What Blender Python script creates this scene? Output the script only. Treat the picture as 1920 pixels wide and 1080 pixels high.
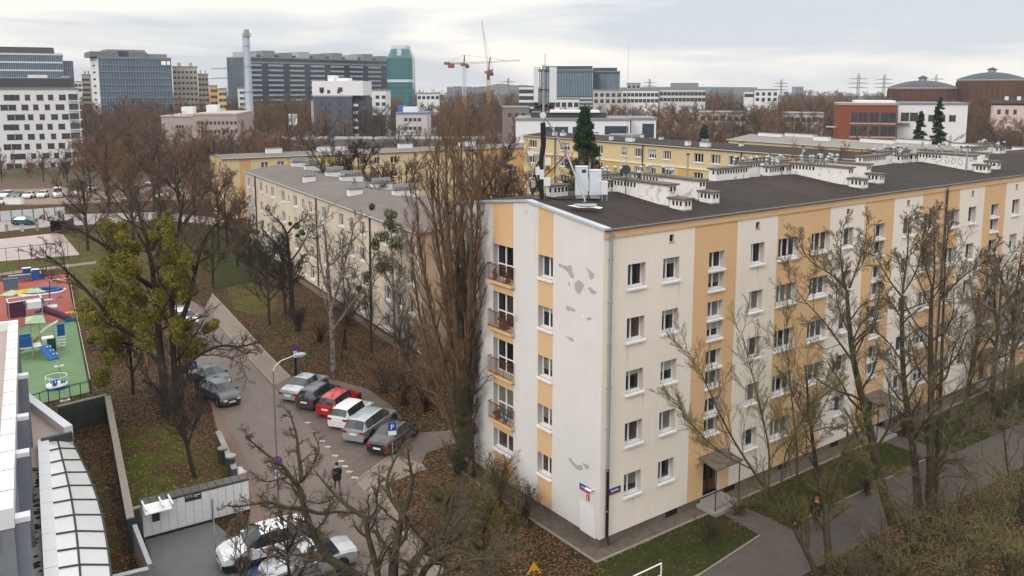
import bpy, bmesh, math, random
import numpy as np
from mathutils import Vector, Matrix, geometry
R_ = math.radians
scene = bpy.context.scene
for o in list(bpy.data.objects): bpy.data.objects.remove(o)
COL = scene.collection

# ---------------- camera ----------------
CAM = np.array([-27.95, -30.34, 23.59]); YAW = 0.93571; PIT = 0.13970; FPX = 1592.0; PY0 = 389.5
cd = bpy.data.cameras.new('camera'); cam = bpy.data.objects.new('camera', cd); COL.objects.link(cam)
cam.location = CAM; cam.rotation_euler = (math.pi/2-PIT, 0, YAW-math.pi/2)
cd.sensor_width = 36; cd.lens = FPX*36/1920; cd.shift_y = -(540-PY0)/1920
cd.clip_start = 0.5; cd.clip_end = 9000
scene.camera = cam
scene.view_settings.view_transform = 'Standard'; scene.view_settings.look = 'None'
scene.view_settings.gamma = 1; scene.view_settings.exposure = 0.18
scene.cycles.use_denoising = True
scene.cycles.max_bounces = 5; scene.cycles.diffuse_bounces = 2; scene.cycles.glossy_bounces = 2
scene.cycles.transparent_max_bounces = 4; scene.cycles.transmission_bounces = 2; scene.cycles.volume_bounces = 0

# ---------------- sky ----------------
world = bpy.data.worlds.new("World"); scene.world = world; world.use_nodes = True
wn = world.node_tree; wn.nodes.clear()
def wnode(t, **k):
    n = wn.nodes.new(t)
    for a, b in k.items(): setattr(n, a, b)
    return n
SUN_EL = R_(32); SUN_AZ = R_(198)      # direction towards the sun, angle from +x
wo = wnode('ShaderNodeOutputWorld'); bg = wnode('ShaderNodeBackground')
sky = wnode('ShaderNodeTexSky', sky_type='NISHITA', sun_disc=False)
sky.sun_elevation = SUN_EL; sky.sun_rotation = math.pi/2-SUN_AZ
tc = wnode('ShaderNodeTexCoord'); sep = wnode('ShaderNodeSeparateXYZ')
wn.links.new(tc.outputs['Generated'], sep.inputs[0])
mp = wnode('ShaderNodeMapping'); mp.inputs['Scale'].default_value = (1.0, 1.0, 7.0); mp.inputs['Rotation'].default_value = (0.05, 0.02, 0.3)
wn.links.new(tc.outputs['Generated'], mp.inputs[0])
nz = wnode('ShaderNodeTexNoise'); nz.inputs['Scale'].default_value = 2.3; nz.inputs['Detail'].default_value = 5; nz.inputs['Roughness'].default_value = .48; nz.inputs['Distortion'].default_value = .35
wn.links.new(mp.outputs[0], nz.inputs['Vector'])
cr = wnode('ShaderNodeValToRGB'); e = cr.color_ramp.elements
e[0].position = .43; e[0].color = (.60, .635, .695, 1); e[1].position = .57; e[1].color = (1.0, .95, .87, 1)
m_ = cr.color_ramp.elements.new(.5); m_.color = (.81, .80, .795, 1)
wn.links.new(nz.outputs['Fac'], cr.inputs[0])
# overcast sky is brighter overhead than near the horizon
gr = wnode('ShaderNodeMapRange', interpolation_type='SMOOTHSTEP'); gr.inputs['From Min'].default_value = .13; gr.inputs['From Max'].default_value = .65
gr.inputs['To Min'].default_value = 1.0; gr.inputs['To Max'].default_value = 2.0
wn.links.new(sep.outputs['Z'], gr.inputs['Value'])
vm = wnode('ShaderNodeVectorMath', operation='SCALE'); wn.links.new(cr.outputs[0], vm.inputs[0]); wn.links.new(gr.outputs[0], vm.inputs['Scale'])
sk = wnode('ShaderNodeVectorMath', operation='SCALE'); sk.inputs['Scale'].default_value = .12; wn.links.new(sky.outputs[0], sk.inputs[0])
mx = wnode('ShaderNodeMix', data_type='RGBA'); mx.inputs[0].default_value = .90
wn.links.new(sk.outputs[0], mx.inputs[6]); wn.links.new(vm.outputs[0], mx.inputs[7])
wn.links.new(mx.outputs[2], bg.inputs[0]); bg.inputs[1].default_value = 1.0; wn.links.new(bg.outputs[0], wo.inputs[0])
sl = bpy.data.lights.new('sun', 'SUN'); sl.energy = 1.0; sl.angle = R_(14); sl.color = (1, .95, .87)
so = bpy.data.objects.new('sun', sl); COL.objects.link(so)
sd = Vector((math.cos(SUN_AZ)*math.cos(SUN_EL), math.sin(SUN_AZ)*math.cos(SUN_EL), math.sin(SUN_EL)))
so.rotation_euler = (-sd).to_track_quat('-Z', 'Y').to_euler(); so.location = (0, 0, 80)

# ---------------- pixel -> place ----------------
_F = np.array([math.cos(YAW)*math.cos(PIT), math.sin(YAW)*math.cos(PIT), -math.sin(PIT)])
_R = np.array([math.sin(YAW), -math.cos(YAW), 0]); _U = np.cross(_R, _F)
_H = np.array([math.cos(YAW), math.sin(YAW), 0])
def ray(x, y): return _F+_R*((x-960)/FPX)+_U*((PY0-y)/FPX)
def G(x, y, z=0.0):                       # point of the level z seen at a pixel of the 1920 px photograph
    d = ray(x, y); return tuple(CAM+d*((z-CAM[2])/d[2]))
def PD(x, y, D):                          # point seen at a pixel, at ground distance D along the view
    d = ray(x, y); return tuple(CAM+d*(D/(d@_H)))
def LFp(x, y, X=0.0):                     # point of the plane x = X
    d = ray(x, y); return tuple(CAM+d*((X-CAM[0])/d[0]))

# ---------------- materials ----------------
MATS = {}
def mat(name, col, rough=.85, var=.12, scale=1.5, metal=0.0, bump=0.0, col2=None, streak=False, spec=.3, big=0.0, bscale=None, thr=(.42, .62), dirt=0.0):
    if name in MATS: return MATS[name]
    m = bpy.data.materials.new(name); m.use_nodes = True; n = m.node_tree; b = n.nodes['Principled BSDF']
    b.inputs['Roughness'].default_value = rough; b.inputs['Metallic'].default_value = metal; b.inputs['Specular IOR Level'].default_value = spec
    tcn = n.nodes.new('ShaderNodeTexCoord'); mpn = n.nodes.new('ShaderNodeMapping')
    n.links.new(tcn.outputs['Object'], mpn.inputs[0])
    if streak: mpn.inputs['Scale'].default_value = (1, 1, .13)
    t = n.nodes.new('ShaderNodeTexNoise'); t.inputs['Scale'].default_value = scale; t.inputs['Detail'].default_value = 6; t.inputs['Roughness'].default_value = .62
    n.links.new(mpn.outputs[0], t.inputs['Vector'])
    r = n.nodes.new('ShaderNodeValToRGB'); r.color_ramp.elements[0].position = thr[0]-.1; r.color_ramp.elements[1].position = thr[1]+.1
    c1 = [max(0, c*(1-var)) for c in col]; c2 = col2 if col2 else [min(1, c*(1+var)) for c in col]
    if col2: r.color_ramp.elements[0].position = thr[0]; r.color_ramp.elements[1].position = thr[1]; c1 = col
    r.color_ramp.elements[0].color = (*c1, 1); r.color_ramp.elements[1].color = (*c2, 1)
    n.links.new(t.outputs['Fac'], r.inputs[0]); out = r.outputs[0]
    if big:
        t2 = n.nodes.new('ShaderNodeTexNoise'); t2.inputs['Scale'].default_value = scale*.12; t2.inputs['Detail'].default_value = 4
        n.links.new(tcn.outputs['Object'], t2.inputs['Vector'])
        mr = n.nodes.new('ShaderNodeMapRange'); mr.inputs['From Min'].default_value = .3; mr.inputs['From Max'].default_value = .7
        mr.inputs['To Min'].default_value = 1-big; mr.inputs['To Max'].default_value = 1+big; n.links.new(t2.outputs['Fac'], mr.inputs[0])
        v = n.nodes.new('ShaderNodeVectorMath'); v.operation = 'SCALE'; n.links.new(out, v.inputs[0]); n.links.new(mr.outputs[0], v.inputs['Scale']); out = v.outputs[0]
    if dirt:
        mp2 = n.nodes.new('ShaderNodeMapping'); mp2.inputs['Scale'].default_value = (1, 1, .10); n.links.new(tcn.outputs['Object'], mp2.inputs[0])
        t4 = n.nodes.new('ShaderNodeTexNoise'); t4.inputs['Scale'].default_value = 3.6; t4.inputs['Detail'].default_value = 5; t4.inputs['Roughness'].default_value = .7; n.links.new(mp2.outputs[0], t4.inputs['Vector'])
        m4 = n.nodes.new('ShaderNodeMapRange'); m4.inputs['From Min'].default_value = .42; m4.inputs['From Max'].default_value = .72; m4.inputs['To Min'].default_value = 1.0; m4.inputs['To Max'].default_value = 1-dirt*1.6; n.links.new(t4.outputs['Fac'], m4.inputs[0])
        v4 = n.nodes.new('ShaderNodeVectorMath'); v4.operation = 'SCALE'; n.links.new(out, v4.inputs[0]); n.links.new(m4.outputs[0], v4.inputs['Scale']); out = v4.outputs[0]
    n.links.new(out, b.inputs['Base Color'])
    if bump:
        t3 = n.nodes.new('ShaderNodeTexNoise'); t3.inputs['Scale'].default_value = bscale or scale*6; t3.inputs['Detail'].default_value = 3
        n.links.new(tcn.outputs['Object'], t3.inputs['Vector'])
        bp = n.nodes.new('ShaderNodeBump'); bp.inputs['Strength'].default_value = bump; n.links.new(t3.outputs['Fac'], bp.inputs['Height']); n.links.new(bp.outputs[0], b.inputs['Normal'])
    MATS[name] = m; return m
WHITE = mat('facade_cream', (.80, .725, .635), .9, .03, .35, dirt=.035, bump=.05, bscale=30)
WHITE2 = mat('facade_pale_grey', (.68, .655, .635), .9, .04, .5, dirt=.022, bump=.05, bscale=30)
STAIN = mat('facade_stained', (.66, .64, .62), .9, col2=(.30, .28, .26), scale=.9, streak=True, thr=(.50, .72))
OCHRE = mat('facade_ochre', (.68, .445, .245), .9, .03, .35, dirt=.035, bump=.05, bscale=30)
GREYP = mat('bare_plaster', (.40, .39, .38), .95, .12, 3)
PLINTH = mat('plinth_brown', (.15, .12, .10), .9, .2, 2)
PVC = mat('window_white', (.80, .80, .80), .5, .02, 2)
SILLM = mat('sill_white', (.72, .72, .72), .6, .06, 4)
REVEAL = mat('window_reveal', (.52, .48, .44), .9, .05, 2)
GL_D = mat('glass_dark', (.012, .014, .017), .08, .3, .6, spec=.6)
GL_B = mat('glass_bluish', (.03, .05, .07), .08, .3, .6, spec=.6)
GL_C = mat('glass_curtain', (.16, .15, .14), .25, .25, 3, spec=.6)
GL_L = mat('glass_white_curtain', (.38, .37, .35), .3, .15, 4, spec=.6)
GL_W = mat('glass_brown_curtain', (.06, .045, .04), .2, .3, 3, spec=.6)
GLASS = [GL_D, GL_D, GL_B, GL_C, GL_W, GL_W]
FELT = mat('roof_felt', (.036, .027, .022), .92, .22, 1.6, bump=.25, bscale=9, big=.15)
FELTG = mat('roof_felt_grey', (.17, .15, .14), .9, .10, .5, big=.08)
FELTB = mat('roof_felt_brown', (.15, .13, .118), .9, .12, .5, big=.1)
ZINC = mat('zinc_sheet', (.55, .58, .62), .35, .08, 1.5, metal=.3)
GALV = mat('galvanised', (.40, .43, .46), .4, .12, 3, metal=.5)
DMET = mat('dark_metal', (.05, .055, .06), .5, .2, 3)
BLACK = mat('black_paint', (.015, .015, .017), .45, .2, 3)
STACK = mat('whitewash_dirty', (.78, .76, .73), .9, col2=(.22, .19, .17), scale=2.2, thr=(.54, .80), bump=.2, bscale=8)
STACKC = mat('stack_cap', (.15, .12, .10), .95, .3, 3)
HOLE = mat('dark_hole', (.012, .012, .012), .9, .1, 2)
RUST = mat('rust_brown_paint', (.13, .05, .03), .7, .3, 4)
CONC = mat('concrete', (.30, .28, .26), .9, .15, 1.2, big=.12)
WPAINT = mat('white_paint', (.78, .78, .78), .6, .04, 2)

# ---------------- mesh helpers ----------------
class MB:
    def __init__(s, M=None): s.v = []; s.f = []; s.m = []; s.mats = []; s.M = M; s.sm = []
    def mi(s, m):
        if m not in s.mats: s.mats.append(m)
        return s.mats.index(m)
    def add(s, vs, fs, m, smooth=False):
        b = len(s.v); i = s.mi(m)
        if s.M is not None: vs = [tuple(s.M @ Vector(v)) for v in vs]
        s.v += [tuple(v) for v in vs]
        for f in fs: s.f.append([b+k for k in f]); s.m.append(i); s.sm.append(smooth)
        return s
    def quad(s, a, b, c, d, m): return s.add([a, b, c, d], [(0, 1, 2, 3)], m)
    def poly(s, pts, m): return s.add(pts, [tuple(range(len(pts)))], m)
    def box(s, x0, x1, y0, y1, z0, z1, m):
        if x0 > x1: x0, x1 = x1, x0
        if y0 > y1: y0, y1 = y1, y0
        if z0 > z1: z0, z1 = z1, z0
        return s.add([(x0,y0,z0),(x1,y0,z0),(x1,y1,z0),(x0,y1,z0),(x0,y0,z1),(x1,y0,z1),(x1,y1,z1),(x0,y1,z1)],
              [(0,3,2,1),(4,5,6,7),(0,1,5,4),(1,2,6,5),(2,3,7,6),(3,0,4,7)], m)
    def obox(s, c, ax, L, W, z0, z1, m):   # box from c along unit dir ax (2d), length L, width W to its left
        ux, uy = ax; px, py = -uy, ux
        p = [(c[0], c[1]), (c[0]+ux*L, c[1]+uy*L), (c[0]+ux*L+px*W, c[1]+uy*L+py*W), (c[0]+px*W, c[1]+py*W)]
        return s.prism(p, z0, z1, m)
    def prism(s, p, z0, z1, m, top=None):
        n = len(p); A = sum(p[i][0]*p[(i+1)%n][1]-p[(i+1)%n][0]*p[i][1] for i in range(n))
        if A < 0: p = p[::-1]
        vs = [(x, y, z0) for x, y in p]+[(x, y, z1) for x, y in p]
        s.add(vs, [tuple(range(n))[::-1]]+[(i, (i+1)%n, n+(i+1)%n, n+i) for i in range(n)], m)
        return s.add([(x, y, z1) for x, y in p], [tuple(range(n))], top or m)
    def tube(s, a, b, r0, r1=None, m=None, n=8, smooth=True, caps=True):
        r1 = r0 if r1 is None else r1
        a = Vector(a); b = Vector(b); d = (b-a).normalized()
        u = d.cross(Vector((0, 0, 1)) if abs(d.z) < .9 else Vector((1, 0, 0))).normalized(); w = d.cross(u)
        vs = [a+(u*math.cos(2*math.pi*i/n)+w*math.sin(2*math.pi*i/n))*r0 for i in range(n)]+[b+(u*math.cos(2*math.pi*i/n)+w*math.sin(2*math.pi*i/n))*r1 for i in range(n)]
        s.add(vs, [(i, (i+1)%n, n+(i+1)%n, n+i) for i in range(n)], m, smooth)
        if caps:
            s.add(vs[:n], [tuple(range(n))[::-1]], m); s.add(vs[n:], [tuple(range(n))], m)
        return s
    def path(s, pts, r, m, n=6):
        for a, b in zip(pts, pts[1:]): s.tube(a, b, r, r, m, n)
        return s
    def cyl(s, c, r, z0, z1, m, n=16, r1=None): return s.tube((c[0], c[1], z0), (c[0], c[1], z1), r, r1, m, n)
    def blob(s, c, r, m, seed=0, seg=10, rings=7, jit=.15, sq=(1, 1, 1)):
        rr = random.Random(seed); vs = []; fs = []
        for i in range(rings+1):
            th = math.pi*i/rings
            for j in range(seg):
                ph = 2*math.pi*j/seg; k = r*(1+rr.uniform(-jit, jit))
                vs.append((c[0]+k*sq[0]*math.sin(th)*math.cos(ph), c[1]+k*sq[1]*math.sin(th)*math.sin(ph), c[2]+k*sq[2]*math.cos(th)))
        for i in range(rings):
            for j in range(seg): fs.append((i*seg+j, (i+1)*seg+j, (i+1)*seg+(j+1)%seg, i*seg+(j+1)%seg))
        return s.add(vs, fs, m, True)
    def mesh(s, name):
        me = bpy.data.meshes.new(name); me.from_pydata(s.v, [], s.f)
        for m in s.mats: me.materials.append(m)
        me.polygons.foreach_set('material_index', s.m); me.polygons.foreach_set('use_smooth', s.sm)
        me.update(); return me
    def build(s, name, parent=None, loc=None, rz=0):
        o = bpy.data.objects.new(name, s.mesh(name)); COL.objects.link(o)
        if parent: o.parent = parent
        if loc is not None: o.location = loc
        if rz: o.rotation_euler.z = rz
        return o
def tag(o, label=None, cat=None, group=None, kind=None):
    if label: o['label'] = label
    if cat: o['category'] = cat
    if group: o['group'] = group
    if kind: o['kind'] = kind
    return o
def thing(name, label, cat, loc=(0, 0, 0), rz=0, group=None):
    o = bpy.data.objects.new(name, None); o.empty_display_size = .3; COL.objects.link(o)
    o.location = loc; o.rotation_euler = (0, 0, rz); return tag(o, label, cat, group)
def inst(name, me, parent, loc=(0, 0, 0), rz=0, sc=None):
    o = bpy.data.objects.new(name, me); COL.objects.link(o); o.parent = parent; o.location = loc
    if rz: o.rotation_euler.z = rz
    if sc: o.scale = sc
    return o
def copy_tree(o, parent=None):
    c = o.copy(); COL.objects.link(c); c.parent = parent
    for ch in list(o.children): copy_tree(ch, c)
    return c
def dup(root, loc, rz=0, label=None, sc=None):
    c = copy_tree(root); c.location = loc; c.rotation_euler.z = rz
    if label: c['label'] = label
    if sc: c.scale = (sc, sc, sc) if not isinstance(sc, tuple) else sc
    return c
def sheet(name, pts, z, m, kind='structure', label=None, cat=None):
    b = MB(); v = [Vector((p[0], p[1])) for p in pts]
    A = sum(v[i].x*v[(i+1)%len(v)].y-v[(i+1)%len(v)].x*v[i].y for i in range(len(v)))
    if A < 0: v = v[::-1]
    tri = geometry.tessellate_polygon([[Vector((p.x, p.y, 0)) for p in v]])
    fs = []
    for t in tri:
        a, b2, c = [v[i] for i in t]
        fs.append(t if (b2-a).cross(c-a) > 0 else t[::-1])
    b.add([(p.x, p.y, z) for p in v], fs, m); o = b.build(name); tag(o, label, cat, kind=kind); return o
def gs(px): return [G(*p)[:2] for p in px]
# ================= walls with real openings =================
def facade(mb, P, ax, us, zs, openings, bandmat, depth, reveal, ztop=None):
    """wall in the vertical plane through P along unit dir ax (2d), outside to the right of ax.
    openings (u0,u1,z0,z1); bandmat(u,z) -> material; ztop(u) optional sloping top"""
    ux, uy = ax; inx, iny = -uy, ux       # inward = left of ax
    U = sorted(set([round(u, 3) for u in us]+[round(o[0], 3) for o in openings]+[round(o[1], 3) for o in openings]))
    Z = sorted(set([round(z, 3) for z in zs]+[round(o[2], 3) for o in openings]+[round(o[3], 3) for o in openings]))
    def p(u, z, d=0): return (P[0]+ux*u+inx*d, P[1]+uy*u+iny*d, z)
    for i in range(len(U)-1):
        for j in range(len(Z)-1):
            uc = (U[i]+U[i+1])/2; zc = (Z[j]+Z[j+1])/2
            if any(o[0] < uc < o[1] and o[2] < zc < o[3] for o in openings): continue
            za = zb = Z[j+1]
            if ztop and j == len(Z)-2: za, zb = ztop(U[i]), ztop(U[i+1])
            mb.quad(p(U[i], Z[j]), p(U[i+1], Z[j]), p(U[i+1], zb), p(U[i], za), bandmat(uc, zc))
    for (a, b, c, d) in openings:
        dd = depth
        mb.quad(p(a, c), p(a, d), p(a, d, dd), p(a, c, dd), reveal); mb.quad(p(b, d), p(b, c), p(b, c, dd), p(b, d, dd), reveal)
        mb.quad(p(a, d), p(b, d), p(b, d, dd), p(a, d, dd), reveal); mb.quad(p(b, c), p(a, c), p(a, c, dd), p(b, c, dd), reveal)
WCACHE = {}
def window_meshes(w, h, splits, fr, sill, ft=.07, sillw=.10, sillh=.06, sillout=.12, transom=None):
    """frame mesh, pane mesh and sill mesh in local coords: x along the wall, +y into the wall, z=0 at the bottom of the opening"""
    key = (w, h, tuple(splits), fr.name, sill, transom)
    if key in WCACHE: return WCACHE[key]
    f = MB(); f.box(0, w, 0, .06, 0, ft, fr).box(0, w, 0, .06, h-ft, h, fr).box(0, ft, 0, .06, ft, h-ft, fr).box(w-ft, w, 0, .06, ft, h-ft, fr)
    for s in splits: f.box(s*w-.05, s*w+.05, -.01, .06, ft, h-ft, fr)
    if transom: f.box(ft, w-ft, -.004, .055, transom*h-.04, transom*h+.04, fr)
    pm = []
    for g in GLASS:
        q = MB(); q.quad((ft, .035, ft), (w-ft, .035, ft), (w-ft, .035, h-ft), (ft, .035, h-ft), g); pm.append(q.mesh('pane'))
    # two-tone panes: the left leaf dark, the right leaf curtained
    for ga, gb in ((GL_D, GL_W), (GL_W, GL_D), (GL_D, GL_C), (GL_B, GL_D)):
        q = MB(); s = (splits[0] if splits else .5)*w
        q.quad((ft, .035, ft), (s, .035, ft), (s, .035, h-ft), (ft, .035, h-ft), ga); q.quad((s, .035, ft), (w-ft, .035, ft), (w-ft, .035, h-ft), (s, .035, h-ft), gb); pm.append(q.mesh('pane'))
    for f_, gb in ((.45, GL_L), (.7, GL_L), (.3, GL_C)):
        q = MB(); zb = ft+(h-2*ft)*f_
        q.quad((ft, .035, zb), (w-ft, .035, zb), (w-ft, .035, h-ft), (ft, .035, h-ft), gb); q.quad((ft, .035, ft), (w-ft, .035, ft), (w-ft, .035, zb), (ft, .035, zb), GL_D); pm.append(q.mesh('pane'))
    sm = None
    if sill:
        q = MB(); d = sill
        q.add([(-.05, -d-sillout, -.05), (w+.05, -d-sillout, -.05), (w+.05, -.002, .045), (-.05, -.002, .045), (-.05, -d-sillout, -.14), (w+.05, -d-sillout, -.14), (w+.05, -.002-d, -.14), (-.05, -.002-d, -.14)],
              [(0, 1, 2, 3), (4, 5, 1, 0), (5, 6, 2, 1), (7, 4, 0, 3), (6, 5, 4, 7)], SILLM); sm = q.mesh('sill')
    WCACHE[key] = (f.mesh('window'), pm, sm); return WCACHE[key]
def put_window(root, P, ax, u, z, w, h, splits, depth, rnd, fr=None, sill=True, transom=None, pane=None, frame_name='window'):
    fm, pm, sm = window_meshes(w, h, splits, fr or PVC, depth if sill else 0, transom=transom)
    ang = math.atan2(ax[1], ax[0]); inx, iny = -ax[1], ax[0]
    o = inst(frame_name, fm, root, (P[0]+ax[0]*u+inx*depth, P[1]+ax[1]*u+iny*depth, z), ang)
    inst('pane', pm[rnd.randrange(len(pm)) if pane is None else pane], o)
    if sm: inst('sill', sm, o)
    return o

# ================= the near apartment block =================
BL, BW, EV = 82.0, 12.4, 16.75
def roofz(y): return EV+.05+.118*min(max(y, 0), BW-y)
blk = thing('apartment_block', 'near five storey cream and ochre apartment block with peeling white gable end, dark roof', 'apartment block')
rnd = random.Random(5)
ops = []; wins = []
P1 = 16.3
def zrow(k): return 13.55-2.8*k
def addw(u, w, h, zoff=0, splits=(.42,), rows=range(5)):
    for k in rows:
        z = zrow(k)+zoff; ops.append((u, u+w, z, z+h)); wins.append((u, z, w, h, splits))
addw(1.68, 1.25, 1.22); addw(4.23, 1.22, 1.22)
for t in range(5):
    o = t*P1
    for k in range(5):
        for (zz, hh) in ((.15, .98), (-1.0, .92)):
            if k == 4 and zz < 0: continue
            z = zrow(k)+zz
            if o+7.82 < 66: ops.append((o+7.82, o+9.1, z, z+hh)); wins.append((o+7.82, z, 1.28, hh, (.5,)))
    if o+11.4 < 66:
        addw(o+11.4, 1.22, 1.22)
        addw(o+13.93, 1.95, 1.22, splits=(.36, .66)); addw(o+17.2, 1.95, 1.22, splits=(.36, .66)); addw(o+20.55, 1.15, 1.22)
doors = [(o*P1+7.9, o*P1+9.3, .5, 2.6) for o in range(4)]
# the lowest stair window gives way to the door
ops = [o for o in ops if not any(d[0]-.2 < o[0] < d[1] and o[2] < 2.7 for d in doors)]
wins = [w for w in wins if not any(d[0]-.2 < w[0] < d[1] and w[1] < 2.7 for d in doors)]
vents = [(4.65, 5.0)]+[(o*P1+11.75, o*P1+12.1) for o in range(4)]+[(o*P1+20.85, o*P1+21.2) for o in range(4)]
vops = [(a, b, 15.62, 16.0) for a, b in vents]
def bandR(u, z):
    if u < 6.6: return WHITE
    v = (u-6.6) % P1
    return OCHRE if (v < 3.55 or 7.2 < v < 12.45) else WHITE
usR = [0, 6.6, BL]+[6.6+t*P1+q for t in range(5) for q in (0, 3.55, 7.2, 12.45) if 6.6+t*P1+q < BL]
w_ = MB()
facade(w_, (0, 0), (1, 0), usR, [.5, 16.27], ops+vops+doors, bandR, .30, REVEAL)
# left gable end: travel so that the outside is on the right: from y=BW down to 0
def bandL(u, z):
    y = BW-u
    return OCHRE if (3.9 < y < 5.2 or 7.45 < y < 9.45) else WHITE2
opsL = []; winsL = []; doorsL = []
for k in range(5):
    z = zrow(k)-.08; opsL.append((BW-5.18, BW-3.93, z, z+1.22)); winsL.append((BW-5.18, z))
for k in range(4):
    z = 12.62-2.8*k; doorsL.append((BW-9.45, BW-7.47, z, z+2.05))
zg = zrow(4)-.08
g0 = (BW-9.45, BW-7.47, zg-.0, zg+1.22)
def ztL(u): return roofz(BW-u)-.05
facade(w_, (0, BW), (0, -1), [0, BW-9.45, BW-7.45, BW-6.2, BW-5.2, BW-3.9, BW], [.5, 16.27, 16.5], opsL+doorsL+[g0], bandL, .34, REVEAL, ztop=ztL)
for (a, b, c, d) in doorsL:   # back wall of the loggias is the door itself
    pass
# other two walls
w_.quad((BL, 0, .5), (BL, BW, .5), (BL, BW, EV), (BL, 0, EV), WHITE)
w_.quad((BL, BW, .5), (0, BW, .5), (0, BW, EV), (BL, BW, EV), WHITE)
# frieze under the eaves
w_.box(-.02, BL, -.07, .0, 16.27, EV-.02, OCHRE)
w_.build('wall', blk)
pl = MB(); pl.box(.08, BL-.1, .08, BW-.1, -.1, .5, PLINTH)
for a in (5.0, 9.9, 15, 20.5, 26, 31): pl.box(a, a+.9, .06, .09, .12, .42, HOLE)
pl.build('plinth', blk)
it = MB(); it.box(.35, BL-.35, .40, .45, .6, 16.2, HOLE); it.box(.42, .47, .5, BW-.4, .6, 16.2, HOLE); it.build('interior_wall', blk)
for (u, z, w, h, s) in wins: put_window(blk, (0, 0), (1, 0), u, z, w, h, s, .30, rnd)
for (u, z) in winsL: put_window(blk, (0, BW), (0, -1), u, z, 1.25, 1.22, (.48,), .34, rnd)
put_window(blk, (0, BW), (0, -1), g0[0], g0[2], 1.98, 1.22, (.5,), .34, rnd)
for (a, b, c, d) in doorsL: put_window(blk, (0, BW), (0, -1), a, c, b-a, d-c, (.42,), .34, rnd, sill=False, transom=.42, frame_name='balcony_door')
v = MB()
for a, b, c, d in vops: v.box(a, b, .15, .2, c, d, HOLE); v.box(a-.03, b+.03, -.03, .02, c-.05, c-.003, CONC)
v.build('attic_vent', blk)
# balconies
FLOWERS = mat('dry_flowers', (.20, .07, .04), .9, .5, 12)
BASKET = mat('blue_plastic', (.03, .25, .45), .5, .1, 4)
bal = MB(); bal.box(-.30, .0, 7.30, 9.66, -.16, 0, OCHRE); balm = bal.mesh('balcony_slab')
rl = MB(); x0, ya, yb = -.27, 7.33, 9.63
rl.tube((x0, ya, .98), (x0, yb, .98), .025, None, RUST, 6); rl.tube((x0, ya, .1), (x0, yb, .1), .018, None, RUST, 5)
rl.tube((x0, ya, .98), (0, ya, .98), .022, None, RUST, 5); rl.tube((x0, yb, .98), (0, yb, .98), .022, None, RUST, 5)
n = 19
for i in range(n+1):
    y = ya+(yb-ya)*i/n; rl.tube((x0, y, 0), (x0, y, .98), .012 if i % 6 else .025, None, RUST, 4, caps=False)
for y in (ya, yb):
    for xx in (-.18, -.09): rl.tube((xx, y, 0), (xx, y, .98), .012, None, RUST, 4, caps=False)
railm = rl.mesh('railing')
for k in range(4):
    o = inst('balcony', balm, blk, (0, 0, 12.56-2.8*k)); inst('railing', railm, o)
for k, (m, r, y, n_) in enumerate([(FLOWERS, .22, 8.6, 1), (FLOWERS, .24, 9.0, 3), (BASKET, .16, 8.2, 3), (FLOWERS, .2, 8.0, 0), (FLOWERS, .17, 9.2, 0), (FLOWERS, .22, 8.2, 1)]):
    b = MB(); z = 12.56-2.8*n_
    for j in range(9): b.blob((-.06+random.Random(k*9+j).uniform(-.08, .08), y+random.Random(j+k).uniform(-.3, .3), z+.35+random.Random(j*3+k).uniform(-.2, .25)), r*.45, m, j, 6, 4, .4)
    b.cyl((-.06, y), .12, z+.003, z+.2, PLINTH, 10)
    o = b.build('plant_pot' if m is FLOWERS else 'plastic_basin')
    tag(o, ['bushy dried plant in a pot on the second highest balcony, nearer the corner', 'brown dried plant in a pot on the lowest balcony', 'blue plastic basin on the lowest balcony', 'small brown plant in a pot on the topmost balcony, right side', 'small brown plant in a pot on the topmost balcony, left side', 'low brown plant in a pot on the second highest balcony, right end'][k], 'plant' if m is FLOWERS else 'basin')
# entrance doors and canopies
DOOR = mat('door_brown', (.10, .03, .02), .6, .2, 3)
for i, (a, b, c, d) in enumerate(doors[:3]):
    q = MB(); q.box(a, b, .26, .32, c, d-.003, DOOR).box(a+.15, a+.55, .245, .262, 1.3, 2.3, GL_D).box(a+.85, a+1.2, .245, .262, 1.3, 2.3, GL_D); q.box(a+.66, a+.72, .24, .262, c, d-.05, BLACK)
    q.build('entrance_door', blk)
    q = MB(); z = 3.0
    q.add([(a-.4, -1.3, z-.3), (b+.4, -1.3, z-.3), (b+.4, 0, z), (a-.4, 0, z), (a-.4, -1.3, z-.38), (b+.4, -1.3, z-.38), (b+.4, 0, z-.10), (a-.4, 0, z-.10)],
          [(0, 1, 2, 3), (4, 5, 1, 0), (5, 6, 2, 1), (7, 4, 0, 3), (7, 6, 5, 4)], STACKC)
    for xx in (a-.3, b+.3): q.tube((xx, -1.2, 0), (xx, -1.2, z-.35), .035, None, DMET, 8)
    q.build('entrance_canopy', blk)
    q = MB(); q.box(a-.5, b+.5, -1.4, .0, 0, .2, CONC); q.box(a-.2, b+.2, -1.1, .0, .2, .38, CONC); q.build('entrance_step', blk)
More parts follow.
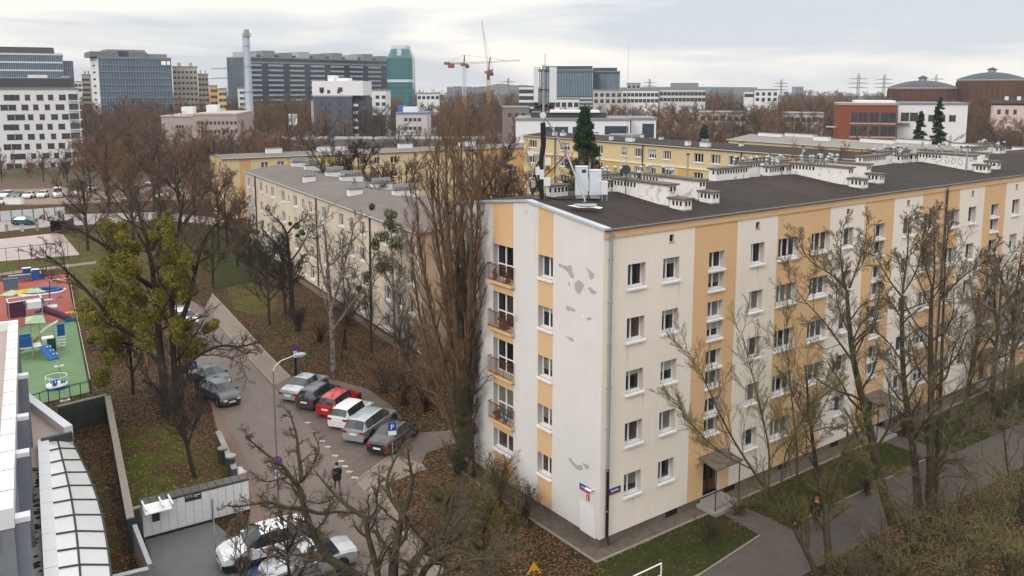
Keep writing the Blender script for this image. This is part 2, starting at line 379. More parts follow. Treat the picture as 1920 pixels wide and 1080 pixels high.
# downpipes
GUT = mat('gutter_weathered', (.16, .15, .145), .6, .15, 2)
for (u, bl) in ((.42, True), (33.25, False), (66, False)):
    q = MB(); q.tube((u, -.12, 16.45), (u, -.12, 4.3 if bl else 1.2), .075, None, GALV if bl else DMET, 10); q.tube((u, -.12, 4.3 if bl else 1.2), (u, -.12, .6), .085, None, BLACK, 10)
    q.tube((u, -.12, .6), (u, -.34, .25), .085, None, BLACK, 10); q.box(u-.1, u+.1, -.2, .0, 16.35, 16.62, GALV)
    for zz in np.arange(2, 16, 2.2): q.box(u-.1, u+.1, -.2, .0, zz, zz+.05, GALV)
    q.build('downpipe', blk)
q = MB(); q.tube((-.02, -.13, 16.70), (BL, -.13, 16.70), .06, None, GUT, 10); q.build('gutter', blk)
# roof
r_ = MB(); h = BW/2
e0 = -.12
def rq(x0, x1):
    r_.quad((x0, e0, roofz(0)), (x1, e0, roofz(0)), (x1, h, roofz(h)), (x0, h, roofz(h)), FELT)
    r_.quad((x0, h, roofz(h)), (x1, h, roofz(h)), (x1, BW+.1, roofz(0)), (x0, BW+.1, roofz(0)), FELT)
rq(.02, BL)
r_.quad((0, e0, roofz(0)-.12), (BL, e0, roofz(0)-.12), (BL, e0, roofz(0)), (0, e0, roofz(0)), GUT)
r_.quad((0, BW+.1, roofz(0)-.3), (0, BW+.1, roofz(0)), (BL, BW+.1, roofz(0)), (BL, BW+.1, roofz(0)-.3), GALV)
for i in (3, 7, 12, 18, 23, 31, 36, 44, 52, 61, 70):      # laps of the felt strips
    x = i*1.0+.03*math.sin(i*7)
    r_.add([(x, e0+.02, roofz(0)+.004), (x+.03, e0+.02, roofz(0)+.02), (x+.06, e0+.02, roofz(0)+.004), (x, h, roofz(h)+.004), (x+.03, h, roofz(h)+.02), (x+.06, h, roofz(h)+.004)], [(0, 1, 4, 3), (1, 2, 5, 4)], FELT)
roof = r_.build('roof', blk)
q = MB()   # metal coping on the gable
for (ya, yb) in ((-.15, h), (h, BW+.15)):
    k = 5
    for i in range(k):
        a = ya+(yb-ya)*i/k; b = ya+(yb-ya)*(i+1)/k-.012
        def zz(y): return EV+.10+.118*min(y, BW-y)
        q.add([(-.10, a, zz(a)), (.36, a, zz(a)-.02), (.36, b, zz(b)-.02), (-.10, b, zz(b)), (-.10, a, zz(a)-.14), (-.10, b, zz(b)-.14), (.36, a, zz(a)-.10), (.36, b, zz(b)-.10)],
              [(0, 1, 2, 3), (0, 3, 5, 4), (1, 6, 7, 2), (0, 4, 6, 1), (3, 2, 7, 5)], WPAINT if False else ZINC)
q.build('gable_coping', blk)
# chimney stacks
FLASH = mat('flashing_teal_grey', (.16, .22, .22), .6, .2, 3)
def stack(name, x0, x1, y0, y1, h, slots='x', lowend=None):
    """whitewashed flue wall on the roof with a slab cap and rows of small openings under it"""
    b = MB(); zb = min(roofz(y0), roofz(y1))-.06; zt = (roofz(y0)+roofz(y1))/2+h*.86
    b.box(x0, x1, y0, y1, zb, zt, STACK)
    b.box(x0-.12, x1+.12, y0-.12, y1+.12, zt, zt+.09, STACKC)
    e = .004; s0, s1 = zt-.34, zt-.08
    b.box(x0-.03, x1+.03, y0-.03, y1+.03, zb, min(roofz(y0), roofz(y1))+.10+.118*abs(y1-y0)*.0, FLASH)
    yy = y0+.15 if y1-y0 < 2 else y1-(y1-y0)*.42
    while yy < y1-.2:
        b.box(x0-e, x0+.01, yy, yy+.14, s0, s1, HOLE); yy += .27
    xx = x0+.12
    while xx < x1-.15:
        b.box(xx, xx+.14, y0-e, y0+.01, s0, s1, HOLE); xx += .27
    b.build(name, blk)
def pipes(x0, x1, y0, y1, z, n, seed):
    rr = random.Random(seed)
    for i in range(n):
        b = MB(); x, y = rr.uniform(x0, x1), rr.uniform(y0, y1); hh = rr.uniform(.16, .42); r = rr.uniform(.06, .10)
        b.cyl((x, y), r, z, z+hh, GALV if rr.random() < .7 else DMET, 8); b.cyl((x, y), r*1.7, z+hh-.002, z+hh+.05, GALV, 8); b.tube((x, y, z+hh+.05), (x, y, z+hh+.16), r*1.7, .02, GALV, 8)
        b.build('vent_pipe', blk)
for t in range(3):
    o = 6.75+t*17.35
    stack('chimney_stack', o, o+.62, 2.1, 6.6, 1.15); stack('chimney_stack', o+.02, o+.66, 1.0, 2.05, .66)
    stack('chimney_stack', o+3.0, o+3.62, 2.6, 8.2, 1.25); stack('chimney_stack', o+3.02, o+3.66, 1.6, 2.55, .72)
    stack('chimney_stack', o-.5, o+2.1, 6.66, 7.3, .75); stack('chimney_stack', o+.4, o+3.0, 8.9, 9.5, 1.15)
    stack('chimney_stack', o+.7, o+1.9, 9.6, 10.2, 1.5)
    pipes(o+.1, o+.55, 3.2, 6.4, roofz(5)+1.05, 7, t); pipes(o+3.1, o+3.5, 4, 8, roofz(5)+1.1, 7, t+9); pipes(o+.6, o+2.9, 9, 9.4, roofz(9)+1.0, 6, t+20)
    if t < 3:
        stack('chimney_stack', o+9.6, o+13.1, 6.9, 7.5, .95); stack('chimney_stack', o+13.2, o+15.2, 7.6, 8.2, 1.25); stack('chimney_stack', o+15.25, o+16.6, 6.9, 7.5, .75)
        pipes(o+12.8, o+15, 7.7, 8.1, roofz(8)+1.1, 6, t+40); pipes(o+15.3, o+16.4, 7, 7.4, roofz(7)+.68, 4, t+50)
stack('chimney_stack', 2.05, 3.15, 6.5, 7.1, .75)
# a second wing stack with scribbled paint
SCR = mat('grey_scribble', (.25, .25, .26), .8, .1, 2)
q = MB(); rr = random.Random(3)
for i in range(6):
    y = 3.0+i*.55; z = roofz(y)+.55
    pts = [(6.75+34.7-.012, y+.2*math.cos(a)+.04*a, z+.22*math.sin(a)*(1 if i % 2 else -1)) for a in np.linspace(0, 5.0, 9)]
    for a, b in zip(pts, pts[1:]): q.tube(a, b, .02, None, SCR, 4, caps=False)
q.build('graffiti_scribble', blk)
# peeled plaster patches on the gable end, flat marks with their own outline
def patch(px, m, off=.006):
    P = [LFp(*p) for p in px]; b = MB()
    ctr = (0, sum(p[1] for p in P)/len(P), sum(p[2] for p in P)/len(P))
    vs = [(-off, p[1], p[2]) for p in P]; n = len(vs)
    tri = geometry.tessellate_polygon([[Vector((p[1], p[2], 0)) for p in vs]])
    b.add(vs, [t for t in tri], m); b.add([(-off-.004, c[1], c[2]) for c in [( 0, p[1]+.02, p[2]+.02) for p in P]][:1], [], m) if False else None
    return b.build('plaster_patch', blk)
z4 = lambda L: [(860+x/4, 350+y/4) for x, y in L]
z5 = lambda L: [(860+x/4, 600+y/4) for x, y in L]
z6 = lambda L: [(860+x/4, 820+y/4) for x, y in L]
for L in (z4([(750, 577), (770, 580), (815, 597), (832, 588), (848, 592), (852, 625), (866, 668), (860, 695), (846, 700), (828, 655), (806, 628), (784, 612), (768, 605), (756, 606)]),
          z4([(868, 735), (880, 712), (900, 700), (922, 712), (942, 738), (930, 768), (908, 806), (890, 800), (874, 776)]),
          z4([(948, 600), (985, 628), (1020, 655), (1008, 690), (996, 702), (978, 680), (976, 645)]),
          z4([(968, 755), (988, 752), (1010, 775), (1040, 792), (1015, 810), (990, 795)]),
          z4([(820, 712), (832, 716), (838, 745), (828, 748)]),
          z4([(803, 893), (835, 898), (876, 925), (880, 940), (840, 930), (815, 935)]),
          z4([(955, 985), (985, 978), (1002, 990), (985, 1005), (965, 1002)]),
          z5([(800, 120), (850, 132), (868, 160), (850, 162), (820, 140)]),
          z6([(822, 160), (838, 150), (862, 185), (885, 208), (918, 205), (934, 235), (915, 252), (880, 235), (850, 205)]),
          z6([(925, 190), (955, 200), (980, 215), (978, 240), (950, 235)])):
    patch(L, GREYP)
for L in (z4([(832, 680), (846, 702), (862, 712), (858, 690)]), z4([(915, 965), (935, 962), (945, 980), (925, 985)])): patch(L, WPAINT, .01)
patch([(1088, 936), (1113, 950), (1117, 1011.5), (1088, 993)], mat('fresh_white_paint', (.76, .76, .77), .85, .02, 1), .005)
# soft dark streaks under the apex: weathering with an outline of its own
q = MB()
q.quad((-.004, 7.3, 10.5), (-.004, 5.3, 10.5), (-.004, 5.3, 17.0), (-.004, 7.3, 17.0), STAIN)
q.build('weather_stain', blk)

# rain stains below the sills
RST = mat('rain_stain_cream', (.58, .53, .45), .9, .1, 3); RSO = mat('rain_stain_ochre', (.52, .33, .18), .9, .1, 3); rr = random.Random(31)
for (u, z, w, h, s) in rr.sample(wins, 46):
    uu = u+rr.choice([-.03, w-.05, w*.5]); wd = rr.uniform(.06, .16); ln = rr.uniform(.4, 1.2)
    m = MB(); m.add([(uu, -.003, z-.15), (uu+wd, -.003, z-.15), (uu+wd*.7, -.003, z-.15-ln*.6), (uu+wd*.45, -.003, z-.15-ln), (uu+wd*.2, -.003, z-.15-ln*.5)], [(0, 4, 3, 2, 1)], RSO if bandR(uu, z) is OCHRE else RST); m.build('rain_stain', blk)

# street name plates and a small lamp arm
BLUE = mat('sign_blue', (.02, .07, .30), .4, .05, 3); RED = mat('sign_red', (.55, .03, .03), .4, .05, 3); WLET = mat('sign_white', (.8, .8, .8), .4, .02, 3)
def plate(loc, rz, label):
    t = thing('street_name_plate', label, 'street sign', loc, rz)
    t.scale = (.82, .82, .82); b = MB(); b.box(0, 1.0, -.035, 0, 0, .36, BLUE); b.build('plate', t)
    b = MB(); b.box(0, 1.0, -.04, -.0355, -.06, .05, RED); b.build('border', t)
    b = MB(); rr = random.Random(int(loc[1]*10)); x = .16
    while x < .84:
        w = rr.uniform(.035, .06); b.box(x, x+w, -.0385, -.0355, .14, .22+rr.choice([0, .03]), WLET); x += w+.02
    b.build('lettering', t)
plate((-.01, 1.55, 2.75), R_(-90), 'blue and red street name plate on the white gable end near the corner')
plate((.60, -.01, 2.80), 0, 'blue and red street name plate beside the corner downpipe on the cream facade')
t = thing('house_number_plate', 'small red number plate under the street name plate on the white gable', 'number plate', (-.01, 1.0, 2.32), R_(-90))
b = MB(); b.box(0, .22, -.03, 0, 0, .3, RED); b.box(.08, .13, -.034, -.0305, .06, .24, WLET); b.build('plate', t)
t = thing('security_camera', 'small white camera on a bracket at the building corner', 'camera', (0, .42, 3.0), 0)
b = MB(); b.tube((0, 0, .1), (-.3, .1, .12), .03, None, WPAINT, 6); b.tube((-.25, -.02, .08), (-.32, .3, .12), .07, .08, WPAINT, 8); b.build('body', t)
# ================= ground =================
def gmat(name, dirt, dirt2, grass, amt, gs_=.35, leaf=None, leafamt=.5):
    if name in MATS: return MATS[name]
    m = bpy.data.materials.new(name); m.use_nodes = True; n = m.node_tree; b = n.nodes['Principled BSDF']; b.inputs['Roughness'].default_value = .95; b.inputs['Specular IOR Level'].default_value = .15
    tcn = n.nodes.new('ShaderNodeTexCoord')
    def noise(sc, det=6, ro=.65):
        t = n.nodes.new('ShaderNodeTexNoise'); t.inputs['Scale'].default_value = sc; t.inputs['Detail'].default_value = det; t.inputs['Roughness'].default_value = ro; n.links.new(tcn.outputs['Object'], t.inputs['Vector']); return t
    def ramp(t, p0, p1, c0, c1):
        r = n.nodes.new('ShaderNodeValToRGB'); r.color_ramp.elements[0].position = p0; r.color_ramp.elements[1].position = p1; r.color_ramp.elements[0].color = (*c0, 1); r.color_ramp.elements[1].color = (*c1, 1); n.links.new(t.outputs['Fac'], r.inputs[0]); return r
    def mixc(f, a, c):
        x = n.nodes.new('ShaderNodeMix'); x.data_type = 'RGBA'; n.links.new(f, x.inputs[0]); n.links.new(a, x.inputs[6]); n.links.new(c, x.inputs[7]); return x.outputs[2]
    d = ramp(noise(3.0, 8, .75), .35, .68, dirt, dirt2)
    g = ramp(noise(2.0, 8, .75), .3, .7, [c*.45 for c in grass], [c*1.3 for c in grass])
    f = ramp(noise(gs_, 7, .6), .5-amt-.06+.0, .5-amt+.10, (0, 0, 0), (1, 1, 1))
    out = mixc(f.outputs[0], d.outputs[0], g.outputs[0])
    if leaf:
        vz = n.nodes.new('ShaderNodeTexVoronoi'); vz.inputs['Scale'].default_value = 11; n.links.new(tcn.outputs['Object'], vz.inputs['Vector'])
        sp = n.nodes.new('ShaderNodeSeparateColor'); n.links.new(vz.outputs['Color'], sp.inputs[0])
        lr = n.nodes.new('ShaderNodeValToRGB'); lr.color_ramp.elements[0].position = 1-leafamt*.5; lr.color_ramp.elements[1].position = 1-leafamt*.5+.03; n.links.new(sp.outputs[0], lr.inputs[0])
        l2 = ramp(noise(9, 2), .4, .65, leaf, [min(1, c*2.2) for c in leaf])
        out = mixc(lr.outputs[0], out, l2.outputs[0])
    n.links.new(out, b.inputs['Base Color'])
    bp = n.nodes.new('ShaderNodeBump'); bp.inputs['Strength'].default_value = .5; n.links.new(noise(5, 6).outputs['Fac'], bp.inputs['Height']); n.links.new(bp.outputs[0], b.inputs['Normal'])
    MATS[name] = m; return m
SOIL = gmat('leaf_litter_soil', (.020, .013, .008), (.070, .038, .020), (.028, .034, .009), -.03, .16, (.14, .078, .040), .30)
LAWN = gmat('lawn_grass', (.035, .028, .015), (.07, .045, .02), (.036, .046, .010), .10, .45, (.10, .06, .03), .02)
MOSS = gmat('mossy_grass', (.045, .028, .015), (.09, .05, .024), (.068, .082, .014), .05, .38, (.20, .11, .05), .15)
FARG = gmat('far_ground', (.09, .06, .04), (.15, .11, .08), (.07, .08, .035), -.02, .02)
ASPH = mat('asphalt_old', (.150, .118, .100), .62, .10, 1.0, big=.12, bump=.1, bscale=30, spec=.4)
ASPH2 = mat('asphalt_grey', (.13, .125, .125), .7, .10, 1.0, big=.10, bump=.1, bscale=30)
PAVE = mat('pavement_slabs', (.225, .183, .15), .85, .10, 1.6, big=.08, bump=.1, bscale=12)
BRICKP = mat('paving_brick', (.19, .13, .10), .9, .16, 4, big=.10, bump=.2, bscale=14)
APRON = mat('apron_concrete', (.13, .105, .085), .9, .25, 2.2, big=.15)
KERB = mat('kerb_stone', (.28, .245, .21), .9, .15, 3)
BAYG = mat('bay_setts', (.12, .092, .078), .75, .18, 3, big=.12, bump=.2, bscale=14, spec=.4)
RUBR = mat('rubber_red', (.32, .08, .058), .75, .10, .5, big=.12)
RUBG = mat('rubber_green', (.12, .205, .095), .75, .14, .5, big=.15)
COURT = mat('wet_court', (.42, .33, .29), .28, .12, .25, big=.12, spec=.6)
g = MB(); q = 2500
g.quad((-q, -q, 0), (q, -q, 0), (q, q, 0), (-q, q, 0), SOIL); tag(g.build('ground'), kind='structure')
sheet('field', [G(-200, 372)[:2], G(2300, 372)[:2], PD(3500, 166, 2400)[:2], PD(-1800, 166, 2400)[:2]], .004, FARG)
road = gs([(352, 560), (384, 578), (447, 651), (513, 724), (560, 776), (614, 837), (665, 900), (742, 990), (828, 1080), (900, 1180), (640, 1250), (560, 1080), (520, 1000), (470, 880), (430, 800), (372, 690), (335, 620), (318, 560)])
sheet('road', road, .012, ASPH)
sheet('parking_bay', gs([(500, 712), (560, 706), (640, 718), (690, 742), (742, 786), (775, 822), (738, 850), (668, 902), (614, 838), (560, 777)]), .016, BAYG)
# pavement along the right of the road, the strip behind the cars and the path to the near block
sheet('pavement_by_road', gs([(384, 578), (398, 551), (451, 607), (500, 662), (544, 707), (513, 724), (447, 651)]), .020, PAVE)
sheet('path_behind_cars', gs([(544, 707), (560, 703), (633, 714), (690, 730), (735, 762), (775, 812), (868, 806), (884, 820), (800, 850), (790, 870), (738, 850), (775, 824), (742, 788), (690, 744), (633, 722), (575, 716)]), .024, BAYG)
sheet('pavement_lower', gs([(668, 904), (738, 852), (790, 868), (800, 880), (730, 905), (745, 960), (830, 1060), (850, 1110), (800, 1110), (742, 992)]), .020, PAVE)
def kerb(px, m=KERB, w=.12, h=.10, name='kerb', closed=False):
    P = [Vector(G(*p)[:2]) for p in px]; b = MB()
    for a, c in zip(P, P[1:]):
        d = (c-a).normalized(); b.obox((a.x, a.y), (d.x, d.y), (c-a).length, w, -.02, h, m)
    o = b.build(name); tag(o, kind='structure'); return o
kerb([(384, 579), (447, 652), (513, 725)]); kerb([(742, 992), (828, 1081)]); kerb([(668, 904), (738, 852)], h=.06)
kerb([(545, 706), (498, 659), (451, 606), (398, 550)], h=.04)
sheet('pavement_left', gs([(372, 690), (430, 800), (470, 880), (520, 1000), (530, 1020), (560, 1080), (440, 1080), (470, 960), (440, 890), (418, 850), (396, 760), (350, 690)]), .016, BRICKP)
sheet('locker_yard', gs([(272, 1013), (400, 979), (425, 1000), (418, 1080), (425, 1150), (285, 1150), (284, 1080)]), .020, ASPH2)
sheet('parked_car_bay', gs([(425, 1010), (560, 975), (640, 1080), (680, 1180), (425, 1180), (415, 1080)]), .022, ASPH2)
# painted square marks along the bay
mk = MB(); WORN = mat('worn_white_paint', (.46, .43, .39), .8, col2=(.22, .19, .17), scale=5, thr=(.5, .65))
for x, y in [(577, 793), (592, 810), (604, 828), (614, 838), (628, 855), (640, 865), (647.5, 875), (655, 885), (665, 896)]:
    c = G(x, y, 0); mk.M = Matrix.Translation((c[0], c[1], .028)) @ Matrix.Rotation(R_(-50), 4, 'Z'); mk.quad((-.2, -.13, 0), (.2, -.13, 0), (.2, .13, 0), (-.2, .13, 0), WORN)
tag(mk.build('parking_marks'), kind='structure')
DISB = mat('bay_blue_paint', (.05, .13, .32), .8, .12, 2)
sheet('bay_blue_marking', gs([(432, 1025), (500, 998), (560, 985), (590, 1040), (470, 1080), (425, 1060)]), .030, DISB)
# front garden of the near block
sheet('apron', [(-.9, -.8), (90, -.8), (90, .2), (.2, .2), (.2, 13), (-.9, 13)], .024, APRON)
kb = MB(); kb.box(-1.0, 90, -.92, -.80, 0, .05, KERB); kb.box(-1.02, -.9, -.80, 13, 0, .05, KERB); tag(kb.build('apron_kerb'), kind='structure')
sheet('lawn_front', [(-3.2, -1.6), (-.5, -1.05), (7.6, -1.05), (7.9, -4.0), (2.4, -4.6), (-1, -4.9), (-3.8, -4.8)], .008, LAWN)
sheet('lawn_middle', [(9.9, -1.05), (24.3, -1.05), (24.5, -4.5), (14, -4.3), (9.9, -4.75)], .008, LAWN)
sheet('lawn_right', [(26.3, -1.05), (60, -1.05), (60, -5.2), (26.5, -5.0)], .008, LAWN)
sheet('path', [(-6, -5.3), (2.4, -4.75), (7.8, -4.1), (8.1, -1.0), (9.7, -1.0), (9.7, -4.85), (14, -4.4), (24.4, -4.6), (24.6, -1.0), (26.2, -1.0), (26.4, -5.1), (60, -6.2), (60, -9.3), (22.4, -8.5), (13.3, -7.8), (6.3, -7.7), (-6, -8.6)], .016, mat('path_asphalt', (.095, .082, .075), .85, .12, 1.4, big=.12, bump=.1, bscale=25))
kb = MB(); kb.box(-3, 2.4, -4.72, -4.62, 0, .06, KERB); kb.obox((2.4, -4.72), (.994, .11), 5.4, .08, 0, .06, KERB); kb.box(10, 24, -4.5, -4.42, 0, .05, KERB); tag(kb.build('path_kerb'), kind='structure')
# left lawns
sheet('lawn_by_lockers', gs([(215, 800), (340, 800), (410, 830), (425, 880), (438, 905), (262, 950), (245, 940)]), .008, MOSS)
sheet('lawn_courtyard', gs([(185, 860), (222, 1000), (240, 1070), (200, 1090), (150, 900)]), .0105, MOSS)
sheet('lawn_round_playground', gs([(-80, 520), (-80, 475), (130, 440), (400, 440), (340, 560), (170, 600), (150, 560), (125, 505)]), .008, MOSS)
sheet('grass_under_trees', gs([(425, 540), (470, 530), (520, 560), (510, 600), (440, 580)]), .014, MOSS)
sheet('lawn_mid', gs([(395, 400), (470, 440), (500, 520), (400, 545), (380, 480)]), .010, LAWN)
# playground surfaces
RB = [(-150, 545), (125, 514), (141, 596), (-20, 622), (-150, 640)]; GB = [(141, 596.2), (168, 735), (95, 752), (-150, 800), (-150, 640.5), (-20, 622.5)]
sheet('playground_red_surface', gs(RB), .016, RUBR); sheet('playground_green_surface', gs(GB), .016, RUBG)
sheet('court', gs([(-200, 470), (105, 437), (118, 440), (150, 478), (-200, 506)]), .016, COURT)
sheet('garden_path', gs([(-200, 535), (95, 500), (180, 490), (180, 494), (95, 505), (-200, 542)]), .020, PAVE)
sheet('street', gs([(-300, 470), (60, 428), (300, 412), (420, 424), (420, 410), (300, 398), (-300, 412)]), .016, mat('street_asphalt', (.30, .25, .23), .45, .08, .5, big=.06, spec=.5))
sheet('upper_car_park', gs([(-300, 395), (140, 382), (400, 372), (400, 350), (140, 352), (-300, 362)]), .016, mat('car_park_gravel', (.22, .16, .13), .8, .15, .6, big=.15))
# ================= trees =================
BARK = mat('bark_brown', (.042, .033, .025), .95, .3, 3, bump=.3)
BARKM = mat('bark_mossy', (.050, .040, .028), .95, col2=(.068, .068, .026), scale=1.4, thr=(.45, .62))
BARKP = mat('bark_poplar', (.10, .068, .045), .95, .3, 3)
BIRCH = mat('bark_birch', (.24, .21, .18), .9, col2=(.06, .05, .045), scale=3, thr=(.5, .6))
TW_B = mat('twigs_brown', (.105, .073, .053), .95, .25, .6)
TW_R = mat('twigs_reddish', (.215, .12, .075), .95, .25, .6)
TW_G = mat('twigs_greyish', (.14, .105, .082), .95, .25, .6)
TW_O = mat('twigs_olive', (.15, .125, .05), .95, .35, .6)
TW_P = mat('twigs_poplar', (.21, .125, .072), .95, .3, .6)
TW_D = mat('twigs_dark', (.05, .04, .033), .95, .25, .6)
TW_O2 = mat('twigs_yellow_olive', (.20, .18, .075), .95, .4, .6)
TW_F = mat('twigs_tan', (.165, .135, .095), .95, .3, .6)
MIST = mat('mistletoe_leaf', (.115, .118, .018), .85, col2=(.27, .225, .03), scale=1.2, thr=(.4, .65))
SPRU = mat('spruce_needles', (.02, .048, .024), .9, col2=(.045, .08, .035), scale=1.5)
ORLF = mat('orange_leaves', (.24, .075, .025), .9, .4, 6)
IVY = mat('ivy_leaf', (.035, .05, .015), .8, .4, 4)

def nrm(a): return a/np.maximum(1e-9, np.linalg.norm(a, axis=-1, keepdims=True))
def grow(rng, P, Rd, L, K, ang, ratio, n, wob, trop, t0=.25, t1=.98, shape=.5, rr=.5, rmin=.006, rend=.35, angj=.3):
    """K children on each parent polyline; P (B,m,3), Rd (B,m), L (B,)"""
    B, m, _ = P.shape
    t = np.tile(np.linspace(t0, t1, K), (B, 1))+rng.uniform(-.5, .5, (B, K))*(t1-t0)/max(1, K); t = np.clip(t, .02, .999)
    s = t*(m-1); i = np.minimum(s.astype(int), m-2); f = (s-i)[..., None]; bi = np.arange(B)[:, None]
    pos = P[bi, i]*(1-f)+P[bi, i+1]*f; T = nrm(P[bi, i+1]-P[bi, i]); r = (Rd[bi, i]*(1-f[..., 0])+Rd[bi, i+1]*f[..., 0])
    pos = pos.reshape(-1, 3); T = T.reshape(-1, 3); r = r.reshape(-1); t = t.reshape(-1); LL = np.repeat(L, K)
    A = nrm(np.cross(T, nrm(rng.normal(size=T.shape)))); th = ang*(1+rng.normal(0, angj, len(T)))[:, None]
    d = nrm(T*np.cos(th)+A*np.sin(th)+np.array([0, 0, trop*.8]))
    ln = LL*ratio*(1-shape*t)*rng.uniform(.7, 1.25, len(t))
    pts = [pos]
    for k in range(n-1):
        pts.append(pts[-1]+d*(ln/(n-1))[:, None]); d = nrm(d+rng.normal(0, wob, d.shape)+np.array([0, 0, trop*.35]))
    P2 = np.stack(pts, 1); r0 = np.maximum(r*rr, rmin); rad = r0[:, None]*np.linspace(1, rend, n)[None, :]; rad = np.maximum(rad, rmin*.6)
    return P2, rad, ln
def tubes(groups):
    """groups: list of (P, R, sides, material index) -> vertex, loop arrays"""
    V = []; Q = []; MI = []; off = 0
    for P, Rd, ns, mi in groups:
        B, n, _ = P.shape
        if B == 0: continue
        T = np.empty_like(P); T[:, 1:-1] = P[:, 2:]-P[:, :-2]; T[:, 0] = P[:, 1]-P[:, 0]; T[:, -1] = P[:, -1]-P[:, -2]; T = nrm(T)
        ref = np.where(np.abs(T[:, :1, 2:3]) < .8, np.array([0, 0, 1.]), np.array([1., 0, 0]))
        A = nrm(np.cross(T, np.broadcast_to(ref, T.shape))); Bv = np.cross(T, A)
        a = np.arange(ns)*2*math.pi/ns
        ring = P[:, :, None, :]+Rd[:, :, None, None]*(A[:, :, None, :]*np.cos(a)[None, None, :, None]+Bv[:, :, None, :]*np.sin(a)[None, None, :, None])
        V.append(ring.reshape(-1, 3))
        b = (np.arange(B)*n*ns)[:, None, None]; k = (np.arange(n-1)*ns)[None, :, None]; j = np.arange(ns)[None, None, :]; j2 = (j+1) % ns
        q = np.stack([b+k+j, b+k+j2, b+k+ns+j2, b+k+ns+j], -1).reshape(-1, 4)+off
        Q.append(q); MI.append(np.full(len(q), mi)); off += B*n*ns
    return np.concatenate(V), np.concatenate(Q), np.concatenate(MI)
def npmesh(name, V, Q, MI, mats, smooth=True):
    me = bpy.data.meshes.new(name); k = Q.shape[1]
    me.vertices.add(len(V)); me.vertices.foreach_set('co', V.astype(np.float32).ravel())
    me.loops.add(Q.size); me.loops.foreach_set('vertex_index', Q.astype(np.int32).ravel())
    me.polygons.add(len(Q)); me.polygons.foreach_set('loop_start', (np.arange(len(Q))*k).astype(np.int32)); me.polygons.foreach_set('loop_total', np.full(len(Q), k, np.int32))
    for m in mats: me.materials.append(m)
    me.polygons.foreach_set('material_index', MI.astype(np.int32)); me.polygons.foreach_set('use_smooth', np.full(len(Q), smooth))
    me.update(calc_edges=True); return me
def leafcloud(rng, C, rad, n, size, squash=1.0, shell=.35):
    """small leaf quads filling balls; C (k,3) centres, rad (k,)"""
    k = len(C); d = nrm(rng.normal(size=(k, n, 3))); rr = rng.uniform(shell, 1, (k, n, 1))**.6
    p = C[:, None, :]+d*rr*rad[:, None, None]*np.array([1, 1, squash]); p = p.reshape(-1, 3)
    u = nrm(rng.normal(size=p.shape)); v = nrm(np.cross(u, rng.normal(size=p.shape))); s = size*rng.uniform(.6, 1.3, (len(p), 1))
    V = np.stack([p-u*s-v*s*.35, p+u*s-v*s*.35, p+u*s+v*s*.35, p-u*s+v*s*.35], 1).reshape(-1, 3)
    return V, np.arange(len(V)).reshape(-1, 4)
def rs(pts, n):
    """resample a polyline to n points, smoothed"""
    p = np.array(pts, float); t = np.linspace(0, len(p)-1, n); i = np.minimum(t.astype(int), len(p)-2); f = (t-i)[:, None]
    q = p[i]*(1-f)+p[i+1]*f
    q[1:-1] = (q[:-2]+2*q[1:-1]+q[2:])/4; return q
def skeleton(limbs, n=8):
    """limbs: [(points, r0, r1)]"""
    P = np.stack([rs(l[0], n) for l in limbs]); R = np.stack([np.linspace(l[1], l[2], n) for l in limbs])
    L = np.linalg.norm(np.diff(P, axis=1), axis=2).sum(1); return P, R, L
def tree_meshes(seed, limbs, levels, bark, twig, nthick=1, base=None, n0=8):
    """limbs are absolute; returned meshes are relative to base"""
    rng = np.random.default_rng(seed); P, R, L = skeleton(limbs, n0)
    if base is not None: P = P-np.array(base)
    thick = [(P, R, 8, 0)]; thin = []
    gen = [(P, R, L)]
    for li, lv in enumerate(levels):
        src = gen[-1]; P2, R2, L2 = grow(rng, *src, **lv); gen.append((P2, R2, L2))
        ns = 5 if li == 0 else (4 if li == 1 else 3)
        (thick if li < nthick else thin).append((P2, R2, ns, 0))
    tm = npmesh('trunk', *tubes(thick), [bark]); cm = npmesh('crown', *tubes(thin), [twig])
    return tm, cm, gen
def place_tree(name, label, cat, base, tm, cm, group=None, rz=0, sc=1.0):
    t = thing(name, label, cat, base, rz, group); inst('trunk', tm, t); inst('crown', cm, t)
    if sc != 1.0: t.scale = (sc, sc, sc) if not isinstance(sc, tuple) else sc
    return t
def lv(K, ang, ratio, n, wob=.16, trop=.12, t0=.2, t1=.98, shape=.45, rr=.5, rmin=.007, **k): return dict(K=K, ang=R_(ang), ratio=ratio, n=n, wob=wob, trop=trop, t0=t0, t1=t1, shape=shape, rr=rr, rmin=rmin, **k)

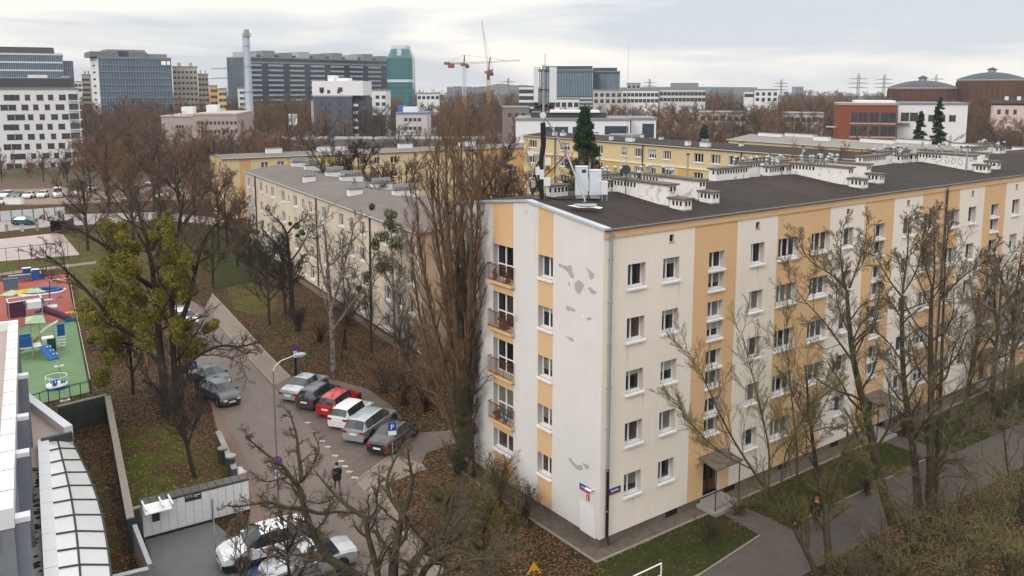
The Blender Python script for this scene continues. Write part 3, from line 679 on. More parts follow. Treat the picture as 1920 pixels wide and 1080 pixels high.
# ---- prototypes of the bare trees that make up the wood ----
def proto(seed, H, kind):
    rng = np.random.default_rng(seed)
    if kind == 'round':
        limbs = [([(0, 0, 0), (.1, .1, H*.3), (rng.normal(0, .3), rng.normal(0, .3), H*.6), (rng.normal(0, .5), rng.normal(0, .5), H*.85)], H*.017, H*.005)]
        lvl = [lv(13, 46, .50, 6, t0=.22, trop=.20, rr=.55, rmin=.05), lv(8, 38, .48, 5, rmin=.03, trop=.14), lv(8, 36, .45, 4, rmin=.020, wob=.2), lv(8, 36, .55, 3, rmin=.012, wob=.25)]
    elif kind == 'broad':
        limbs = [([(0, 0, 0), (0, .1, H*.25)], H*.022, H*.018)]
        for i in range(5):
            a = i*1.26+rng.uniform(-.3, .3); limbs.append(([(0, .1, H*.22), (math.cos(a)*H*.12, math.sin(a)*H*.12, H*.45), (math.cos(a)*H*.25, math.sin(a)*H*.25, H*.8)], H*.012, H*.003))
        lvl = [lv(8, 42, .34, 6, t0=.3, trop=.16, rmin=.045), lv(8, 38, .5, 5, rmin=.03, wob=.2), lv(7, 38, .5, 4, rmin=.018, wob=.22), lv(7, 36, .55, 3, rmin=.012, wob=.25)]
    elif kind == 'tall':
        limbs = [([(0, 0, 0), (.1, 0, H*.4), (0, .2, H*.95)], H*.014, H*.003)]
        lvl = [lv(22, 30, .32, 6, t0=.12, trop=.28, rmin=.04, shape=.4), lv(8, 26, .5, 5, rmin=.025, trop=.2), lv(7, 28, .45, 4, rmin=.016), lv(6, 30, .6, 3, rmin=.011)]
    return limbs, lvl
PROTO = []
for i, (kind, tw, bk) in enumerate([('round', TW_R, BARK), ('broad', TW_G, BARK), ('tall', TW_R, BARK), ('round', TW_B, BARK), ('broad', TW_R, BARK), ('round', TW_G, BARK)]):
    limbs, lvl = proto(40+i, 14.0, kind); tm, cm, gen = tree_meshes(40+i, limbs, lvl, bk, tw, nthick=1); PROTO.append((tm, cm, kind))
FOOT = []     # footprints (list of 2d polygons) that trees keep clear of
def inside(p, poly):
    c = False; n = len(poly); x, y = p[0], p[1]
    for i in range(n):
        x1, y1 = poly[i][:2]; x2, y2 = poly[(i+1) % n][:2]
        if (y1 > y) != (y2 > y) and x < (x2-x1)*(y-y1)/(y2-y1)+x1: c = not c
    return c
# ================= other apartment blocks =================
BEIGE = mat('render_beige', (.65, .55, .43), .9, col2=(.53, .47, .41), scale=.22, thr=(.45, .6))
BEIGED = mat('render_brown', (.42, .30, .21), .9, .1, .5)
CREAMY = mat('render_cream_yellow', (.62, .50, .30), .9, .04, .3)
PYEL = mat('render_pale_yellow', (.62, .49, .28), .9, .05, .4)
SYEL = mat('render_strong_yellow', (.60, .40, .11), .9, .08, .4)
MWHITE = mat('modern_white', (.72, .72, .73), .8, .03, .3)
DGREY = mat('modern_dark_grey', (.07, .075, .085), .8, .08, .3)
SLATE = mat('modern_slate', (.085, .10, .13), .8, .08, .3)
BRICK = mat('brick_red', (.23, .075, .045), .9, .15, 1.2)
PINK = mat('render_pink', (.62, .48, .44), .9, .05, .5)
CREAMT = mat('tower_cream', (.42, .38, .32), .9, .08, .2)
def fu(P0, ax, px, py):
    """distance along a facade (plane through P0 along ax) of the point seen at a pixel, and its height"""
    nx, ny = ax[1], -ax[0]; d = ray(px, py); t = ((P0[0]-CAM[0])*nx+(P0[1]-CAM[1])*ny)/(d[0]*nx+d[1]*ny); p = CAM+d*t
    return (p[0]-P0[0])*ax[0]+(p[1]-P0[1])*ax[1], p[2]
def slab(name, label, cat, P0, ax, L, W, H, wins, wall, bands=None, zcuts=(), roofm=FELTG, side0=(), side1=(), rise=.5, sidem=None, seed=1, trim=None, splits=(.5,), winmat=None, mono=False):
    """block in local coords: x along the facade, y into the building; wins (u,z,w,h)"""
    ang = math.atan2(ax[1], ax[0]); t = thing(name, label, cat, (P0[0], P0[1], 0), ang); rn = random.Random(seed)
    bf = bands or (lambda u, z: wall); m = MB()
    us = sorted({0, L}|{u for u in (getattr(bf, 'cuts', []) or []) if 0 < u < L})
    facade(m, (0, 0), (1, 0), us, [0, H]+list(zcuts), [(a, a+c, b, b+d) for a, b, c, d in wins], bf, .2, REVEAL)
    sm = sidem or (lambda u, z: wall); h = W/2
    sc_ = list(getattr(sm, 'cuts', []))
    def zt(u): return H+rise*(1-abs(u-h)/h)
    facade(m, (L, 0), (0, 1), [0, h, W]+sc_, [0, H-.02, H], [(a, a+c, b, b+d) for a, b, c, d in side1], sm, .2, REVEAL, ztop=zt)
    facade(m, (0, W), (0, -1), [0, h, W]+sc_, [0, H-.02, H], [(a, a+c, b, b+d) for a, b, c, d in side0], sm, .2, REVEAL, ztop=zt)
    m.quad((L, W, 0), (0, W, 0), (0, W, H), (L, W, H), wall); m.build('wall', t)
    m = MB(); m.box(.25, L-.25, .24, W-.24, .05, H-.1, HOLE); m.build('interior_wall', t)
    for (a, b, c, d) in wins: put_window(t, (0, 0), (1, 0), a, b, c, d, splits if c > .9 else (), .2, rn, fr=winmat)
    for (a, b, c, d) in side1: put_window(t, (L, 0), (0, 1), a, b, c, d, splits, .2, rn, fr=winmat)
    for (a, b, c, d) in side0: put_window(t, (0, W), (0, -1), a, b, c, d, splits, .2, rn, fr=winmat)
    r = MB(); o = .25
    for s, (ya, yb, za, zb) in enumerate(((-o, h, H+.04, H+rise+.06), (h, W+o, H+rise+.06, H+.04))):
        r.add([(-o, ya, za), (L+o, ya, za), (L+o, yb, zb), (-o, yb, zb), (-o, ya, za-.12), (L+o, ya, za-.12), (L+o, yb, zb-.12), (-o, yb, zb-.12)], [(0, 1, 2, 3), (7, 6, 5, 4), (0, 4, 5, 1), (1, 5, 6, 2), (3, 2, 6, 7), (0, 3, 7, 4)], roofm)
    ro = r.build('roof', t)
    g = MB(); g.tube((-o, -o-.06, H-.02), (L+o, -o-.06, H-.02), .08, None, GALV, 6); g.build('gutter', t)
    if trim: trim(t)
    fp = [(P0[0]+ax[0]*u-ax[1]*v, P0[1]+ax[1]*u+ax[0]*v) for u, v in ((-3, -3), (L+3, -3), (L+3, W+3), (-3, W+3))]; FOOT.append(fp)
    return t
FOOT += [[(-4, -4), (88, -4), (88, 17), (-4, 17)]]
AX6 = Vector((-.1085, -.9941)).normalized(); AX6 = (AX6.x, AX6.y)
# --- beige four storey block ---
P0 = G(459, 320.5, 11)[:2]; L = 66.0
bw = []
zx = lambda x, y: (440+x/6.75, 290+y/6.75)
for (x, wd) in ((165, 1.3), (240, 1.0), (318, 1.3), (395, .85), (460, 1.5), (592, 1.5), (745, 1.5), (850, 1.0), (935, 1.5), (1105, 1.5), (1320, 1.6), (1460, 1.1), (1580, 1.6)):
    yt = {165: 300, 240: 320, 318: 340, 395: 360, 460: 400, 592: 440, 745: 500, 850: 530, 935: 580, 1105: 650, 1320: 730, 1460: 780, 1580: 840}[x]
    u, z = fu(P0, AX6, *zx(x, yt))
    for k in range(4): bw.append((u, 8.75-2.72*k, wd, 1.35))
for px in (747, 757.5): pass
for u in (57.2, 60.2, 63.0):
    for k in range(4): bw.append((u, 8.75-2.72*k, 1.5, 1.35))
for x, yy in ((675, 470), (1225, 670)):
    u, z = fu(P0, AX6, *zx(x, yy))
    for k in range(4): bw.append((u, 9.0-2.72*k, .5, .9))
def bb(u, z): return BEIGE
def trimB(t):
    for x, yy in ((268, 400), (1040, 700), (1720, 950)):
        u, z = fu(P0, AX6, *zx(x, yy)); q = MB(); q.tube((u, -.1, .2), (u, -.1, 10.9), .09, None, DMET, 8); q.build('downpipe', t)
    # white chimney stacks on the roof, each with its pipes
    for i, (x, y, w, d) in enumerate(((806, 323, 1.5, .8), (1152, 425, 1.6, .9), (735, 212, 2.6, .8), (835, 235, 2.6, .8), (1000, 285, 2.6, .8), (1122, 320, 3.0, .8), (1350, 380, 2.6, .8), (1530, 430, 3.0, .8))):
        p = G(380+x/4, 260+y/4, 11.45); q = MB(Matrix.Rotation(-math.atan2(AX6[1], AX6[0]), 4, 'Z') @ Matrix.Translation((-P0[0], -P0[1], 0)) @ Matrix.Translation((p[0], p[1], 11.2)) @ Matrix.Rotation(R_(-6), 4, 'Z'))
        q.box(-w/2, w/2, 0, d, 0, .95, MWHITE); q.box(-w/2-.1, w/2+.1, -.1, d+.1, .95, 1.03, STACKC); q.build('chimney_stack', t)
        qq = MB(q.M); n = 3 if w < 2 else 7
        for k in range(n): xx = -w/2+.25+k*(w-.5)/(n-1); qq.tube((xx, d/2, 1.03), (xx, d/2, 1.6), .1, .1, GALV, 8)
        if w > 2: qq.box(-w/2+.1, w/2-.1, d/2-.12, d/2+.12, 1.25, 1.62, GALV)
        qq.build('vent_pipe_rack', t)
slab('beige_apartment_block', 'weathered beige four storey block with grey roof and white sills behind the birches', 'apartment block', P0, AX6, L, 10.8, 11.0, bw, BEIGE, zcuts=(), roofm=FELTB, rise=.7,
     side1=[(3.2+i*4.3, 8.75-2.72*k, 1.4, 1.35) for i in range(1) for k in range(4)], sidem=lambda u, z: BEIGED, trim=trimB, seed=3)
a = G(540, 497)[:2]
kb = MB(); n_ = (-AX6[1], AX6[0]); kb.obox((P0[0]+AX6[0]*0-.994*1.2, P0[1]), AX6, L, .8, 0, .03, APRON); tag(kb.build('apron_beige_block'), kind='structure')
# --- cream and orange block behind it ---
P0c = G(416, 298, 11)[:2]; AXC = (-AX6[1], AX6[0])
cw = []
for (x0, x1) in ((437, 493), (560, 612), (680, 740), (795, 868), (1073, 1120), (1183, 1228), (1290, 1330), (1410, 1460)):
    u, z = fu(P0c, AXC, 380+x0/4, 305); u1, _ = fu(P0c, AXC, 380+x1/4, 305)
    for k in range(4): cw.append((u, 8.85-2.7*k, max(1.0, u1-u), 1.25))
ucs, _ = fu(P0c, AXC, 380+945/4, 312)
for k in range(4): cw.append((ucs, 7.9-2.7*k, 1.1, 1.1)) if k < 3 else None
for u in (59, 63.5, 68):
    for k in range(4): cw.append((u, 8.85-2.7*k, 1.8, 1.25))
u1 = fu(P0c, AXC, 380+275/4, 300)[0]; u2 = fu(P0c, AXC, 380+360/4, 300)[0]; u3 = fu(P0c, AXC, 380+635/4, 300)[0]; u4 = fu(P0c, AXC, 380+655/4, 300)[0]; u5 = fu(P0c, AXC, 380+930/4, 300)[0]; u6 = fu(P0c, AXC, 380+1020/4, 300)[0]
def bc(u, z): return PYO if (u1 < u < u2 or u3 < u < u4 or u5 < u < u6 or u > 52) else CREAMY
PYO = mat('render_orange', (.60, .36, .16), .9, .05, .4)
bc.cuts = [u1, u2, u3, u4, u5, u6, 52]
def sc1(u, z): return PYO if 5.0 < u < 6.4 else CREAMY
sc1.cuts = [5.0, 6.4]
slab('cream_apartment_block', 'cream and orange four storey block at the end of the street, behind the beige one', 'apartment block', P0c, AXC, 74, 11, 11.0, cw, CREAMY, bands=bc, side0=[(1.2, 8.85-2.7*k, 1.5, 1.3) for k in range(4)]+[(7.8, 8.85-2.7*k, 1.5, 1.3) for k in range(4)], sidem=sc1, rise=.4, roofm=FELTG, seed=8,
     trim=lambda t: [MB().box(x, x+w, 4, 4.9, 11.2, 12.3, MWHITE).box(x-.1, x+w+.1, 3.9, 5.0, 12.3, 12.4, STACKC).build('chimney_stack', t) for x, w in ((9, 3), (19, 6), (36, 3), (50, 4))])
# --- long yellow block behind the near one ---
P0d = (66.8, 94.6); AXD = (0, -1); HD = 15.0
dw = []
for (x0, x1) in ((992, 1006), (1050, 1068), (1115, 1130), (1165, 1176), (1190, 1203), (1216, 1230), (1244, 1258), (1301, 1319), (1333, 1351), (1367, 1386), (1402, 1421)):
    u, z = fu(P0d, AXD, x0, 280+(x0-1165)*.06); u1_, _ = fu(P0d, AXD, x1, 280+(x0-1165)*.06)
    for k in range(4): dw.append((u, HD-2.05-2.8*k, max(1.2, u1_-u), 1.3)) if not (k == 1 and int(u) % 3 == 0) else dw.append((u+.3, HD-2.2-2.8*k, .9, 1.5))
ul = dw[-1][0]
for i in range(7):
    for k in range(4): dw.append((ul+4.6*(i+1), HD-2.05-2.8*k, 1.9, 1.3))
def bd(u, z):
    if z > HD-3.0: return PYEL
    v = (u-4) % 17
    return SYEL if (v < 4.5 or 9.5 < v < 12) else PYEL
bd.cuts = [4+17*i+q for i in range(-1, 6) for q in (0, 4.5, 9.5, 12)]
def trimD(t):
    q = MB(); q.box(.1, 84, -.16, -.003, HD-3.1, HD-2.9, MWHITE); q.build('cornice', t)
    for px in (1042, 1206, 1391):
        u, z = fu(P0d, AXD, px, 300); q = MB(); q.tube((u, -.2, .2), (u, -.2, HD-.1), .09, None, DMET, 8); q.build('downpipe', t)
    for (x0, x1, y) in ((272, 350, 549), (325, 422, 552), (555, 620, 555), (655, 714, 578), (716, 862, 588), (865, 918, 566), (990, 1060, 587), (1120, 1203, 616), (1205, 1358, 624), (1530, 1590, 628)):
        a = G(960+x0/3.6, 100+y/3.6, HD+.35); b = G(960+x1/3.6, 100+y/3.6-.5, HD+.35)
        la = (94.6-a[1], a[0]-66.8); w = abs(b[1]-a[1]); w = min(w, 7); q = MB(); d0 = max(1.0, min(9.2, la[1]))
        q.box(la[0], la[0]+w, d0, d0+.7, HD+.1, HD+.85, MWHITE); q.box(la[0]-.1, la[0]+w+.1, d0-.1, d0+.8, HD+.85, HD+.93, STACKC)
        q.build('chimney_stack', t)
        q = MB(); x = la[0]+.4
        while x < la[0]+w-.3: q.box(x-.2, x+.2, d0+.15, d0+.55, HD+.93, HD+1.25, GALV); x += .75
        q.build('vent_pipe_rack', t)
slab('yellow_apartment_block', 'long yellow five storey block with white cornice, directly behind the near block', 'apartment block', P0d, AXD, 88, 11.5, HD, dw, PYEL, bands=bd, zcuts=(HD-3.0,), roofm=FELT, rise=.5, side0=[(3, HD-2.05-2.8*k, 1.5, 1.3) for k in range(4)], trim=trimD, splits=(.33, .66), seed=12)
# --- low roofed block further right ---
P0e = G(1366, 262, 13.5)[:2]; e1 = G(1661, 282, 13.5)[:2]; AXE = Vector((e1[0]-P0e[0], e1[1]-P0e[1])); AXE.normalize(); AXE = (AXE.x, AXE.y)
def trimE(t):
    for (x, d, w) in ((3, 5, 7), (7, 8, 9), (17, 4, 4), (26, 5, 8), (30, 9, 8), (42, 6, 8), (52, 5, 8)):
        q = MB(); q.box(x, x+w*.8, d, d+.8, 13.7, 14.9, MWHITE); q.box(x-.1, x+w*.8+.1, d-.1, d+.9, 14.9, 15.0, STACKC); q.build('chimney_stack', t)
slab('flat_roofed_apartment_block', 'cream block with pale grey roof and white stacks, in front of the brick building', 'apartment block', P0e, AXE, 80, 13, 13.5, [(3+i*3.6, 13.5-2.1-2.8*k, 1.6, 1.3) for i in range(12) for k in range(2)], CREAMY, roofm=mat('roof_pale_grey', (.24, .22, .20), .9, .08, .4), rise=.9, trim=trimE, seed=15)

# ================= building at lower left =================
AXN = Vector((-.1085, -.9941)).normalized()
ZP = 8.0
A0 = Vector(G(33, 600, ZP)[:2]); B0 = Vector(G(23, 951, ZP)[:2])
axl = (B0-A0).normalized(); Ll = (B0-A0).length; outn = Vector((-axl.y, axl.x))   # left of travel; travel goes toward the camera so left is +x side
if outn.x < 0: outn = -outn
inn = -outn
t = thing('public_building', 'flat roofed building at lower left with white parapet coping, piers and curved metal lean-to roof', 'building', (A0.x, A0.y, 0), 0)
ROOFB = mat('roof_pinkish_membrane', (.40, .33, .29), .8, .08, .4, bump=.1)
COPE = mat('coping_white_metal', (.74, .75, .77), .35, .03, 1, spec=.5)
GWALL = mat('wall_blue_grey', (.20, .215, .25), .7, .08, .8)
PANEL = mat('panel_polished', (.80, .79, .78), .22, .05, .4, metal=.25)
SEAM = mat('seam_dark', (.05, .06, .07), .5, .1, 3)
def lp(u, v): p = axl*u+inn*v; return (p.x, p.y)     # u along, v inward (to the left)
W2 = 14
m = MB(); m.prism([lp(0, 0), lp(Ll, 0), lp(Ll, W2), lp(0, W2)], 0, ZP-.55, GWALL, ROOFB)
m.build('wall', t)
m = MB()
m.prism([lp(-.05, -.03), lp(Ll+.05, -.03), lp(Ll+.05, .55), lp(-.05, .55)], ZP-.8, ZP, COPE); m.prism([lp(-.05, .56), lp(.5, .56), lp(.5, W2), lp(-.05, W2)], ZP-.8, ZP, COPE); m.prism([lp(Ll-.5, .56), lp(Ll+.05, .56), lp(Ll+.05, W2), lp(Ll-.5, W2)], ZP-.8, ZP, COPE)
k = 1.0
while k < Ll: p = lp(k, -.04); q_ = lp(k+.03, .56); m.prism([lp(k, -.04), lp(k+.035, -.04), lp(k+.035, .56), lp(k, .56)], ZP-.01, ZP+.012, SEAM); k += 2.1
m.build('coping', t)
m = MB()
for i, zz in enumerate((0.2, 2.4, 4.6, 6.4)):
    m.prism([lp(Ll+.06, .6), lp(Ll+.10, .6), lp(Ll+.10, W2), lp(Ll+.06, W2)], zz, zz+.9, mat('band_light', (.55, .56, .60), .6, .05, 1))
m.build('facade_bands', t)
# piers along the wall
for (px, py) in ((40, 700), (40, 776), (38.6, 843), (36, 970)):
    g_ = Vector(G(px, py, ZP-.55)[:2])-A0; u = g_.dot(axl)
    if u > Ll-.6: u = Ll-.6
    m = MB(); m.prism([lp(u, -.5), lp(u+.42, -.5), lp(u+.42, .0), lp(u, .0)], 0, ZP-.75, GWALL); m.prism([lp(u-.04, -.55), lp(u+.46, -.55), lp(u+.46, -.04), lp(u-.04, -.04)], ZP-.75, ZP-.55, COPE); m.build('pier', t)
# terrace with coping, then the curved lean-to roof
zt_ = 3.6
T = lambda x, y, z=zt_: tuple((Vector(G(x, y, z)[:2])-A0))
m = MB(); m.prism([T(52, 735), T(136, 797), T(136, 818), T(84, 826), T(84, 860), T(48, 860)], 0, zt_-.5, CONC, ROOFB); m.build('terrace', t)
m = MB()
for a, b in (((52, 735), (136, 797)),):
    p, q_ = Vector(T(*a)), Vector(T(*b)); d = (q_-p).normalized(); m.obox(p, (d.x, d.y), (q_-p).length, -.5, 0, zt_, COPE)
p, q_ = Vector(T(78, 826)), Vector(T(136, 812)); d = (q_-p).normalized(); m.obox(p, (d.x, d.y), (q_-p).length, .25, 0, zt_+.05, DMET)
m.build('terrace_coping', t)
left = [(80, 826), (82, 880), (84, 940), (88, 1010), (92, 1090), (95, 1160)]; right = [(133, 822), (153, 862), (175, 910), (192, 965), (203, 1030), (210, 1090), (214, 1160)]
def interp(L_, n):
    p = rs([(a, b, 0) for a, b in L_], n); return [(a, b) for a, b, _ in p]
nl = 13; Lp = interp(left, nl); Rp = interp(right, nl)
m = MB(); sm_ = MB()
for i in range(nl-1):
    zl = 3.45; zr = 3.0
    a, b = T(*Lp[i], zl), T(*Lp[i+1], zl); c, d = T(*Rp[i+1], zr), T(*Rp[i], zr)
    mid = lambda p, q2, f, z: (p[0]*(1-f)+q2[0]*f, p[1]*(1-f)+q2[1]*f, z)
    for f0, f1, z0_, z1_ in ((0, .5, zl, zl-.1), (.5, 1, zl-.1, zr)):
        q4 = [mid(a, d, f0, z0_), mid(b, c, f0, z0_), mid(b, c, f1, z1_), mid(a, d, f1, z1_)]; m.add(q4, [(0, 1, 2, 3)], PANEL)
        sm_.tube(Vector(q4[0])+Vector((0, 0, .03)), Vector(q4[3])+Vector((0, 0, .03)), .05, None, SEAM, 4)
        sm_.tube(Vector(q4[2])+Vector((0, 0, .03)), Vector(q4[3])+Vector((0, 0, .03)), .045, None, SEAM, 4)
    m.add([(c[0], c[1], zr), (d[0], d[1], zr), (d[0], d[1], 0), (c[0], c[1], 0)], [(0, 1, 2, 3)], DGREY)
    m.add([(a[0], a[1], zl), (b[0], b[1], zl), (b[0], b[1], 0), (a[0], a[1], 0)], [(0, 1, 2, 3)], CONC)
m.build('lean_to_roof', t); sm_.build('roof_seams', t)
m = MB()
for i in range(nl-1):
    a, b = Vector(T(Lp[i][0]-9, Lp[i][1], 3.5)), Vector(T(Lp[i+1][0]-9, Lp[i+1][1], 3.5)); d = (b-a); l_ = d.length; d.normalize(); m.obox(a, (d.x, d.y), l_-.03, .55, 3.1, 3.55, COPE)
m.build('lean_to_coping', t)
m = MB(); q4 = [T(52, 862, 3.0), T(72, 862, 3.0), T(84, 1160, 3.0), T(56, 1160, 3.0)]; m.prism(q4, 2.5, 2.9, CONC); m.build('valley_gutter', t)
rr = random.Random(9)
LITTER = mat('wet_dead_leaves', (.05, .03, .018), .7, .4, 8)
m = MB()
for i in range(46):
    x = 62+rr.uniform(0, 14); y = 870+rr.uniform(0, 200); p = T(x, y, 2.95); m.blob((p[0], p[1], 2.93), rr.uniform(.05, .13), LITTER, i, 6, 4, .4, (1.5, 1, .5))
tag(m.build('dead_leaves_in_gutter'), 'dark wet dead leaves lying in the gutter beside the metal roof', 'leaves', kind='stuff').location = (A0.x, A0.y, 0)
# retaining walls round the courtyard
def wall(px, z, w, name, label, m_=CONC, capm=None):
    t_ = thing(name, label, 'wall', (*G(*px[0], z)[:2], 0)); o = Vector(G(*px[0], z)[:2]); m = MB(); cp = MB()
    for a, b in zip(px, px[1:]):
        p, q_ = Vector(G(*a, z)[:2])-o, Vector(G(*b, z)[:2])-o; d = (q_-p).normalized(); m.obox(p, (d.x, d.y), (q_-p).length, w, 0, z-.08, m_); cp.obox(p-d*.04, (d.x, d.y), (q_-p).length+.08, w+(.06 if w > 0 else -.06), z-.08, z, capm or KERB)
    m.build('wall_body', t_); cp.build('coping', t_); return t_
DWALL = mat('wall_dark_green', (.045, .055, .05), .9, .3, 1.5)
wall([(110, 762), (200, 740)], 2.0, .25, 'courtyard_wall', 'dark mossy courtyard wall on the playground side, with pale coping', DWALL)
wall([(207, 741), (252, 968)], 2.0, -.32, 'courtyard_wall', 'long concrete courtyard wall between mossy grass and lean-to roof', DWALL)
wall([(247, 955), (262, 950)], 1.9, .12, 'side_panel', 'short dark panel between courtyard wall and parcel lockers', DGREY)
wall([(248, 985), (276, 1058)], 1.7, .15, 'ramp_wall', 'grey ramp wall with metal rail beside the locker yard', CONC, GALV)
wall([(276, 1062), (205, 1079)], 1.6, .25, 'ramp_end_wall', 'grey wall with pale rail crossing at the bottom left, by the lean-to roof', CONC, GALV)
# parcel lockers
LK = Vector(G(270, 1012)[:2]); LR = Vector(G(469, 958)[:2]); d = (LR-LK); LL = d.length; ang = math.atan2(d.y, d.x)
t = thing('parcel_lockers', 'long white bank of parcel lockers with dark top edge, small screen and signs', 'parcel lockers', (LK.x, LK.y, 0), ang)
LW = mat('locker_white', (.78, .77, .76), .5, .04, 1.5); LD = mat('locker_dark', (.03, .045, .055), .5, .1, 2); ORN = mat('sign_orange', (.62, .16, .08), .5, .05, 2)
HL = 1.9
m = MB(); m.box(0, LL, .02, .75, .12, HL-.06, LW); m.box(.02, LL, .05, .7, 0, .12, LD); m.build('cabinet', t)
m = MB(); nm = 13; mw = LL/nm
for i in range(nm+1): x = min(LL-.02, i*mw); m.box(x, x+.012, .005, .02, .12, HL-.06, GALV)
rr = random.Random(4)
for i in range(nm):
    z = .22
    while z < HL-.2: m.box(i*mw+.02, (i+1)*mw, .012, .02, z, z+.006, GALV); z += rr.choice([.12, .16, .16, .32])
m.build('door_joints', t)
m = MB(); m.box(-.03, LL+.03, -.02, .85, HL-.06, HL, LD); 
for i in range(nm): m.box(i*mw+.02, (i+1)*mw-.02, .05, .82, HL, HL+.03, mat('solar_panel_brown', (.10, .085, .08), .5, .1, 1))
m.build('top', t)
m = MB(); m.box(1*mw+.04, 2*mw-.02, -.01, .012, .85, 1.45, LD); m.build('screen', t)
m = MB(); m.box(1*mw, 4*mw, -.012, .01, HL-.24, HL-.10, ORN); m.box(1*mw, 4*mw, -.012, .01, HL-.10, HL-.06, LD); m.box(3.5*mw, 3.9*mw, -.016, .0, HL-.20, HL-.1, LW); m.build('sign_band', t)
m = MB(); m.box(5*mw, 7*mw, -.012, .01, HL-.42, HL-.03, LD); sg = m.build('shop_sign', t)
def text(s, parent, loc, size, m_, rot=(math.pi/2, 0, 0), ext=.004, align='LEFT', name='lettering'):
    c = bpy.data.curves.new('lettering', 'FONT'); c.body = s; c.size = size; c.extrude = ext; c.align_x = align; c.resolution_u = 2
    tmp = bpy.data.objects.new('tmp', c); COL.objects.link(tmp); dg = bpy.context.evaluated_depsgraph_get(); me = bpy.data.meshes.new_from_object(tmp.evaluated_get(dg)); bpy.data.objects.remove(tmp)
    me.materials.clear(); me.materials.append(m_); o = bpy.data.objects.new(name, me); COL.objects.link(o); o.parent = parent; o.location = loc; o.rotation_euler = rot; return o
text('CCC', sg, (5*mw+.06, -.018, HL-.19), .17, LW)
m = MB(); m.box(6*mw+.05, 7*mw-.05, -.016, -.012, HL-.16, HL-.12, LW); m.box(6*mw+.05, 7*mw-.2, -.016, -.012, HL-.26, HL-.2, GALV); m.build('sign_lines', sg)
t2 = thing('locker_canopy', 'short white canopy with brackets over the left end of the lockers', 'canopy', (LK.x, LK.y, 0), ang)
m = MB(); m.add([(.0, -.9, HL-.12), (3.1*mw, -.9, HL-.12), (3.1*mw, -.03, HL+.04), (.0, -.03, HL+.04), (.0, -.9, HL-.16), (3.1*mw, -.9, HL-.16), (3.1*mw, -.03, HL), (.0, -.03, HL)], [(0, 1, 2, 3), (7, 6, 5, 4), (0, 4, 5, 1), (1, 5, 6, 2), (2, 6, 7, 3), (3, 7, 4, 0)], WPAINT); m.build('canopy_sheet', t2)
for x in (.02, 2*mw, 3.1*mw): MB().box(x, x+.08, -.9, .3, HL+.05, HL+.14, WPAINT).build('bracket', t2)
t = thing('flag_pole', 'slim grey pole with a narrow pennant in front of the lockers', 'pole', (*G(404, 1042)[:2], 0))
m = MB(); m.tube((0, 0, 0), (0, 0, 3.1), .035, None, GALV, 8); m.build('pole', t); m = MB(); m.box(-.05, .05, .04, .09, 1.9, 3.0, mat('pennant_blue_grey', (.10, .13, .18), .6, .1, 2)); m.build('pennant', t)
# ================= trees that can be told apart =================
def dep(p): return (p[0]-CAM[0])*_H[0]+(p[1]-CAM[1])*_H[1]
def limb(px, D0, D1, r0, r1, ground=False):
    pts = [PD(x, y, D0+(D1-D0)*i/max(1, len(px)-1)) for i, (x, y) in enumerate(px)]
    if ground: pts[0] = (pts[0][0], pts[0][1], 0)
    return (pts, r0, r1)
def gtree(label, base, H, kind, bark, twig, seed, name='bare_tree', dens=1.0, spread=1.0, lean=(0, 0), group=None, rmin=.012, lo=.2, extra=None, cat='tree'):
    """free-standing bare tree grown in place"""
    rng = np.random.default_rng(seed); bx, by = base[0], base[1]; lx, ly = lean
    if kind == 'round':
        limbs = [([(0, 0, 0), (lx*.3, ly*.3, H*.25), (lx*.6+rng.normal(0, .2), ly*.6, H*.5), (lx, ly, H*.82)], H*.018, H*.004)]
        for i in range(4):
            a = i*1.57+rng.uniform(-.4, .4); z0 = H*(lo+.12*i); limbs.append(([(lx*z0/H, ly*z0/H, z0), (lx*.5+math.cos(a)*H*.14*spread, ly*.5+math.sin(a)*H*.14*spread, z0+H*.18), (lx*.8+math.cos(a)*H*.26*spread, ly*.8+math.sin(a)*H*.26*spread, min(H*.9, z0+H*.42))], H*.010, H*.003))
        lvl = [lv(int(9*dens)+1, 44, .36*spread, 6, t0=.28, trop=.14, rmin=.035), lv(8, 40, .50, 5, rmin=.022, wob=.2), lv(7, 38, .5, 4, rmin=rmin, wob=.22), lv(5, 36, .55, 3, rmin=rmin*.75, wob=.25)]
    elif kind == 'slim':
        limbs = [([(0, 0, 0), (lx*.4, ly*.4, H*.4), (lx, ly, H*.97)], H*.012, H*.002)]
        lvl = [lv(int(16*dens), 38, .30*spread, 6, t0=lo+.05, trop=.2, rmin=.03), lv(7, 34, .5, 5, rmin=.018, wob=.2), lv(6, 34, .5, 4, rmin=rmin), lv(3, 34, .5, 3, rmin=rmin*.8)]
    elif kind == 'bush':
        limbs = []
        for i in range(int(12*dens)):
            a = rng.uniform(0, 6.28); e_ = rng.uniform(.1, .55)*spread; limbs.append(([(rng.normal(0, .15), rng.normal(0, .15), 0), (math.cos(a)*H*e_*.4, math.sin(a)*H*e_*.4, H*.5), (math.cos(a)*H*e_, math.sin(a)*H*e_, H*rng.uniform(.6, .95))], .04, .012))
        lvl = [lv(6, 32, .5, 6, t0=.2, trop=.06, rmin=.012), lv(5, 34, .55, 5, rmin=.008, wob=.2, trop=.0), lv(4, 36, .55, 4, rmin=rmin*.7, wob=.25, trop=-.02)]
    tm, cm, gen = tree_meshes(seed, limbs, lvl, bark, twig, nthick=1)
    return place_tree(name, label, cat, (bx, by, 0), tm, cm, group), gen
def leafpart(t, name, C, rad, n, size, m, seed, squash=1.0, shell=.35):
    rng = np.random.default_rng(seed); C = np.array(C, float)-np.array(t.location)
    V, Q = leafcloud(rng, C, np.array(rad, float), n, size, squash, shell); me = npmesh(name, V, Q, np.zeros(len(Q)), [m], False); return inst(name, me, t)

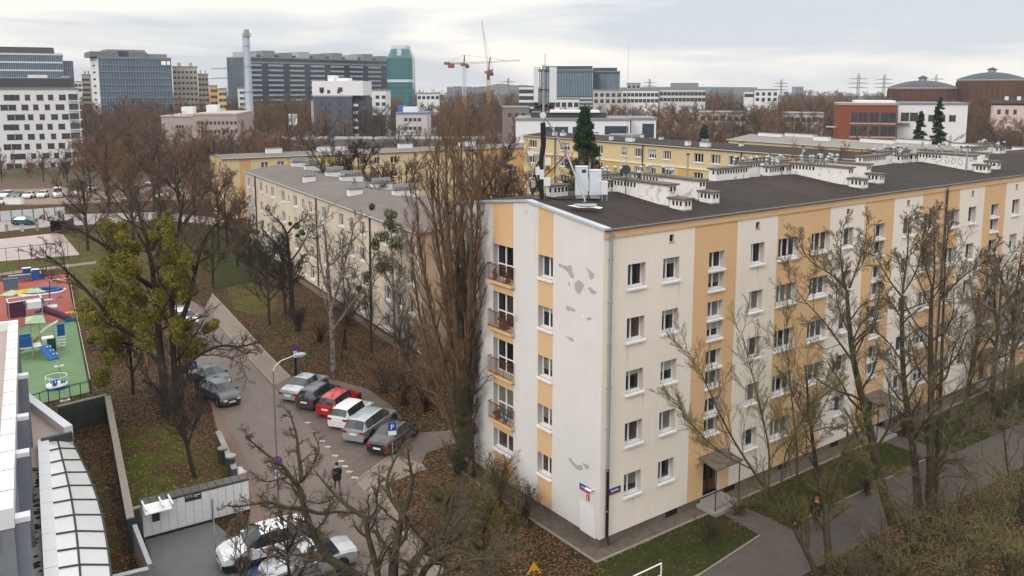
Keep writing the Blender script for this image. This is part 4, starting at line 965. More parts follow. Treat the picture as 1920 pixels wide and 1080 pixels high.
# -- big tree with yellow-green mistletoe at left --
mb = G(308, 790); Dm = 60.5
limbs = [limb([(312, 788), (306, 700), (296, 620), (290, 540), (285, 470), (262, 400), (240, 350)], 59, 61, .32, .07, True), limb([(335, 790), (333, 740), (322, 660), (318, 560), (330, 480), (335, 420), (345, 360)], 60, 60, .28, .06, True),
         limb([(290, 540), (250, 520), (220, 480), (190, 455), (150, 430), (110, 415)], 60.8, 57, .20, .04), limb([(322, 640), (350, 590), (365, 520), (375, 460), (395, 420), (440, 395)], 60, 58, .22, .04),
         limb([(300, 640), (250, 640), (205, 600), (180, 560), (120, 500), (90, 480)], 60, 56, .22, .04), limb([(285, 470), (300, 420), (300, 360), (290, 315)], 60, 62, .16, .04),
         limb([(330, 700), (370, 665), (420, 640), (450, 655), (480, 640)], 60, 56, .14, .03), limb([(306, 690), (270, 650), (230, 640), (195, 655)], 60, 63, .16, .04), limb([(318, 560), (300, 520), (270, 450), (225, 390), (200, 350)], 61, 66, .16, .04), limb([(345, 420), (380, 370), (400, 330)], 60, 64, .12, .03)]
lvl = [lv(9, 42, .34, 7, t0=.3, trop=.12, rmin=.04), lv(8, 40, .5, 5, rmin=.024, wob=.2), lv(7, 38, .5, 4, rmin=.012, wob=.22), lv(6, 38, .55, 3, rmin=.008, wob=.25)]
base = (mb[0], mb[1], 0); tm, cm, gen = tree_meshes(101, limbs, lvl, BARK, TW_B, base=base)
tM = place_tree('mistletoe_tree', 'big bare tree full of yellow-green mistletoe clumps at left, between playground and road', 'tree', base, tm, cm)
cl = [(200, 422, 12), (208, 436, 12), (216, 450, 11), (232, 447, 11), (308, 415, 14), (312, 432, 14), (318, 455, 12), (222, 472, 20), (240, 478, 18), (252, 462, 14), (212, 490, 15), (232, 508, 18), (250, 508, 16), (312, 478, 16), (326, 492, 20), (356, 488, 17), (320, 524, 22), (338, 520, 18), (190, 522, 14), (224, 540, 12), (288, 446, 13),
      (155, 586, 22), (182, 596, 16), (210, 572, 16), (228, 590, 22), (252, 608, 18), (170, 636, 9), (196, 636, 16), (200, 664, 18), (222, 634, 20), (262, 618, 14), (278, 636, 16), (194, 708, 14), (332, 520, 20), (320, 545, 16), (388, 612, 12), (375, 650, 18), (404, 606, 10), (330, 600, 18), (292, 590, 16), (345, 560, 14), (262, 560, 16), (360, 660, 14), (345, 640, 16), (250, 545, 14), (300, 555, 16)]
rr = random.Random(6); C = []; Rr = []
cl += [(rr.uniform(165, 400), rr.uniform(430, 650), rr.uniform(9, 16)) for _ in range(8)]
for (x, y, r) in cl:
    for k in range(3): C.append(PD(x+rr.uniform(-.5, .5)*r, y+rr.uniform(-.5, .5)*r, Dm+rr.uniform(-3, 3))); Rr.append(r*Dm/FPX*rr.uniform(.75, 1.35))
leafpart(tM, 'mistletoe', C, Rr, 430, .075, MIST, 7, shell=.05)

# -- huge fastigiate poplar in the centre --
Dp = 50.5; pb = G(872, 892); Dp = dep(pb)
rngp = random.Random(17)
limbs = [limb([(874, 890), (872, 800), (866, 700), (860, 600)], Dp, Dp, .62, .30, True)]
for (pts, d1, r0) in (([(868, 800), (848, 650), (826, 500), (812, 400), (806, 310)], 2, .20), ([(870, 790), (856, 620), (842, 480), (838, 370), (836, 270)], -1, .24), ([(872, 780), (872, 620), (868, 490), (864, 370), (866, 262)], 1.5, .26),
                       ([(876, 800), (886, 680), (890, 560), (893, 430), (903, 300)], 0, .18), ([(866, 820), (836, 690), (806, 580), (788, 470), (780, 370)], 1, .17), ([(868, 700), (848, 560), (826, 430), (820, 340), (824, 285)], 3.0, .17),
                       ([(874, 760), (878, 600), (884, 480), (884, 370), (887, 280)], -2, .17), ([(866, 850), (824, 740), (796, 640), (778, 540), (770, 440)], 2, .12), ([(874, 850), (886, 760), (889, 680), (888, 600)], 1, .11), ([(870, 700), (860, 520), (852, 400), (850, 265)], 2.5, .17)):
    limbs.append(limb(pts, Dp, Dp+d1, r0, .03))
lvl = [lv(23, 25, .17, 7, t0=.12, trop=.26, rmin=.026, shape=.35), lv(8, 22, .50, 5, rmin=.014, trop=.22, wob=.14), lv(6, 24, .5, 4, rmin=.009, trop=.18, wob=.16), lv(3, 24, .5, 3, rmin=.007, trop=.12)]
base = (pb[0], pb[1], 0); tm, cm, gen = tree_meshes(103, limbs, lvl, BARKP, TW_P, base=base, n0=12)
tP = place_tree('poplar_tree', 'huge bare columnar poplar with many upright stems, left of the white gable end', 'tree', base, tm, cm)
C = [PD(874+rr.uniform(-22, 16), rr.uniform(700, 895), Dp-.6+rr.uniform(-.4, .4)) for _ in range(40)]
leafpart(tP, 'ivy', C, [.5]*len(C), 90, .05, IVY, 9, 1.3)

# -- slim tree against the gable --
b0 = (-.95, 10.6); 
limbs = [([(-.95, 10.7, 0), (-.9, 10.9, 6), (-.7, 10.9, 10), (-.8, 10.4, 14.2)], .13, .03), ([(-.9, 10.9, 6), (-1, 11.6, 9), (-1.0, 11.8, 13)], .07, .02), ([(-.9, 10.9, 4), (-1, 9.9, 6.5), (-1.0, 9.8, 8)], .05, .02)]
lvl = [lv(16, 30, .20, 5, t0=.2, trop=.3, rmin=.02), lv(6, 30, .5, 4, rmin=.012, trop=.2), lv(5, 30, .5, 3, rmin=.008)]
tm, cm, gen = tree_meshes(105, limbs, lvl, TW_D, TW_D, base=(-.95, 10.7, 0)); place_tree('slim_tree', 'slim dark bare tree standing close against the white gable end', 'tree', (-.95, 10.7, 0), tm, cm)

# -- garden trees between the road and the beige block --
def add_mist(t, L, D, seed, n=220, size=.07, mt=None):
    r2 = random.Random(seed); C = []; Q = []
    for (x, y, r) in L:
        for k in range(2): C.append(PD(x+r2.uniform(-.4, .4)*r, y+r2.uniform(-.4, .4)*r, D+r2.uniform(-.6, .6))); Q.append(r*D/FPX*r2.uniform(.6, 1))
    leafpart(t, 'mistletoe', C, Q, n, size, mt or MIST2, seed)
MIST2 = mat('mistletoe_green', (.045, .065, .015), .85, col2=(.10, .12, .025), scale=1.2, thr=(.4, .65))
t, _ = gtree('dark wide bare tree with twin trunks on the mossy grass beside the pavement', G(505, 610), 9.8, 'round', TW_D, TW_D, 111, spread=1.25, lo=.25, dens=1.3)
D3 = 86; b3 = G(550, 588)
limbs = [limb([(548, 588), (545, 520), (541, 475), (538, 440)], D3, D3, .30, .14, True), limb([(541, 475), (520, 460), (500, 440), (490, 425)], D3, D3-1, .14, .04), limb([(538, 440), (530, 420), (510, 405), (503, 393)], D3, D3-2, .12, .03), limb([(538, 440), (552, 420), (570, 412), (580, 400)], D3, D3-2, .12, .03), limb([(541, 470), (515, 470), (495, 475), (478, 470)], D3, D3+1, .10, .03), limb([(545, 490), (565, 465), (575, 440), (590, 430)], D3, D3, .10, .03)]
lvl3 = [lv(9, 46, .36, 6, t0=.25, trop=.08, rmin=.03, wob=.28), lv(7, 42, .5, 5, rmin=.02, wob=.28), lv(5, 40, .5, 4, rmin=.012, wob=.28), lv(3, 38, .5, 3, rmin=.010)]
tm, cm, gen = tree_meshes(113, limbs, lvl3, TW_D, TW_D, base=b3); t = place_tree('gnarled_tree', 'gnarled dark bare tree with small green clumps before the far end of the beige block', 'tree', b3, tm, cm)
add_mist(t, [(555, 423, 7), (566, 437, 7), (482, 437, 6), (470, 432, 5), (545, 418, 4), (558, 443, 4)], D3-1, 5, 160)
b4 = G(625, 696); D4 = dep(b4)
limbs = [limb([(625, 696), (622, 600), (618, 540), (612, 460), (606, 420)], D4, D4+1, .24, .05, True), limb([(621, 580), (640, 520), (655, 460), (665, 420)], D4, D4, .12, .03), limb([(619, 560), (600, 500), (598, 450), (590, 410)], D4, D4+1, .11, .03), limb([(623, 620), (645, 590), (665, 560), (700, 520)], D4, D4-2, .10, .025), limb([(615, 500), (640, 480), (652, 440)], D4, D4-1, .08, .02)]
lvl4 = [lv(9, 40, .34, 6, t0=.25, trop=.14, rmin=.025), lv(7, 38, .5, 5, rmin=.018, wob=.2), lv(6, 36, .5, 4, rmin=.012), lv(3, 36, .5, 3, rmin=.010)]
tm, cm, gen = tree_meshes(115, limbs, lvl4, BIRCH, TW_G, base=b4); place_tree('birch_tree', 'tall pale barked birch in the leaf litter behind the parked cars', 'tree', b4, tm, cm)
b5 = G(742, 655); D5 = dep(b5)
limbs = [limb([(742, 655), (738, 560), (735, 480), (732, 400)], D5, D5, .16, .04, True), limb([(738, 560), (755, 500), (748, 440)], D5, D5+1, .10, .03), limb([(737, 540), (715, 500), (705, 450)], D5, D5, .10, .03)]
tm, cm, gen = tree_meshes(117, limbs, [lv(9, 38, .22, 5, rmin=.02), lv(6, 38, .5, 4, rmin=.012), lv(4, 38, .5, 3, rmin=.010)], BIRCH, TW_B, base=b5)
t = place_tree('mistletoe_tree', 'slim tree loaded with green mistletoe against the near end of the beige block', 'tree', b5, tm, cm)
add_mist(t, [(735, 400, 12), (728, 418, 12), (717, 442, 16), (708, 458, 12), (736, 452, 14), (721, 484, 18), (733, 500, 16), (745, 465, 10), (698, 388, 6), (740, 430, 12), (712, 500, 12), (690, 520, 12), (676, 540, 10)], D5, 6, 260)
t, _ = gtree('thin bare tree beside the birch, in front of the beige facade', G(648, 655), 9.5, 'slim', TW_D, TW_B, 121); t, _ = gtree('leaning thin bare tree right of the birch', G(640, 672), 7.5, 'slim', BARK, TW_B, 122, lean=(1.2, 0))
t, _ = gtree('slender bare tree by the pale apron of the beige block', G(697, 676), 10.5, 'slim', BARK, TW_B, 123); t, _ = gtree('slender bare tree in front of the beige block, nearest the poplar', G(750, 680), 11.0, 'slim', BIRCH, TW_G, 124, dens=1.3)
t, _ = gtree('dark bare tree between the pavement and the gnarled tree', G(535, 590), 8.5, 'round', TW_D, TW_D, 125, spread=1.0); t, _ = gtree('thin dark tree beside the gnarled tree, at the beige block corner', G(470, 520), 8.0, 'round', TW_D, TW_B, 126)
for i, (px, py, H, tw, lab, dn, sp) in enumerate(((760, 760, 3.6, TW_B, 'tangled brown bush behind the parked cars, nearest the path', 1.6, 1.4), (720, 735, 3.2, TW_R, 'reddish brown bush behind the white parked car', 1.5, 1.3), (800, 770, 4.5, TW_P, 'tall brown thicket left of the poplar foot', 1.8, 1.2), (826, 720, 5.5, TW_B, 'dark brown thicket behind the poplar foot', 1.6, 1.1), (770, 690, 4.2, TW_D, 'dark bush between beige block and parked cars', 1.8, 1.1),
        (600, 640, 2.2, TW_R, 'low reddish bush left of the birch foot', 1.2, 1.4), (560, 620, 2.4, TW_D, 'low dark bush in the leaf litter by the dark twin trunk tree', 1.4, 1.2), (935, 940, 2.6, TW_B, 'brown bush at the foot of the gable end', 1.4, 1.4), (900, 975, 2.4, TW_O, 'olive brown bush below the poplar, over the leaf litter', 1.4, 1.5), (985, 985, 2.2, TW_B, 'low brown bush nearest the corner of the gable end', 1.3, 1.5), (835, 960, 1.8, TW_O, 'thin olive bush on the leaf litter right of the lower pavement', 1.1, 1.4), (860, 900, 2.2, TW_G, 'greyish shoots round the poplar foot', 1.2, 1.2), (655, 610, 3.4, TW_D, 'dark evergreen looking bush under the birch, by the beige wall', 1.4, 1.2))):
    gtree(lab, G(px, py), H, 'bush', BARK, tw, 140+i, name='bush', dens=dn, spread=sp, cat='bush')
t, _ = gtree('round bush with rusty orange leaves in front of the beige block', G(716, 702), 2.0, 'bush', BARK, TW_R, 160, name='orange_bush', cat='bush')
leafpart(t, 'leaves', [G(714, 702, 1.2), G(722, 695, 1.0), G(708, 700, .9)], [1.0, .9, .8], 420, .05, ORLF, 12)
# dark tree on the left lawn
b = G(366, 896); t, _ = gtree('dark bare tree with drooping twigs on the mossy lawn behind the parcel lockers', b, 8.4, 'round', TW_D, TW_D, 171, spread=.85, lo=.25, dens=1.3, lean=(-1.2, .4))
t, _ = gtree('dark bare tree left of the mistletoe tree, by the playground fence', G(250, 740), 8.5, 'round', TW_D, TW_B, 172, spread=1.0, dens=.8)
t, _ = gtree('bare tree with reddish twigs at the kerb, above the parked dark cars', G(340, 735), 9.5, 'slim', TW_D, TW_B, 173, spread=1.0, dens=.8)
add_mist(t, [(365, 650, 14), (388, 615, 12), (350, 665, 12)], dep(G(340, 735)), 8, 260, mt=MIST)
# trees round the street and court
for i, (px, py, H, sp, tw, lab) in enumerate(((165, 470, 12, 1.2, TW_B, 'spreading bare tree at the corner of the court'), (250, 450, 15, 1.2, TW_R, 'bare reddish tree behind the mistletoe tree, by the street'), (340, 440, 15, 1.1, TW_B, 'tall bare tree right behind the mistletoe tree, by the street'), (410, 470, 13, 1.1, TW_R, 'bare tree before the cream block gable'), (445, 500, 10, 1.0, TW_D, 'dark bare tree at the far corner of the beige block'), (205, 400, 15, 1.2, TW_R, 'bare reddish tree between street and car park, left one'), (290, 395, 16, 1.2, TW_B, 'bare brown tree between street and car park, right one'), (365, 405, 16, 1.1, TW_R, 'tall bare tree immediately left of the cream block'), (400, 540, 9, 1.0, TW_B, 'bare tree at the top of the pavement'), (320, 560, 13, 1.1, TW_G, 'greyish bare tree hidden behind the mistletoe tree'), (425, 450, 12, 1.0, TW_B, 'bare tree leaning over the pavement end, by the cream block'))):
    gtree(lab, G(px, py), H, 'round', BARK, tw, 180+i, spread=sp, rmin=.010, dens=1.35)
# trees before the beige / between blocks, right of the poplar
for i, (px, D, H, kind, tw, lab) in enumerate(((640, 125, 17, 'round', BARK, 'dark bare tree rising in front of the cream block, left of a pair'), (668, 127, 17.5, 'round', BARK, 'dark bare tree rising in front of the cream block, right of a pair'), (720, 118, 15, 'round', TW_R, 'reddish bare tree left of the poplar, over the beige roof'), (760, 112, 16, 'round', TW_B, 'brown bare tree immediately left of the poplar crown'), (940, 95, 17, 'round', TW_G, 'greyish bare tree between poplar and antenna mast'), (965, 88, 15.5, 'round', TW_D, 'dark gnarled bare tree left of the antenna mast'), (905, 110, 18, 'round', TW_R, 'reddish bare tree right behind the poplar'), (1000, 110, 14, 'slim', TW_R, 'thin reddish tree behind the antenna mast'), (1085, 90, 14.3, 'slim', TW_R, 'bushy reddish tree under the spruce'), (1104, 92, 14.3, 'slim', TW_R, 'bushy reddish tree right under the spruce'), (700, 105, 13, 'round', TW_B, 'brown bare tree behind the beige block roof'), (930, 130, 17, 'round', TW_B, 'brown bare tree behind the white gable roof edge'))):
    p = PD(px, 200, D); gtree(lab, p, H, kind, BARK, tw, 200+i, spread=1.0 if kind == 'round' else 1.5, rmin=.018, dens=1.2)
for i, (px, D, H, lab) in enumerate(((1235, 95, 14.2, 'thin bare tree in front of the yellow block, left'), (1262, 93, 14.8, 'thin bare tree in front of the yellow block, middle'), (1330, 92, 14.5, 'thin bare tree in front of the yellow block, right'), (1495, 98, 18.0, 'bare tree rising before the yellow block end, left'), (1530, 104, 17.5, 'bare tree rising before the yellow block end, middle'), (1575, 108, 17.5, 'bare tree rising before the yellow block end, right'), (1450, 96, 17.0, 'bare tree rising between the stacks and the yellow block'))):
    p = PD(px, 200, D); gtree(lab, p, H, 'round', BARK, TW_R, 230+i, spread=.9, rmin=.014)
# spruces
def spruce(label, c, H, r, seed, n=26):
    rng = np.random.default_rng(seed); t = thing('spruce_tree', label, 'tree', (c[0], c[1], 0)); m = MB(); m.tube((0, 0, 0), (0, 0, H), .16*H/12, .03, BARK, 8); m.build('trunk', t)
    P = []; 
    for i in range(n*7):
        z = H*(.14+.84*(i/(n*7))**.9); rr_ = r*(1-z/H)**.8*rng.uniform(.7, 1.1)+.1; a = rng.uniform(0, 6.28)
        P.append([(0, 0, z), (math.cos(a)*rr_*.4, math.sin(a)*rr_*.4, z-.02*rr_), (math.cos(a)*rr_*.75, math.sin(a)*rr_*.75, z-.14*rr_), (math.cos(a)*rr_, math.sin(a)*rr_, z-.10*rr_)])
    P = np.array(P); R = np.tile(np.linspace(.035, .01, 4), (len(P), 1)); L = np.linalg.norm(np.diff(P, axis=1), axis=2).sum(1)
    P2, R2, L2 = grow(rng, P, R, L, 12, R_(55), .26, 3, .1, -.12, .15, 1.0, .5, .7, .012); V1, Q1, M1 = tubes([(P, R, 3, 0), (P2, R2, 3, 0)])
    k = P2.shape[0]; tip = P2.reshape(-1, 3); q = np.repeat(tip, 7, axis=0)+rng.normal(0, .10, (len(tip)*7, 3)); u = nrm(rng.normal(size=q.shape)*np.array([1, 1, .4])); v = nrm(np.cross(u, rng.normal(size=q.shape))); s = rng.uniform(.08, .17, (len(q), 1))
    V2 = np.stack([q-u*s-v*s*.3, q+u*s-v*s*.3, q+u*s+v*s*.3, q-u*s+v*s*.3], 1).reshape(-1, 3); Q2 = np.arange(len(V2)).reshape(-1, 4)+len(V1)
    inst('crown', npmesh('crown', np.concatenate([V1, V2]), np.concatenate([Q1, Q2]), np.zeros(len(Q1)+len(Q2)), [SPRU], False), t)
spruce('dark green spruce rising behind the antenna mast', PD(1096, 200, 104), 21.7, 4.5, 301, 36)
spruce('dark spruce before the white building, taller of two', PD(1762, 200, 190), 22.0, 3.5, 302, 16); spruce('dark open spruce before the white building, lower of two', PD(1728, 200, 185), 19.0, 3.2, 303, 13); spruce('dark conifer behind the yellow block, among bare trees', PD(1322, 200, 200), 15.5, 4, 304, 16)

# -- trees in front of the long facade --
zr1 = lambda L: [(1300+x/3.0855, 400+y/3.0855) for x, y in L]
zr2 = lambda L: [(1300+x/3, 720+y/3) for x, y in L]
lvr = [lv(13, 44, .33, 7, t0=.22, trop=.13, rmin=.018, wob=.18, rr=.42), lv(8, 38, .5, 5, rmin=.010, wob=.22, rr=.42), lv(7, 36, .5, 4, rmin=.007, wob=.22), lv(7, 36, .6, 3, rmin=.0045, wob=.22)]
def rtree(label, basepx, limbs, seed, bark=BARKM, twig=TW_F, lvl=lvr, name='bare_tree', z0=0):
    b = G(*basepx); tm, cm, gen = tree_meshes(seed, limbs, lvl, bark, twig, base=b, n0=10); return place_tree(name, label, 'tree', b, tm, cm)
D = dep(G(1675, 985))
rtree('tall bare tree with mossy trunk in front of the facade, left of the tall trio', (1675, 985), [limb([(1675, 985), (1650, 907), (1634, 813), (1618, 753), (1602, 690), (1592, 620), (1588, 550)], D, D+.5, .27, .10, True),
    limb(zr1([(895, 480), (880, 420), (860, 330), (850, 230), (855, 130), (870, 60)]), D+.5, D+1, 0.062, .012), limb(zr1([(890, 450), (830, 370), (760, 330), (690, 290), (640, 240), (600, 130)]), D+.4, D-1, 0.056, .012), limb(zr1([(905, 430), (930, 360), (960, 280), (1000, 180), (1005, 20)]), D+.4, D+2, 0.062, .012),
    limb(zr1([(925, 860), (870, 780), (800, 690), (740, 600), (640, 510), (530, 350)]), D, D-2, 0.068, .012), limb(zr1([(905, 700), (860, 600), (820, 500), (840, 400), (800, 300)]), D, D+1.5, 0.050, .012), limb(zr1([(915, 760), (960, 650), (1020, 590), (1080, 500)]), D, D+1, 0.050, .012)], 401)
D = dep(G(1720, 955))
rtree('tall bare tree in front of the facade, middle of the tall trio', (1720, 955), [limb([(1722, 955), (1718, 880), (1704, 787), (1695, 730), (1690, 640), (1692, 555)], D, D, .24, .09, True),
    limb(zr1([(1205, 480), (1140, 400), (1090, 310), (1050, 240), (1020, 170)]), D, D+1, 0.056, .012), limb(zr1([(1210, 460), (1225, 350), (1240, 230), (1245, 100), (1250, 10)]), D, D+1.5, 0.062, .012), limb(zr1([(1215, 640), (1180, 560), (1120, 480), (1100, 400)]), D, D-1, 0.043, .012), limb(zr1([(1215, 460), (1270, 380), (1310, 280), (1330, 150), (1340, 60)]), D, D, 0.050, .012), limb(zr1([(1220, 1000), (1170, 900), (1100, 830), (1080, 800)]), D, D-1.5, 0.043, .012)], 402)
D = dep(G(1742, 955))
rtree('tall mossy twin-stemmed bare tree in front of the facade, right of the tall trio', (1742, 955), [limb([(1742, 955), (1744, 860), (1746, 724), (1744, 607), (1748, 540)], D, D, .24, .09, True), limb([(1752, 950), (1758, 850), (1764, 724), (1768, 600), (1772, 500)], D+.5, D+1, .16, .05),
    limb(zr1([(1385, 440), (1350, 330), (1320, 240), (1350, 130), (1380, 20)]), D, D+.5, 0.056, .012), limb(zr1([(1385, 440), (1400, 300), (1390, 180), (1400, 60), (1390, 0)]), D, D+2, 0.056, .012), limb(zr1([(1430, 500), (1520, 400), (1600, 330), (1680, 290), (1700, 240)]), D+1, D, 0.056, .012), limb(zr1([(1455, 320), (1460, 200), (1475, 100), (1480, 20)]), D+1, D+1, 0.043, .012), limb(zr1([(1370, 1000), (1300, 900), (1270, 800), (1250, 700)]), D, D-1, 0.050, .012)], 403)
D = 60
b = PD(1795, 800, 56); 
limbs = [limb([(1800, 830), (1818, 708), (1832, 640), (1838, 580)], 56, 57, .21, .09, True), limb(zr1([(1645, 560), (1690, 470), (1740, 400), (1800, 300), (1850, 230), (1890, 180)]), 57, 58, 0.074, .012), limb(zr1([(1640, 850), (1700, 740), (1760, 660), (1830, 580), (1913, 500)]), 56, 54, 0.074, .012), limb(zr1([(1600, 950), (1560, 850), (1540, 700), (1500, 600)]), 56, 57, 0.050, .012), limb(zr1([(1650, 650), (1620, 520), (1600, 420), (1640, 320)]), 57, 58, 0.050, .012), limb(zr1([(1650, 860), (1750, 840), (1850, 800), (1940, 740)]), 56, 52, 0.050, .012)]
tm, cm, gen = tree_meshes(404, limbs, lvr, BARKM, TW_F, base=(b[0], b[1], 0), n0=10); place_tree('bare_tree', 'bare forked tree leaning right in front of the facade, at the right edge', 'tree', (b[0], b[1], 0), tm, cm)
lvb = [lv(16, 34, .36, 6, t0=.15, trop=.20, rmin=.014, wob=.13, rr=.45), lv(9, 30, .5, 5, rmin=.009, trop=.2, wob=.15), lv(6, 30, .5, 4, rmin=.006, trop=.15), lv(4, 30, .5, 3, rmin=.005)]
D = dep(G(1533, 1080))
rtree('leaning bare tree with fine upright olive twigs in front of the corner windows', (1533, 1084), [limb([(1533, 1084), (1505, 1020), (1480, 973), (1450, 935), (1423, 900)], D, D, .15, .07, True), limb([(1423, 900), (1390, 850), (1360, 800), (1335, 745), (1315, 700), (1285, 650)], D, D+.5, 0.062, .012), limb([(1440, 925), (1445, 850), (1430, 780), (1410, 700), (1390, 620)], D, D+1, 0.056, .012), limb([(1480, 973), (1500, 880), (1490, 800), (1480, 700), (1470, 600)], D, D+1, 0.056, .012), limb([(1410, 880), (1350, 850), (1300, 800), (1260, 745)], D, D, 0.043, .012), limb([(1460, 950), (1470, 850), (1520, 760), (1560, 700)], D, D, 0.043, .012)], 405, twig=TW_O, lvl=lvb)
D = dep(G(1533, 927))
rtree('thin dark bare tree standing on the middle lawn', (1533, 935), [limb([(1536, 935), (1530, 870), (1520, 800), (1515, 760), (1512, 700)], D, D, .15, .05, True), limb([(1520, 800), (1490, 750), (1470, 700)], D, D, 0.037, .012), limb([(1522, 810), (1555, 800), (1585, 805)], D, D-1, 0.037, .012), limb([(1520, 810), (1560, 730), (1575, 680)], D, D+1, 0.031, .012)], 406, bark=BARK)
D = dep(G(1553, 1073))
rtree('mossy bent tree beside the path, nearest the walking person', (1556, 1075), [limb([(1556, 1075), (1550, 1000), (1546, 950), (1560, 900), (1580, 860), (1590, 810)], D, D+2, .20, .06, True), limb([(1580, 860), (1600, 860), (1650, 890), (1700, 885)], D+1, D, 0.043, .012), limb([(1590, 830), (1620, 780), (1650, 760)], D+2, D+3, 0.037, .012), limb([(1590, 860), (1580, 900), (1570, 940), (1560, 960)], D+1, D+1, .04, .015)], 407, twig=TW_O)
D = dep(G(1785, 950))
rtree('bare tree with a long arched branch over the path at right', (1790, 960), [limb([(1745, 960), (1750, 900), (1760, 870), (1785, 858), (1805, 870), (1830, 905)], 45, 43, .16, .03, True), limb([(1900, 960), (1885, 860), (1880, 760), (1885, 660), (1900, 560)], 46, 46, 0.074, .012, True), limb([(1760, 870), (1800, 820), (1860, 800), (1915, 795)], 45, 44, 0.037, .012)], 408)
for i, (px, py, H, tw, lab, dn, sp) in enumerate(((1585, 1085, 1.5, TW_O2, 'tangled olive shrub at the bottom, left end of the right hand thicket', 1.0, 1.5), (1650, 1070, 2.2, TW_B, 'tangled brown shrub below the path, second of the thicket', 1.1, 1.4), (1710, 1040, 3.4, TW_O2, 'tall olive shrub in the thicket below the tall trio', 1.1, 1.3), (1780, 1020, 3.6, TW_B, 'brown arching shrub in the middle of the right hand thicket', 1.1, 1.4), (1850, 1010, 3.6, TW_O2, 'olive shrub with long yellowish twigs near the right edge', 1.1, 1.4), (1915, 980, 4.0, TW_O2, 'olive shrub cut by the right edge', 1.1, 1.3), (1690, 1120, 2.8, TW_O2, 'olive shrub at the very bottom under the trio', 1.1, 1.6), (1800, 1110, 3.2, TW_O2, 'bright olive shrub at the very bottom right of centre', 1.2, 1.6), (1900, 1100, 3.4, TW_O2, 'bright olive shrub in the bottom right corner', 1.2, 1.6), (1620, 1140, 2.4, TW_B, 'dark low shrub at the bottom, left part', 1.0, 1.6),
        (1860, 800, 3.4, TW_G, 'greyish shrub on the right lawn near the facade', 1.4, 1.3), (1910, 760, 4.0, TW_O2, 'olive shrub on the right lawn at the frame edge', 1.4, 1.3), (1700, 815, 2.0, TW_D, 'low dark shrub under the trio, at the lawn edge', 1.4, 1.3), (1330, 1020, 1.2, TW_D, 'small dark shrub on the front lawn', 1.0, 1.3), (1625, 925, 1.0, TW_B, 'small brown shrub where the path bends', 1.2, 1.4), (1385, 965, 1.0, TW_O2, 'tiny olive shrub on the front lawn beside the walkway', 1.2, 1.6))):
    gtree(lab, G(px, py), H, 'bush', BARKM, tw, 420+i, name='bush', dens=dn, spread=sp, rmin=.007, cat='bush')
# right edge trees beyond the lawn
for i, (px, py, H, lab) in enumerate(((1895, 715, 13, 'bare tree at the right edge, farthest along the facade'), (1860, 740, 12, 'bare tree near the right edge, before the far facade windows'))):
    gtree(lab, G(px, py), H, 'round', BARKM, TW_B, 450+i, spread=.9)

# -- gnarled trees in the foreground --
z3 = lambda L: [(420+x/3.31, 760+y/3.31) for x, y in L]
lvf = [lv(10, 46, .30, 7, t0=.2, trop=.10, rmin=.020, wob=.30), lv(7, 44, .5, 6, rmin=.011, wob=.30, trop=.08), lv(6, 42, .5, 4, rmin=.006, wob=.3), lv(7, 40, .6, 3, rmin=.004, wob=.3)]
def near(label, base, limbs, seed, twig=TW_G, lvl=lvf, bark=BARKM):
    tm, cm, gen = tree_meshes(seed, limbs, lvl, bark, twig, base=(base[0], base[1], 0), n0=11, nthick=1); return place_tree('gnarled_tree', label, 'tree', (base[0], base[1], 0), tm, cm)
D = 33.0; b = PD(712, 1080, D)
near('leaning mossy foreground tree whose curved trunk crosses the road at the bottom', b, [([b[:2]+(0,), PD(706, 1075, D), PD(631, 1066, D), PD(613, 1042, D), PD(589, 1012, D), PD(577, 975, D), PD(566, 938, D), PD(560, 912, D)], .23, .10),
    limb(z3([(465, 510), (400, 440), (395, 400), (330, 350), (240, 290), (170, 220), (130, 200)]), D, D-1, .10, .02), limb(z3([(480, 470), (475, 380), (460, 300), (455, 200), (430, 110), (400, 40)]), D, D+1, .11, .02), limb(z3([(480, 640), (390, 640), (300, 600), (240, 600), (120, 630), (20, 620)]), D, D-1.5, .10, .02),
    limb(z3([(500, 640), (600, 680), (700, 655), (800, 670), (860, 670)]), D, D+.5, .09, .02), limb(z3([(470, 480), (530, 420), (560, 340), (600, 280), (560, 180)]), D, D+1, .08, .02), limb(z3([(600, 860), (560, 780), (640, 700), (660, 600)]), D, D-1, .05, .015), limb(z3([(400, 440), (340, 460), (250, 480), (190, 430)]), D, D+1, .05, .015)], 501)
D = 31.5; b = PD(745, 1085, D); B0 = b[:2]+(0,)
